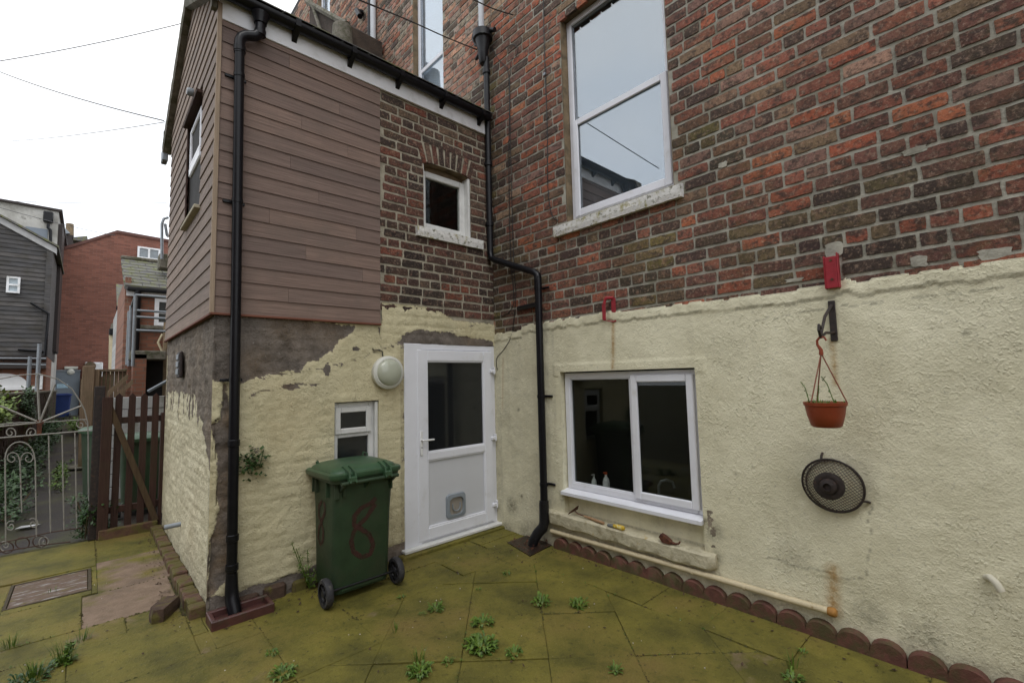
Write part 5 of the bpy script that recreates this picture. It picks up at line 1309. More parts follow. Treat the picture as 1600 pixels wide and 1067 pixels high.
hbk = thing('hanging_basket', (bx, cy_, pbot), 'terracotta plastic hanging pot with sparse seedlings on the cream wall', 'hanging basket')
rt_ = abs(onx(1325, 628, bx).y - onx(1257, 628, bx).y) / 2
m = MB(); h_ = ptop - pbot
m.lathe([(rt_ * .62, 0), (rt_ * .72, h_ * .06), (rt_ * .86, h_ * .45), (rt_ * .95, h_ * .85), (rt_ * 1.0, h_ * .87), (rt_ * 1.02, h_), (rt_ * .95, h_), (rt_ * .9, h_ * .9), (.001, h_ * .88)], (bx, cy_, pbot), 'z', 32); m.build('pot', M_TERRA, hbk)
m = MB(); m.lathe([(rt_ * .93, 0), (rt_ * .5, .008), (.001, .012)], (bx, cy_, pbot + h_ * .88), 'z', 24); m.build('compost', M_SOIL, hbk)
top = Vector((bx, onx(1283, 552, bx).y, onx(1283, 552, bx).z))
for k in range(3):
    a = radians(95 + k * 120); m = MB(); e = Vector((bx + cos(a) * rt_ * .98, cy_ + sin(a) * rt_ * .98, pbot + h_)); m.tube([top, e], .0035, 6); m.build('hanger_strand', mat('brown_strand', (.22, .07, .04), .5, bmp=0) if k == 0 else bpy.data.materials['brown_strand'], hbk)
m = MB(); m.tube([top + Vector((0, 0, -.01)), top + Vector((0, .0, .02)), top + Vector((0, -.015, .05)), top + Vector((0, -.015, .075)), top + Vector((0, .0, .095)), top + Vector((0, .022, .09)), top + Vector((0, .03, .07))], [.012, .01, .007, .007, .007, .006, .005], 8); m.build('hook', M_TERRA, hbk)
m = MB()
for k in range(70):
    a = rnd(0, 6.28); r_ = rt_ * sqrt(random.random()) * .95; leafquad(m, Vector((bx + cos(a) * r_, cy_ + sin(a) * r_, pbot + h_ * .92)), rnd(.015, .035), rnd(.006, .012), rnd(0, 6.28), rnd(.3, 1.3))
for (ya, yb2, hh) in ((-.7, -1.05, .13), (-.35, -.2, .11), (.45, -.05, .16)):
    p0 = Vector((bx, cy_ + ya * rt_, pbot + h_ * .9)); p1 = p0 + Vector((.01, (yb2 - ya) * rt_, hh)); m.tube([p0, p0.lerp(p1, .6) + Vector((0, .004, .02)), p1], .0026, 5)
    for j in range(9):
        q = p0.lerp(p1, .25 + .08 * j); leafquad(m, q, rnd(.012, .032), rnd(.007, .016), rnd(0, 6.28), rnd(-.2, .8))
m.build('seedlings', M_LEAF, hbk)
# wire fan guard
fg = onx(1298, 760, .10); FR = .155
fn = thing('wire_fan_guard', (.012, fg.y, fg.z), 'round rusty wire mesh guard with a black centre hung on the cream wall', 'wire basket')
def bowl(r): return .115 - .06 * (r / FR) ** 2
def fpt(r, a): 
    return Vector((bowl(r) + .012 + (.03 * sin(a) * (r / FR)) * 0.6, fg.y + r * cos(a), fg.z + r * sin(a)))
m = MB(); m.tube([fpt(FR, 2 * pi * i / 40) for i in range(40)], .0065, 8, closed=True)
m.tube([Vector((.020, fg.y + (FR + .004) * cos(2 * pi * i / 40) * .93, fg.z - .008 + (FR + .004) * sin(2 * pi * i / 40) * .93)) for i in range(40)], .005, 8, closed=True); m.build('rim', M_IRON, fn)
m = MB()
for k in range(23):
    o_ = -FR + (k + .5) * 2 * FR / 23; hw = sqrt(FR * FR - o_ * o_)
    for dr in (0, 1):
        pts = []
        for i in range(9):
            s_ = -hw + 2 * hw * i / 8; u1, v1 = (o_, s_) if dr else (s_, o_)
            ca, sa = cos(.6), sin(.6); yy, zz = u1 * ca - v1 * sa, u1 * sa + v1 * ca; r_ = sqrt(yy * yy + zz * zz); pts.append(fpt(r_, math.atan2(zz, yy)))
        m.tube(pts, .0016, 4, cap=False)
for k in range(44):
    a = 2 * pi * k / 44; a2 = a + .12; p0 = fpt(FR, a); m.tube([p0, Vector((.02, fg.y + FR * .93 * cos(a2), fg.z - .008 + FR * .93 * sin(a2)))], .0014, 4, cap=False)
    a2 = a - .12; m.tube([p0, Vector((.02, fg.y + FR * .93 * cos(a2), fg.z - .008 + FR * .93 * sin(a2)))], .0014, 4, cap=False)
m.build('wire_mesh', mat('grey_rusty_wire', (.085, .070, .055), .6, .3, 30, bmp=0, c2=(.10, .05, .03), t2=(.5, .65), s2=20), fn)
m = MB(); M3 = None; m.lathe([(.078, .100), (.078, .124), (.060, .130), (.045, .126), (.040, .150), (.022, .156), (.020, .140), (.001, .140)], (0.0, fg.y - .005, fg.z + .005), 'x', 28); m.build('centre_disc', M_IRON, fn)
m = MB()
for a in (.95 * pi * .62, -.45): 
    q = fpt(FR, a); m.tube([q, q + Vector((-.04, cos(a) * .02, sin(a) * .02)), Vector((.012, q.y + cos(a) * .03, q.z + sin(a) * .03))], .007, 6)
m.build('fixing_lug', M_IRON, fn)
# old pipe stub low right
p = onx(1557, 912, .02); m = MB(); m.tube([(.0, p.y - .035, p.z + .015), (.035, p.y - .02, p.z + .03), (.05, p.y + .0, p.z + .015), (.05, p.y + .015, p.z - .02)], .017, 12); m.build('pipe_stub', mat('cream_plastic', (.55, .52, .42), .5, bmp=0), label='short curved cream pipe stub low on the cream wall at far right', cat='pipe')
# things on the ledge
def lz_(y): return .335 - .018 * (y - .775) / 1.61 + .003
h0, h1 = onx(893, 806, .03), onx(943, 818, .03)
ho = thing('hand_hoe', (.03, h0.y, h0.z), 'rusty hand hoe with wooden handle lying on the stone ledge', 'hand tool')
ya, yb3 = .0, 0
p0 = onx(902, 803, .02); p1 = onx(943, 819, .05); zA, zB = lz_(p0.y) + .022, lz_(p1.y) + .012
m = MB(); s0 = Vector((.015, p0.y, zA)); s1 = Vector((.045, p1.y, zB)); m.tube([s0.lerp(s1, .25), s0.lerp(s1, .45), s1], [.007, .011, .012], 10); m.build('handle', mat('worn_wood_handle', (.33, .20, .11), .7, .2, 30, bmp=.001), ho)
m = MB(); m.tube([s0 + Vector((0, -.03, .018)), s0, s0.lerp(s1, .27)], .005, 8)
bq = s0 + Vector((0, -.035, .012)); m.prism([bq + Vector((-.045, .012, .045)), bq + Vector((-.045, .0, .01)), bq + Vector((.04, -.045, -.028)), bq + Vector((.05, -.03, -.01)), bq + Vector((.01, .03, .05))], (.0, .004, .004)); m.build('blade', M_RUST, ho)
pb1 = onx(950, 822, .05); pb2 = onx(973, 826, .05); za = lz_(pb1.y)
br = thing('paint_brush', (.05, pb1.y, za), 'small worn paint brush with yellow end on the stone ledge', 'brush')
m = MB(); m.tube([(.05, pb1.y, za + .010), (.05, pb1.y + .06, za + .011)], [.012, .018], 10); m.build('bristles', mat('grey_bristles', (.16, .17, .17), .8, .4, 60, bmp=.002), br)
m = MB(); m.tube([(.05, pb1.y + .055, za + .014), (.05, pb1.y + .10, za + .017), (.052, pb1.y + .15, za + .015), (.053, pb1.y + .165, za + .014)], [.014, .019, .020, .010], 12); m.build('handle', mat('yellow_handle', (.55, .36, .02), .5, .2, 30, bmp=0, c2=(.65, .6, .3), t2=(.5, .6), s2=30), br)
pr = onx(1047, 846, .05); zr_ = lz_(pr.y)
rl = thing('rusty_metal_lump', (.05, pr.y, zr_), 'crumpled rusty iron bracket piece lying on the stone ledge', 'scrap metal')
m = MB(); m.prism([(.03, pr.y - .085, zr_ + .035), (.03, pr.y - .07, zr_ + .058), (.03, pr.y - .04, zr_ + .05), (.03, pr.y + .01, zr_ + .02), (.03, pr.y + .01, zr_), (.03, pr.y - .06, zr_)], (.045, .005, 0)); m.build('plate', M_RUST, rl)
m = MB(); m.tube([(.055, pr.y - .01, zr_ + .012), (.06, pr.y + .05, zr_ + .010), (.06, pr.y + .075, zr_ + .018), (.055, pr.y + .085, zr_ + .035)], [.014, .009, .007, .006], 8); m.build('hooked_tang', M_RUST, rl)

# cables on the brick wall
def cable(pts, x, r, name, label, cat='cable', plane='x'):
    P = []
    for i, p in enumerate(pts):
        xx = p[2] if len(p) > 2 else x; P.append(onx(p[0], p[1], xx) if plane == 'x' else ony(p[0], p[1], xx))
    Q = []
    for i in range(len(P) - 1):
        for t in (0, .25, .5, .75):
            p0 = P[max(0, i - 1)]; p1 = P[i]; p2 = P[i + 1]; p3 = P[min(len(P) - 1, i + 2)]
            Q.append(.5 * ((2 * p1) + (p2 - p0) * t + (2 * p0 - 5 * p1 + 4 * p2 - p3) * t * t + (-p0 + 3 * p1 - 3 * p2 + p3) * t ** 3))
    Q.append(P[-1]); m = MB(); m.tube(Q, r, 6); return m.build(name, M_CABLE, label=label, cat=cat)
cable([(768, 75), (780, 95), (793, 110), (796, 150), (795, 250), (797, 380), (800, 430), (803, 470), (795, 488), (780, 495), (765, 498)], .012, .0042, 'wall_cable', 'black cable dropping from the hopper into the corner above the door')
cable([(772, 88), (783, 82), (799, 70), (808, 75), (806, 90), (797, 110), (798, 250), (803, 420), (806, 460), (800, 520), (788, 545), (776, 560), (777, 578)], .016, .0038, 'wall_cable', 'thin looped black cable hanging down the brick beside the corner pipe')
cable([(849, 0), (850, 60), (852, 120), (855, 200), (856, 290), (862, 335), (872, 345)], .012, .0045, 'wall_cable', 'black cable running down the bricks left of the large sash window')
m = MB(); q = onx(852, 117, .014); m.lathe([(.016, 0), (.016, .02)], q, 'x', 12); m.build('cable_clip', M_GALV, label='small grey round clip on the cable left of the sash window', cat='clip')
cable([(745, 78, .12), (700, 60, .6), (640, 33, 1.2), (560, 0, 2.0)], .1, .006, 'overhead_cable', 'black overhead cable running from the hopper over the extension roof')
cable([(802, 24, .02), (770, 14, .3), (740, 0, .6)], .02, .006, 'overhead_cable', 'short black overhead cable ending on the bricks above the hopper')
cable([(700, 440 - 340, .02), (701, 101, .02)], .02, .003, 'x', 'x') if False else None
def far_cable(a, b, y0, y1, r, label):
    P0 = ony(*a, y0); P1 = ony(*b, y1); m = MB(); Q = []
    for i in range(13):
        t = i / 12; q = P0.lerp(P1, t); q.z -= .25 * 4 * t * (1 - t) * .3; Q.append(q)
    m.tube(Q, r * 1.5, 5); m.build('overhead_cable', M_CABLE2, label=label, cat='cable')
far_cable((-40, 96), (256, 189), -9, -2.7, .005, 'overhead cable meeting the extension at its gutter end')
far_cable((-40, 102), (300, 33), -12, -9, .006, 'topmost thin overhead cable crossing the sky at left')
far_cable((-40, 222), (258, 191), -14, -2.9, .003, 'overhead cable rising gently to the extension from the left')
far_cable((-40, 312), (262, 317), -22, -22, .006, 'almost level overhead cable low in the sky')
far_cable((-40, 313), (180, 368), -14, -22, .006, 'sloping overhead cable crossing in front of the far chimney')

# ================================================================== PLANTS
def archleaf(m, p, l, w, ang, up):
    d = Vector((cos(ang), sin(ang), 0)); s = Vector((-sin(ang), cos(ang), 0)); a2 = rnd(-.4, .4); d2 = Vector((cos(ang + a2), sin(ang + a2), 0))
    c = [p, p + d * l * .35 + Vector((0, 0, l * up * .5)), p + (d + d2) * l * .34 + Vector((0, 0, l * up * .62)), p + (d + d2) * l * .48 + Vector((0, 0, l * up * rnd(.25, .55)))]
    ww = [w * .15, w * .42, w * .5, 0]
    m.add([c[0] - s * ww[0], c[0] + s * ww[0], c[1] - s * ww[1], c[1] + Vector((0, 0, -w * .12)), c[1] + s * ww[1], c[2] - s * ww[2], c[2] + Vector((0, 0, -w * .12)), c[2] + s * ww[2], c[3]],
          [(0, 3, 2), (0, 1, 3), (1, 4, 3), (2, 3, 6, 5), (3, 4, 7, 6), (5, 6, 8), (6, 7, 8)])
def weed(name, loc, n, lmin, lmax, wmin, wmax, tilt, label, mt=M_LEAF, spread=.03, stems=0, sh=0, cat='weed', group=None):
    t = thing(name, loc, label, cat, group); m = MB(); L = Vector(loc)
    for k in range(n):
        a = rnd(0, 6.28); s_ = sqrt(random.random()) * spread; archleaf(m, L + Vector((cos(a) * s_, sin(a) * s_, .001)), rnd(lmin, lmax) * .9, rnd(wmin, wmax), a + rnd(-.9, .9), rnd(.1, 1.5))
    for k in range(stems):
        a = rnd(0, 6.28); top_ = L + Vector((cos(a) * sh * .35, sin(a) * sh * .35, sh * rnd(.6, 1))); m.tube([L, L.lerp(top_, .5) + Vector((0, 0, sh * .1)), top_], .0018, 4, cap=False)
        for j in range(12):
            q = L.lerp(top_, rnd(.2, 1)); leafquad(m, q, rnd(lmin, lmax) * .8, rnd(wmin, wmax), rnd(0, 6.28), rnd(-.2, .9))
    m.build('leaves', mt, t); return t
WD = [(845, 942, 34, .05, 'bushy weed in a joint near the middle of the mossy paving', .07), (905, 946, 34, .045, 'low round weed right of the middle joint crossing', .06),
      (754, 975, 30, .05, 'spreading weed directly behind the biggest weed clump', .07), (752, 1012, 80, .06, 'biggest dark green weed clump near the bottom centre', .09),
      (682, 952, 30, .04, 'leafy weed in the joint right of the bin wheel', .05), (793, 897, 14, .035, 'tiny star-shaped weed nearest the corner gully', .03),
      (804, 1022, 22, .04, 'narrow upright weed beside the biggest clump', .045), (656, 1052, 50, .05, 'grassy weed at the bottom edge left of centre', .06),
      (442, 1056, 50, .05, 'leafy weed at the bottom edge below the bin', .06), (428, 1022, 20, .03, 'small weed in the joint below the bin', .04),
      (962, 1048, 20, .035, 'single small weed near the bottom right of the paving', .03), (1238, 1062, 20, .045, 'weed at the bottom edge near the scalloped edging', .04),
      (700, 1035, 16, .03, 'small weed in a joint above the grassy bottom weed', .03), (748, 921 + 0, 10, .022, 'tiny weed tuft between the bin wheel and the star-shaped weed', .02),
      (628, 933, 12, .03, 'tiny weed beside the right bin wheel', .02), (660, 960, 10, .02, 'speck of weed left of the leafy joint weed', .03), (1255, 1020, 8, .03, 'thin weed by the scalloped edging at lower right', .02)]
for (u_, v_, n_, l_, lab, sp_) in WD:
    p = onz(u_, v_, 0); weed('weed', (p.x, p.y, 0), int(n_ * 1.6), l_ * .5, l_ * 1.35, l_ * .18, l_ * .42, (.10, 1.15), lab, spread=sp_ * .75, group='weeds growing in the paving joints')
def grass(loc, n, h, label, spread=.04):
    t = thing('grass_tuft', loc, label, 'grass'); m = MB(); L = Vector(loc)
    for k in range(n):
        a = rnd(0, 6.28); b0 = L + Vector((cos(a), sin(a), 0)) * rnd(0, spread); d = Vector((cos(a), sin(a), 0)) * h * rnd(.1, .5); s_ = Vector((-sin(a), cos(a), 0)) * .0022
        t_ = b0 + d + Vector((0, 0, h * rnd(.5, 1))); mid = b0 + d * .35 + Vector((0, 0, h * .45)); m.add([b0 - s_, b0 + s_, mid + s_ * .8, mid - s_ * .8, t_], [(0, 1, 2, 3), (3, 2, 4)])
    m.build('blades', M_LEAF, t)
for (u_, v_, n_, h_, lab) in ((100, 1035, 45, .16, 'tall tufty weed in the paving joint at bottom left'), (130, 1000, 30, .09, 'fine grass tuft beside the joint left of the loose brick'), (52, 1060, 50, .12, 'dark grassy clump at the very bottom left'),
                             (655, 1035, 26, .10, 'thin pale grass above the grassy bottom weed'), (620, 985, 14, .06, 'faint pale grass in the joint below the bin'), (1240, 1045, 14, .12, 'long grass blades near the scalloped edging'), (3 + 15, 1010, 30, .10, 'grass at the left edge near the iron gate'), (80, 925, 5, .06, 'tiny grass sprig left of the manhole cover') ):
    p = onz(u_, v_, 0); grass((p.x, p.y, 0), n_, h_, lab)
p = onz(100, 1035); weed('weed', (p.x, p.y, 0), 40, .03, .06, .012, .022, (.2, 1.2), 'leafy weed standing in the tall tuft at bottom left', spread=.04, stems=3, sh=.12)
p = onz(45, 1062); weed('weed', (p.x, p.y, 0), 50, .03, .06, .012, .022, (.2, 1.2), 'broad dark leaves at the very bottom left corner', spread=.08, mt=M_LEAF2)
# plant on the wall, plant at the foot of the wall
p = ony(393, 722, .04); t = thing('wall_plant', (p.x, .015, p.z), 'small green plant growing out of the cream wall beside the downpipe', 'plant'); m = MB()
for k in range(190):
    q = Vector((p.x + random.gauss(0, .045), .02 + abs(random.gauss(0, .03)), p.z + random.gauss(0, .05))); leafquad(m, q, rnd(.022, .045), rnd(.016, .03), rnd(0, 6.28), rnd(-.9, .9))
m.tube([(p.x - .06, .03, p.z - .03), (p.x - .08, .04, p.z + .08)], .003, 5); m.build('leaves', M_LEAF2, t)
m = MB()
for k in range(25): leafquad(m, Vector((p.x - .03 + rnd(-.015, .015), .045, p.z + .06 + rnd(0, .04))), .012, .01, rnd(0, 6.28), rnd(0, 1))
m.build('flowers', mat('purple_flower', (.09, .07, .13), .7, bmp=0), t)
p = onz(462, 905, 0); t = thing('wall_foot_plant', (p.x, .07, 0), 'straggly green plant at the foot of the wall left of the bin', 'plant'); m = MB()
for s_ in ((-.0, .0, .30), (-.08, .02, .16), (.09, .02, .34), (-.14, .03, .14), (.03, .05, .20), (.12, .02, .38)):
    a0 = Vector((p.x - .02, .06, 0)); a1 = Vector((p.x + s_[0], .06 + s_[1], s_[2])); m.tube([a0, a0.lerp(a1, .5), a1], .0028, 5, cap=False)
    for j in range(34): q = a0.lerp(a1, rnd(.15, 1.05)); leafquad(m, q + Vector((rnd(-.022, .022), rnd(-.01, .022), 0)), rnd(.014, .034), rnd(.008, .015), rnd(0, 6.28), rnd(-.5, .9))
m.build('leaves', M_LEAF, t)
def bush(name, c, r, n, ls, label, mt, cat='shrub', flat=None):
    t = thing(name, (c[0], c[1], 0), label, cat); m = MB(); C_ = Vector(c)
    cl = [(Vector((random.gauss(0, .42) * r[0], random.gauss(0, .42) * r[1], random.gauss(0, .42) * r[2]))) for _ in range(26)]
    for k in range(n):
        q = C_ + cl[k % 26] + Vector((random.gauss(0, .2) * r[0], random.gauss(0, .2) * r[1], random.gauss(0, .2) * r[2]))
        if q.z < .01: q.z = abs(q.z) + .01
        leafquad(m, q, ls * rnd(.6, 1.2), ls * rnd(.4, .7), rnd(0, 6.28), rnd(-.6, 1.0))
    m.build('foliage', mt, t)
    m = MB()
    for k in range(7): m.tube([(C_.x + rnd(-.05, .05), C_.y + rnd(-.05, .05), 0), C_ + cl[k]], .008, 5)
    m.build('stems', M_GREYWOOD, t)
p = onz(135, 832, 0); bush('leafy_shrub', (3.28, -2.98, .22), (.19, .20, .22), 1500, .045, 'dark leafy shrub at the foot of the gate post', M_LEAF2)
bush('hedge_bush', (4.50, -6.3, 1.30), (.36, 1.1, .45), 3800, .085, 'bright yellow-green bush overhanging the alley wall at the left edge', M_LEAF3)
bush('alley_undergrowth', (4.10, -9.0, .30), (.22, 3.2, .25), 2600, .08, 'strip of undergrowth along the alley wall', M_LEAF2)
bush('alley_undergrowth', (4.05, -4.6, .3), (.25, 1.0, .35), 1400, .06, 'leafy undergrowth right behind the iron gate', M_LEAF2)
bush('alley_weeds', (3.55, -15.5, .5), (.2, 1.6, .2), 600, .08, 'low green weeds on the right of the alley by the far bins', M_LEAF)

bush('alley_undergrowth', (4.02, -13.5, .45), (.22, 2.2, .3), 1600, .09, 'darker undergrowth half way down the alley wall', M_LEAF2)
bush('alley_creeper', (4.22, -9.5, 1.25), (.10, 1.6, .35), 1500, .07, 'creeper hanging over the mossy alley wall', M_LEAF2)
bush('alley_weeds', (3.62, -7.6, .12), (.12, 1.6, .10), 500, .06, 'low green weeds along the middle of the alley path', M_LEAF)
# ================================================================== GATES
# timber picket gate
pg = thing('picket_gate', (2.95, -2.82, 0), 'brown timber picket gate beside the extension', 'gate'); GY = -2.82
for i, u_ in enumerate((158, 180, 201, 220, 238, 256)):
    c = ony(u_ + 3, 700, GY).x; hh = ony(u_, (640 if i == 0 else 614), GY).z if i else 1.30; w = .031
    if u_ == 256: c -= .0
    m = MB(); m.prism([(c - w, GY, .05), (c + w, GY, .05), (c + w, GY, hh - .04), (c, GY, hh), (c - w, GY, hh - .04)], (0, -.02, 0)); m.build('picket', M_FENCE, pg)
zr1 = ony(220, 655, GY).z; zr2 = ony(220, 790, GY).z
for zz in (zr1, zr2): m = MB(); m.box(2.66, 3.20, GY - .06, GY - .021, zz - .035, zz + .035, .004); m.build('rail', M_FENCE, pg)
a, b = ony(166, 622, GY + .02), ony(243, 812, GY + .02); dd = (b - a).normalized(); pp = Vector((-dd.z, 0, dd.x)) * .028
m = MB(); m.prism([a + pp, a - pp, b - pp, b + pp], (0, .025, 0)); m.build('brace', wood_mat('mossy_brace', (.075, .050, .028), (30, 30, 3), .3), pg)
m = MB(); m.tube([ony(262, 730, GY + .05), ony(250, 832, GY + .15)], .006, 6); m.build('stay_rod', M_IRON, label='thin dark rod leaning by the picket gate', cat='rod')
gp = thing('gate_post', (3.18, -2.84, 0), 'dark timber gate post between the two gates', 'post')
for (u_, w, top_, mt_, dy) in ((152, .045, 1.62, M_IRON, -.02), (165, .045, 1.50, M_FENCE, .03)):
    c = ony(u_, 700, GY).x; m = MB(); m.box(c - w, c + w, GY - .05 + dy, GY + .03 + dy, 0, top_, .006); m.build('post', mt_, gp)
gp2 = thing('gate_post', (2.66, -2.84, 0), 'dark timber gate post against the side wall of the extension', 'post')
m = MB(); m.box(2.60, 2.695, -2.9, -2.80, 0, 1.30, .006); m.build('post', M_FENCE, gp2)
# low brick edging under the gate
m = MB(); m.box(2.70, 3.2, -2.80, -2.74, -.03, .10, .01); m.prism([(2.95, -2.735, -.02), (3.18, -2.735, -.02), (3.15, -2.735, .075), (3.06, -2.735, .10), (2.98, -2.735, .075)], (0, -.02, 0)); m.build('gate_kerb', M_EDGEB, label='low mossy red kerb under the picket gate', cat='kerb')
# wrought iron gate
ig = thing('iron_gate', (3.7, -2.88, 0), 'worn white wrought-iron gate with fan top and scrolls', 'gate'); IY = -2.88
def I(u_, v_, dy=0): return ony(u_, v_, IY + dy)
def rod(pts, r, name, mt=M_WHITEIRON, n=6):
    m = MB(); m.tube(pts, r * .8, n); m.build(name, mt, ig)
arc = [(-45, 640), (-25, 612), (0, 592), (30, 586), (60, 584), (90, 592), (112, 607), (124, 625), (132, 640), (137, 660), (138, 690), (138, 752), (139, 800)]
rod([I(*p) for p in arc], .008, 'arched_top')
hub = I(62, 660)
for p_ in ((58, 586), (86, 600), (127, 634), (0, 634), (-20, 668)): 
    m = MB(); m.tube([hub, I(*p_)], .009, 4); m.build('fan_bar', M_WHITEIRON, ig)
rod([I(-45, 667), I(30, 660), hub, I(135, 655)], .007, 'rail'); rod([I(-45, 692), I(0, 684), I(60, 679), I(146, 672)], .009, 'rail')
rod([I(-45, 858), I(10, 846), I(80, 831), I(128, 824)], .008, 'rail', M_RUSTIRON); rod([I(-45, 880), I(0, 862), I(60, 852), I(110, 846)], .008, 'rail', M_RUSTIRON)
for (u0, v0, v1) in ((76, 680, 832), (97, 679, 828), (117, 676, 825)): rod([I(u0, v0), I(u0 + 3, v1)], .0075, 'bar')
for (u0, v0, v1) in ((31, 716, 800), (-20, 690, 850)): rod([I(u0, v0), I(u0 + 3, v1)], .0075, 'bar')
rod([I(9, 850), I(8, 720)] + [I(31 - 23 * cos(a), 716 - 26 * sin(a)) for a in [pi * i / 10 for i in range(11)]] + [I(55, 720), I(57, 838)], .0075, 'hoop')
def scroll(c, r0, turns, a0, sgn, r=.006, mt=M_WHITEIRON):
    pts = []
    for i in range(22):
        t = i / 21; rr_ = r0 * (1 - .8 * t); a = a0 + sgn * turns * 2 * pi * t; pts.append(I(c[0] + rr_ * cos(a), c[1] + rr_ * sin(a)))
    rod(pts, r, 'scroll', mt, 5)
for c, r0, a0, sg in (((19, 716), 11, .2, -1), ((44, 716), 11, 2.9, 1), ((16, 676), 9, .5, -1), ((50, 676), 9, 2.6, 1), ((126, 663), 9, 0, -1), ((17, 822), 9, -1, -1), ((52, 818), 9, 4, 1), ((70, 846), 10, 2, 1), ((8, 852), 10, 1, 1)): scroll(c, r0, 1.3, a0, sg)
for c in ((35, 848), (10, 855), (62, 846)):
    rod([I(c[0] + 11 * cos(a), c[1] + 9 * sin(a)) for a in [2 * pi * i / 16 for i in range(17)]], .006, 'ring', M_RUSTIRON, 5)
# rusty collar plate at the hub
m = MB(); m.lathe([(.03, -.006), (.03, .006)], hub, 'y', 14); m.box(hub.x - .018, hub.x + .018, IY - .004, IY + .004, I(62, 680).z, hub.z, .001); m.build('hub_plate', M_RUST, ig)

# ================================================================== ALLEY AND FAR BUILDINGS
def bin_simple(loc, rotz, mb_, ml_, label, h=.95, w=.48, group=None):
    t = thing('wheelie_bin', loc, label, 'wheelie bin', group); L = Vector(loc); R_ = Matrix.Translation(L) @ Matrix.Rotation(rotz, 4, 'Z')
    def tr(rings): return [[R_ @ p for p in r] for r in rings]
    m = MB(); m.loft(tr([rr2(0, 0, w * .8, w * .8, .05, .05), rr2(0, 0, w * .98, w * 1.05, .05, h * .92)])); m.build('body', mb_, t)
    m = MB(); m.loft(tr([rr2(0, 0, w * 1.1, w * 1.2, .05, h * .91), rr2(0, 0, w * 1.12, w * 1.22, .05, h * .95), rr2(0, 0, w * .9, w, .05, h * .99), rr2(0, 0, w * .4, w * .4, .05, h * 1.01)])); m.build('lid', ml_, t)
    for s_ in (-1, 1): m = MB(); m.lathe([(.09, -.02), (.09, .02)], R_ @ Vector((s_ * w * .48, w * .45, .09)), 'x', 18); m.build('wheel', M_RUBBER, t)
bin_simple((3.13, -5.2, 0.0), .3, M_BINB, M_BINL, 'green wheelie bin standing in the alley left of the gate post', 1.05, .42)
bin_simple((2.78, -3.9, 0.0), 0, M_BINB, M_BINL, 'green wheelie bin seen through the picket gate', 1.0, .46)
p = onz(98, 645, .43); bin_simple((4.06, -23.0, .41), 0, M_BLUEBIN, M_BLUEBIN, 'blue wheelie bin at the far end of the alley', 1.0, .5)
# pale blockwork wall behind the picket gate
bw = thing('blockwork_wall', (2.7, -4.9, 0), 'pale grey painted block wall behind the picket gate', 'wall')
zt2 = 1.46; rows = 8
for k in range(rows):
    z0_ = k * zt2 / rows; x_ = 2.0 - (.22 if k % 2 else 0)
    while x_ < 3.12:
        x2_ = min(x_ + .44, 3.12); m = MB(); m.box(max(x_, 2.0) + .003, x2_ - .003, -5.1, -4.95 + rnd(-.004, .004), z0_ + .004, z0_ + zt2 / rows - .004, .005); m.build('block', M_WHITEW, bw); x_ += .44
m = MB(); m.tube([ony(232, 611, -5.0), ony(272, 589, -4.7)], .022, 10); m.build('handrail', M_GALV, label='sloping galvanised handrail above the block wall', cat='handrail')
# small brick house with slate roof
M_FB1 = farbrick_mat('orange_brick', (.21, .085, .05), (.16, .11, .08), .24, .08, 'x'); M_FB1y = farbrick_mat('orange_brick_side', (.32, .15, .10), (.26, .17, .12), .24, .08, 'y')
sh = thing('outbuilding', (1.5, -9, 0), 'small orange brick outbuilding with mossy slate roof beyond the gate', 'building')
Y9 = -9.0; xl = ony(203, 500, Y9).x; zE = ony(203, 447, Y9).z
m = MB(); m.box(-1.5, xl, -12.5, Y9, -.1, zE); m.build('wall', M_FB1, sh)
m = MB(); m.box(xl + .001, xl + .10, -12.5, Y9 - .02, -.1, zE + .2); m.build('side_pier', farbrick_mat('pier_brick', (.26, .12, .08), (.26, .18, .13), .12, .08, 'x'), sh)
zR = ony(200, 406, -11.0).z
m = MB(); rs = random.Random(9)
m.prism([(-1.5, Y9 + .15, zE - .03), (-1.5, -11.0, zR), (-1.5, -11.0, zR - .1), (-1.5, Y9 + .15, zE - .10)], (xl + .12 + 1.5, 0, 0)); rf = m.build('roof', M_SLATE, sh)
for row in range(9):
    t0_, t1_ = row / 9, (row + 1.15) / 9
    for c_ in range(6):
        xa = xl + .12 - .30 * (c_ + 1) + (.15 if row % 2 else 0); xb2 = min(xa + .29, xl + .13)
        A_ = Vector((xa, Y9 + .15, zE - .02)).lerp(Vector((xa, -11.0, zR + .01)), t0_); B_ = Vector((xa, Y9 + .15, zE - .02)).lerp(Vector((xa, -11.0, zR + .01)), min(1, t1_))
        m = MB(); m.prism([A_ + Vector((0, 0, .02)), B_ + Vector((0, 0, .006)), B_, A_], (xb2 - xa, 0, 0)); m.build('slate', M_SLATE, rf)
m = MB(); m.box(-1.5, xl + .13, -11.06, -10.94, zR, zR + .09, .02); m.build('ridge', M_VERGE, sh)
m = MB(); m.box(-1.5, xl + .08, Y9 + .02, Y9 + .05, zE - .22, zE - .06); m.build('fascia', M_FASCIA, sh)
m = MB(); m.box(-1.5, xl + .08, Y9 + .06, Y9 + .16, zE - .12, zE - .03, .02); m.tube([(ony(215, 470, Y9 + .1).x, Y9 + .1, zE - .1), (ony(215, 470, Y9 + .1).x, Y9 + .1, zE - 1.5)], .06, 10); m.build('gutter', M_BLACK, sh)
a, b = ony(242, 466, Y9), ony(268, 510, Y9)
m = MB(); frame_rect(m, 'y', b.x, a.x, b.z, a.z, .08, Y9 + .0, Y9 + .03); m.box(b.x + .08, a.x - .08, Y9 + .0, Y9 + .03, (a.z + b.z) / 2 - .03, (a.z + b.z) / 2 + .03); ow = m.build('window', M_FASCIA, sh)
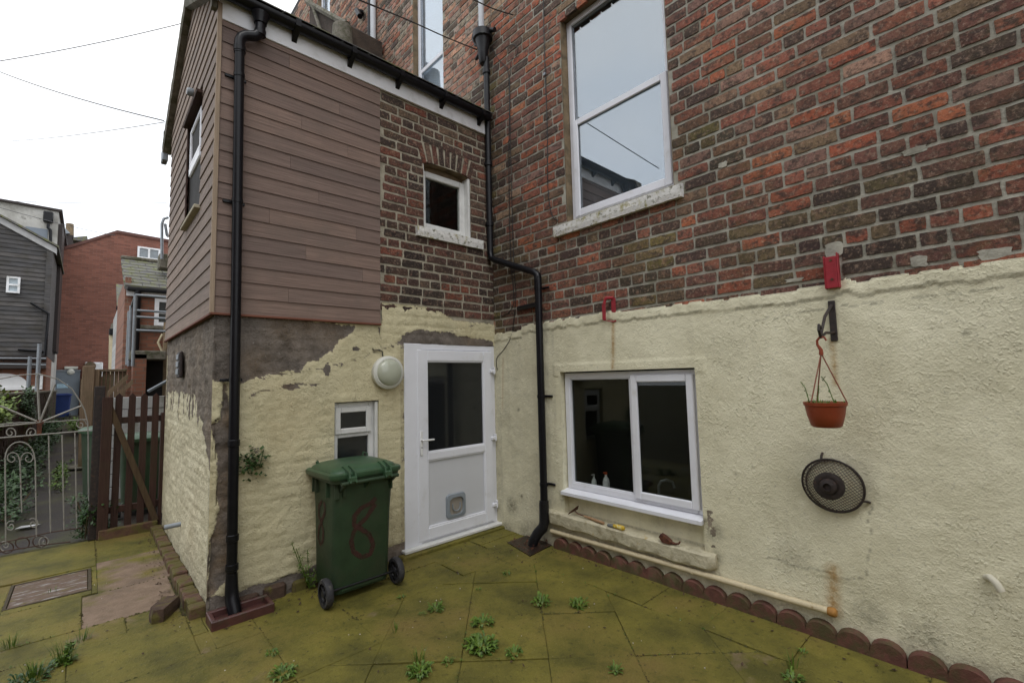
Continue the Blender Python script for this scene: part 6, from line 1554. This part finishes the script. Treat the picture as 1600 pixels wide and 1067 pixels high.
m = MB(); m.box(b.x + .05, a.x - .05, Y9 + .002, Y9 + .01, b.z + .05, a.z - .05); m.build('pane', mat('dark_pane', (.03, .035, .04), .15, .2, bmp=0, spec=.8), ow)
m = MB(); m.box(b.x - .1, a.x + .25, Y9, Y9 + .10, b.z - .09, b.z - .01, .01); m.build('sill', M_VERGE, ow)
a, b = ony(213, 548, -8.0), ony(258, 600, -8.0)
m = MB(); m.box(b.x, a.x + .1, -9, -7.9, a.z - .18, a.z, .02); m.build('porch_slab', M_VERGE, sh)
m = MB(); m.box(b.x, a.x, -8.5, -8.45, -.1, a.z - .18); m.build('porch_shade_sheet', M_DARKROOM, sh)  # near-black sheet stands in for the shade inside the porch
a, b = ony(208, 575, -7.9), ony(226, 640, -7.9)
m = MB(); m.box(b.x, a.x, -8.4, -7.9, -.1, ony(215, 552, -7.9).z - .02); m.build('porch_pier', M_FB1, sh)
m = MB(); q = ony(250, 545, -8.9); m.tube([ony(254, 522, -8.8), ony(247, 535, -8.8), ony(255, 552, -8.8), ony(256, 610, -8.8)], .025, 8); m.build('vent_pipe', M_CREAMPIPE, sh)
m = MB(); q = ony(259, 560, -8.6); m.tube([(q.x, -8.6, 0), (q.x, -8.6, 3.0)], .06, 8); m.build('corner_pipe', M_STONE, sh)
# galvanised guard rails
gr1 = thing('guard_rail', (2.4, -7.4, 1), 'galvanised tubular guard rail beside the brick outbuilding', 'railing'); RY = -7.5
for (u_, v0, v1) in ((212, 461, 572), (205, 478, 572), (202, 486, 570)):
    a, b = ony(u_, v0, RY - (212 - u_) * .12), ony(u_, v1, RY - (212 - u_) * .12); m = MB(); m.tube([a, Vector((a.x, a.y, b.z))], .030, 10); m.build('rail_post', M_GALV, gr1)
for (v0, v1) in ((461, 465), (485, 488), (495, 498), (516, 518)):
    m = MB(); m.tube([ony(212, v0, RY), ony(264, v1, RY)], .024, 8); m.build('rail', M_GALV, gr1)
    
m = MB(); m.tube([ony(212, 461, RY), ony(206, 478, RY - .8)], .024, 8); m.build('rail', M_GALV, gr1)
lad = thing('ladder_hoop', (2.0, -8.6, 4.5), 'galvanised roof access post and hoop beside the extension edge', 'ladder')
m = MB(); m.tube([ony(253, 405, -9.5), ony(253, 350, -9.5), ony(256, 342, -9.5), ony(263, 340, -9.5)], .03, 8); m.build('hoop', M_GALV, lad)
m = MB(); m.tube([ony(258, 350, -9.5), ony(261, 368, -9.5), ony(263, 370, -9.5)], .03, 8); m.build('hook', M_GALV, lad)
m = MB(); q = ony(257, 412, -9.8); m.box(q.x - .12, q.x + .12, -10, -9.6, q.z - .15, q.z + .2, .02); m.build('foot_block', M_VERGE, lad)
bk2 = thing('eaves_bracket_box', (2.72, -2.78, 4.4), 'small grey cable box hanging at the rear eaves of the extension', 'junction box')
m = MB(); q = onx(259, 243, 2.72); m.box(2.70, 2.76, q.y - .10, q.y + .06, q.z - .09, q.z + .06, .01); m.build('box', M_GALV, bk2)
m = MB(); m.tube([(2.74, q.y - .04, q.z + .05), (2.74, q.y - .05, q.z + .32), (2.72, q.y + .05, q.z + .34)], .008, 6); m.build('wire_arm', M_IRON, bk2)
m = MB(); q = onx(300, 145, XE + .03); m.lathe([(.035, 0), (.04, .03), (.03, .05)], (XE + .02, q.y, q.z), 'x', 14); m.build('round_vent', M_GREYPL, label='small grey round fitting on the boarded gable above its window', cat='vent')
# piece of white brick building between
wbd = thing('white_brick_building', (2.9, -13, 0), 'narrow slice of a white painted brick building with dark gutter', 'building')
a, b = ony(184, 482, -13), ony(199, 600, -13); M_WB = farbrick_mat('white_painted_brick', (.50, .50, .49), (.38, .38, .37), .3, .16, 'x')
m = MB(); m.box(b.x - 1, a.x, -16, -13, 0, a.z); m.build('wall', M_WB, wbd)
m = MB(); q0, q1 = ony(185, 492, -12.9), ony(199, 465, -13.5); m.prism([(a.x + .02, -12.9, a.z), (a.x + .02, -14.2, a.z + .9), (a.x + .02, -14.2, a.z + .8), (a.x + .02, -12.9, a.z - .06)], (-1.3, 0, 0)); m.build('roof', M_SLATE, wbd)
m = MB(); m.box(a.x - 1, a.x + .04, -12.9, -12.8, a.z - .06, a.z + .04); m.build('gutter', M_BLACK, wbd)
rb_ = thing('brick_outhouse', (3.2, -16, 0), 'narrow brick outhouse end with cream downpipe and dark capping', 'building')
a, b = ony(174, 515, -16), ony(186, 600, -16)
m = MB(); m.box(b.x - 1, a.x, -18, -16, 0, a.z); m.build('wall', M_FB1, rb_)
m = MB(); m.lathe([(.28, 0), (.26, .2), (.05, .35)], (a.x - .25, -16.1, a.z), 'z', 12); m.build('cap', M_VERGE, rb_)
m = MB(); m.tube([ony(176, 520, -15.9), ony(175, 585, -15.9)], .09, 8); m.build('downpipe', M_CREAMPIPE, rb_)
m = MB(); m.box(ony(178, 520, -15.9).x - .12, ony(170, 520, -15.9).x, -15.95, -15.7, ony(175, 524, -15.9).z, ony(175, 514, -15.9).z, .02); m.build('gutter_end', M_BLACK, rb_)

# big red brick gable
rgb = thing('red_brick_building', (1.5, -24, 0), 'large plain red brick gable building closing the alley', 'building')
Y24 = -24.5; M_FB2 = farbrick_mat('plain_red_brick', (.185, .072, .048), (.18, .095, .075), .24, .082, 'x')
def g24(u_, v_): p = ony(u_, v_, Y24); return (p.x, Y24, p.z)
m = MB(); pts = [g24(68, 640), g24(78, 397), g24(110, 388), g24(183, 364), g24(330, 390), g24(330, 640)]; pts = [(p[0], p[1], (-.1 if i in (0, 5) else p[2])) for i, p in enumerate(pts)]; pts[0] = (pts[1][0] + .0, Y24, -.1)
m.prism(pts, (0, -8, 0)); m.build('gable_wall', M_FB2, rgb)
m = MB()
for a, b in ((pts[1], pts[3]), (pts[3], pts[4])): m.prism([Vector(a) + Vector((0, .05, -.02)), Vector(b) + Vector((0, .05, -.02)), Vector(b) + Vector((0, .05, .12)), Vector(a) + Vector((0, .05, .12))], (0, -8.1, 0))
m.build('coping', mat('dark_red_coping', (.11, .05, .04), .8, .2, bmp=.004), rgb)
def far_window(parent, y, u0, v0, u1, v1, split=True, fw_=.07, glass=None, sillm=None):
    a, b = ony(u0, v0, y), ony(u1, v1, y); x0_, x1_ = min(a.x, b.x), max(a.x, b.x); z0_, z1_ = min(a.z, b.z), max(a.z, b.z)
    m = MB(); frame_rect(m, 'y', x0_, x1_, z0_, z1_, fw_, y + .002, y + .07)
    if split == 'v': m.box((x0_ + x1_) / 2 - fw_ / 2, (x0_ + x1_) / 2 + fw_ / 2, y + .002, y + .069, z0_ + fw_, z1_ - fw_)
    elif split: m.box(x0_ + fw_, x1_ - fw_, y + .002, y + .069, (z0_ + z1_) / 2 - fw_ / 2, (z0_ + z1_) / 2 + fw_ / 2)
    w = m.build('window', M_FASCIA, parent); m = MB(); m.box(x0_ + fw_ * .5, x1_ - fw_ * .5, y + .004, y + .02, z0_ + fw_ * .5, z1_ - fw_ * .5); m.build('pane', glass or mat('far_glass', (.16, .19, .21), .12, .2, bmp=0, spec=.9), w); return w
far_window(rgb, Y24, 215, 385, 250, 408, 'v', .08)
a, b = g24(86, 580), g24(122, 652)
m = MB(); m.box(b[0], a[0], Y24, Y24 + .08, .3, a[2]); dr_ = m.build('door', mat('grey_blue_door', (.17, .20, .23), .5, .08, 2, bmp=0), rgb, 'wide grey metal door')
m = MB(); q0, q1 = ony(89, 600, Y24 + .1), ony(106, 606, Y24 + .1); m.box(q1.x, q0.x, Y24 + .081, Y24 + .10, q1.z, q0.z); m.build('door_sign', mat('pale_blue_sign', (.35, .50, .60), .5, .15, 12, bmp=0), dr_)
m = MB(); m.box(b[0] - .02, a[0] + .05, Y24, Y24 + .12, a[2], a[2] + .06); m.build('door_lintel', M_GALV, rgb)
m = MB(); q = g24(111, 581); m.box(q[0] - .22, q[0] + .22, Y24, Y24 + .12, q[2] + .12, q[2] + .24, .02); m.lathe([(.13, 0), (.13, .1), (.06, .16)], (q[0], Y24 + .01, q[2]), 'y', 14); m.build('door_light', M_LAMPW, rgb)
m = MB(); q0, q1 = ony(133, 566, Y24 + .2), ony(160, 589, Y24 + .2); m.box(q1.x, q0.x, Y24, Y24 + .35, q1.z, q0.z, .03); ac = m.build('air_conditioner', M_FASCIA, rgb, 'white air conditioner box on the red brick wall')
m = MB(); q = ony(141, 572, Y24 + .36); m.lathe([(.2, 0), (.2, .02), (.05, .03)], (q.x, Y24 + .36, q.z), 'y', 16); m.build('fan_grille', M_GREYWOOD, ac)
m = MB(); m.box(ony(131, 640, Y24 + .3).x, ony(124, 640, Y24 + .3).x, Y24, Y24 + .3, .2, ony(127, 592, Y24 + .3).z); m.build('door_post', M_STONE, rgb)
# chimneys beyond
ch = thing('chimney_stack', (4.5, -30, 0), 'dark chimney stack with pots behind the red brick gable', 'chimney')
def g30(u_, v_): return ony(u_, v_, -33)
m = MB(); q0, q1 = g30(102, 366), g30(113, 400); m.box(q1.x, q0.x, -34, -33, q1.z - 6, q0.z); q0, q1 = g30(92, 370), g30(100, 400); m.box(q1.x, q0.x, -34, -33, q1.z - 6, q0.z + .1); m.build('stack', M_IRON, ch)
m = MB(); q = g30(108, 366); m.lathe([(.2, 0), (.17, .75)], (q.x, -33.5, q.z), 'z', 12); m.build('pot', M_STONE, ch)
m = MB(); m.tube([g30(96, 364), g30(102, 362), g30(104, 366)], .18, 8); m.build('cowl', M_GALV, ch)
m = MB(); q0, q1 = g30(113, 372), g30(137, 382); m.prism([(q0.x, -33, q0.z - .1), (q1.x, -33, q0.z - .1), (q1.x, -33, q0.z), ((q0.x + q1.x) / 2 - .3, -33, q0.z + .25), (q0.x, -33, q0.z + .05)], (0, -1, 0)); m.box(q1.x + .1, q0.x - .4, -34, -33.1, q0.z - 4, q0.z - .1); m.build('small_roof', M_SLATE, ch)

# dark clad house at left
dh = thing('dark_clad_house', (6, -17, 0), 'dark grey clad gable house at the far left', 'house'); Y17 = -17.0
def g17(u_, v_, y=Y17): p = ony(u_, v_, y); return Vector((p.x, y, p.z))
pL, pR, pB = g17(-60, 312), g17(82, 386), g17(75, 556)
m = MB(); m.prism([pL, pR, Vector((pR.x, Y17, pB.z)), Vector((pL.x, Y17, pB.z))], (0, -5, 0)); m.build('wall', M_CLAD, dh)
k = 0; z = pB.z
while z < pL.z - .1:
    sl_ = (pL.x - pR.x) / (pL.z - pR.z); xr_ = pR.x if z + .1 < pR.z else pR.x + (z + .1 - pR.z) * sl_
    if pL.x - xr_ > .1: m = MB(); m.prism([(xr_, Y17 + .002, z), (xr_, Y17 + .03, z), (xr_, Y17 + .008, z + .14), (xr_, Y17 + .002, z + .14)], (pL.x - xr_, 0, 0)); m.build('board', M_CLAD, dh)
    z += .14; k += 1
m = MB(); v_ = (pR - pL); m.prism([pL + Vector((0, .08, -.10)), pR + Vector((-.1, .08, -.22)), pR + Vector((-.1, .08, -.02)), pL + Vector((0, .08, .10))], (0, -.3, 0)); m.build('barge_board', mat('weathered_barge_paint', (.42, .42, .42), .7, .2, 3, bmp=0), dh)
m = MB(); m.prism([pL + Vector((0, .15, .10)), pR + Vector((-.15, .15, -.02)), pR + Vector((-.15, .15, .04)), pL + Vector((0, .15, .16))], (0, -5, 0)); m.build('roof', M_SLATE, dh)
far_window(dh, Y17 + .03, 11, 432, 31, 459, True, .055, mat('pale_far_glass', (.35, .42, .46), .15, .2, bmp=0, spec=.8))
m = MB(); m.box(pR.x - .02, pR.x + .12, Y17 + .0, Y17 + .06, pB.z, pR.z); m.build('corner_trim', M_CLAD, dh)
m = MB(); m.tube([g17(48, 473, Y17 + .1), g17(76, 490, Y17 + .1), g17(70, 555, Y17 + .1)], .04, 6); m.tube([g17(28, 546, Y17 + .1), g17(70, 549, Y17 + .1)], .04, 6); m.build('waste_pipe', M_BLACK, dh)
m = MB(); m.box(pR.x, pL.x, Y17 - 3, Y17 - .2, .0, pB.z - .01); m.build('ground_floor', M_FB1, dh)
m = MB(); m.box(pR.x, pL.x, Y17 - .2, Y17 + .1, pB.z - .14, pB.z - .015); m.box(pR.x, pL.x, Y17 - .2, Y17 + .1, pB.z - .40, pB.z - .20); m.build('beam', M_IRON, dh)
# white arched opening
m = MB(); cxa = g17(4, 600); ra = 1.0; pts = []
A0 = g17(4, 602, Y17 - .18); 
for i in range(13):
    a = pi * i / 12; pts.append(Vector((A0.x + .55 * cos(a), Y17 - .18, A0.z - .05 + .42 * sin(a))))
m.prism(pts, (0, .06, 0)); m.box(g17(66, 600).x, pL.x, Y17 - .19, Y17 - .10, A0.z - .15, A0.z - .05); m.box(g17(66, 600).x, g17(57, 600).x, Y17 - .19, Y17 - .10, A0.z - .06, A0.z + .30); m.build('white_arch', mat('bright_white_paint', (.8, .8, .8), .6, .05, bmp=0), dh)
# white rendered house behind it
M_REND = mat('stained_white_render', (.50, .49, .46), .85, .15, 1.5, c2=(.30, .29, .26), t2=(.46, .62), s2=1.3, bmp=.01, bs=10, c3=(.12, .115, .10), t3=(.60, .70), s3=2.2)
rh = thing('rendered_house', (6, -20, 0), 'stained white rendered flat-roofed building at the far left', 'building'); Y20 = -20.0
qL, qR = g17(-60, 303, Y20), g17(92, 330, Y20)
m = MB(); m.prism([qL, qR, Vector((qR.x, Y20, 0)), Vector((qL.x, Y20, 0))], (0, -8, 0)); m.build('wall', M_REND, rh)
m = MB(); m.prism([qL + Vector((0, .1, -.03)), qR + Vector((-.1, .1, -.03)), qR + Vector((-.1, .1, .05)), qL + Vector((0, .1, .05))], (0, -8, 0)); m.build('parapet_cap', M_IRON, rh)
m = MB(); q0 = g17(92, 333, Y20); m.box(q0.x - .12, q0.x - .002, Y20 - 2, Y20 - .1, 3, q0.z - .4); m.build('side_brickwork', M_IRON, rh)
m = MB(); a, b = g17(40, 354, Y20), g17(73, 390, Y20); m.box(b.x, a.x, Y20 + .002, Y20 + .03, b.z, a.z); m.build('window', mat('blue_grey_shutter', (.19, .22, .26), .5, .05, bmp=0), rh)
m = MB(); m.tube([g17(75.5, 350, Y20 + .1), g17(75, 356, Y20 + .1), g17(79, 360, Y20 + .1), g17(79, 380, Y20 + .1)], .05, 6); q = g17(75.5, 342, Y20 + .1); m.box(q.x - .13, q.x + .13, Y20, Y20 + .25, q.z - .15, q.z + .25, .03); m.build('hopper_pipe', M_BLACK, rh)
# alley walls, fence, posts, rails
M_FB3 = mat('dark_mossy_brick', (.05, .030, .022), .9, .35, 20, c2=(.045, .05, .018), t2=(.48, .62), s2=1.5, bmp=.01, bs=30)
aw = thing('alley_wall', (4.35, -14, 0), 'dark mossy brick wall along the left of the alley', 'wall')
m = MB(); m.box(4.25, 4.45, -22.5, -6.4, -.1, 1.50); wl_ = m.build('wall', M_FB3, aw)
m = MB()
random.seed(3); zz = .0
for k in range(16):
    y_ = -22.0 + (.12 if k % 2 else 0)
    while y_ < -6.7:
        if random.random() < .9: m.box(4.235 + rnd(0, .008), 4.25, y_, y_ + .225, .0 + k * .093, .0 + k * .093 + .078)
        y_ += .24
m.build('brick_face', M_FB3, aw, kind='stuff')
m = MB(); m.box(4.22, 4.49, -22.5, -6.4, 1.50, 1.56, .015); m.build('coping', M_VERGE, aw)
m = MB(); p0, p1 = ony(62, 660, -12), 0
pf = thing('alley_fence', (3.3, -9, 0), 'weathered brown boarded fence above the alley', 'fence')
a, b = ony(140, 577, -8.5), ony(196, 625, -8.5); w_n = 9; x_ = b.x; dx = (a.x - b.x) / w_n
for k in range(w_n): m = MB(); m.box(b.x + k * dx + .004, b.x + (k + 1) * dx - .004, -8.5, -8.48 + rnd(0, .006), .1, a.z - .05, .003); m.build('fence_board', M_GREYWOOD, pf)
m = MB(); m.box(b.x, a.x, -8.52, -8.42, a.z - .05, a.z + .0, .004); m.build('top_rail', M_GREYWOOD, pf)
a = ony(139, 572, -8.3); m = MB(); m.box(a.x - .09, a.x + .09, -8.4, -8.2, 0, a.z, .01); m.build('fence_post', M_GREYWOOD, pf)
a = ony(150, 577, -8.3); m = MB(); m.box(a.x - .06, a.x + .04, -8.4, -8.25, 0, a.z, .01); m.build('fence_post', M_GREYWOOD, pf)
m = MB(); p0, p1 = ony(168, 616, -7.0), ony(200, 588, -7.0); m.prism([p0 + Vector((0, 0, -.05)), p1 + Vector((0, 0, -.05)), p1 + Vector((0, 0, .05)), p0 + Vector((0, 0, .05))], (0, -.08, 0)); p0, p1 = ony(182, 618, -7.0), ony(208, 596, -7.0); m.prism([p0 + Vector((0, 0, -.05)), p1 + Vector((0, 0, -.05)), p1 + Vector((0, 0, .05)), p0 + Vector((0, 0, .05))], (0, -.08, 0)); m.build('stair_stringer', M_GREYWOOD, pf)
m = MB(); a, b = ony(127, 592, -12), ony(140, 660, -12); m.box(b.x, a.x, -12.2, -12, 0, a.z - .1); m.build('low_brown_fence', M_GREYWOOD, label='low brown timber fence end on the right of the alley', cat='fence')
def post(u_, v0, v1, y, r, label):
    a = ony(u_, v0, y); b = ony(u_, v1, y); m = MB(); m.tube([(a.x, y, b.z - .3), (a.x, y, a.z)], r * .8, 8); m.build('steel_post', M_GALV, label=label, cat='post')
post(47, 557, 607, -15, .055, 'shorter grey steel post above the alley wall')
post(62, 537, 607, -14, .055, 'taller grey steel post above the alley wall')
m = MB(); m.tube([ony(-40, 559, -15), ony(72, 560, -15)], .02, 6); m.tube([ony(-40, 568, -15), ony(72, 570, -15)], .02, 6); m.build('steel_rail', M_GALV, label='thin double steel rail across the alley posts', cat='railing')
# litter in the alley
p = ony(45, 822, -3.4); q = onz(44, 823, 0); m = MB(); m.prism([(q.x - .10, q.y, .01), (q.x + .06, q.y - .05, .01), (q.x + .10, q.y + .08, .015), (q.x - .05, q.y + .10, .02)], (0, 0, .004)); m.build('litter', M_FASCIA, label='scrap of white litter on the alley behind the iron gate', cat='litter')
q = onz(118, 728, .1); m = MB(); m.prism([(q.x - .25, q.y, .1), (q.x + .25, q.y - .2, .1), (q.x + .3, q.y + .3, .1), (q.x - .1, q.y + .5, .1)], (0, 0, .02)); m.build('loose_slab', M_VERGE, label='pale loose slab lying in the alley', cat='slab')

# ================================================================== unseen house and wall, added to shade the yard and fill the reflections
M_FB4 = farbrick_mat('neighbour_brick', (.20, .085, .06), (.22, .19, .15), .245, .09, 'y')
nb_ = thing('added_neighbour_house', (8.2, 3, 0), 'unseen brick house added across the yard for shade and reflections', 'house')
m = MB(); m.box(8.0, 12.0, -.5, 11, -.1, 7.0); m.build('wall', M_FB4, nb_)
for (y_, z_) in ((1.2, 1.2), (4.8, 1.2), (1.2, 4.0), (4.8, 4.0)):
    m = MB(); frame_rect(m, 'x', y_, y_ + 1.0, z_, z_ + 1.4, .07, 7.95, 7.999); m.box(7.951, 7.998, y_ + .07, y_ + .93, z_ + .68, z_ + .74); w_b = m.build('window', M_UPVC, nb_)
    m = MB(); m.box(7.97, 7.98, y_ + .05, y_ + .95, z_ + .05, z_ + 1.35); m.build('pane', mat('neighbour_pane', (.06, .07, .08), .1, .1, bmp=0, spec=.8), w_b)
m = MB(); m.prism([(7.8, -.7, 6.9), (12.2, -.7, 6.9), (10, -.7, 8.6)], (0, 11.9, 0)); m.build('roof', M_SLATE, nb_)
yw = thing('added_yard_wall', (4, 7, 0), 'unseen brick wall added behind the viewer to shade the yard', 'wall')
m = MB(); m.box(0.02, 8.0, 6.9, 7.12, -.1, 2.1); m.build('wall', farbrick_mat('yard_wall_brick', (.19, .085, .06), (.22, .19, .15), .245, .09, 'x'), yw)
m = MB(); m.box(0.02, 8.0, 6.86, 7.16, 2.1, 2.17, .01); m.build('coping', M_STONE, yw)
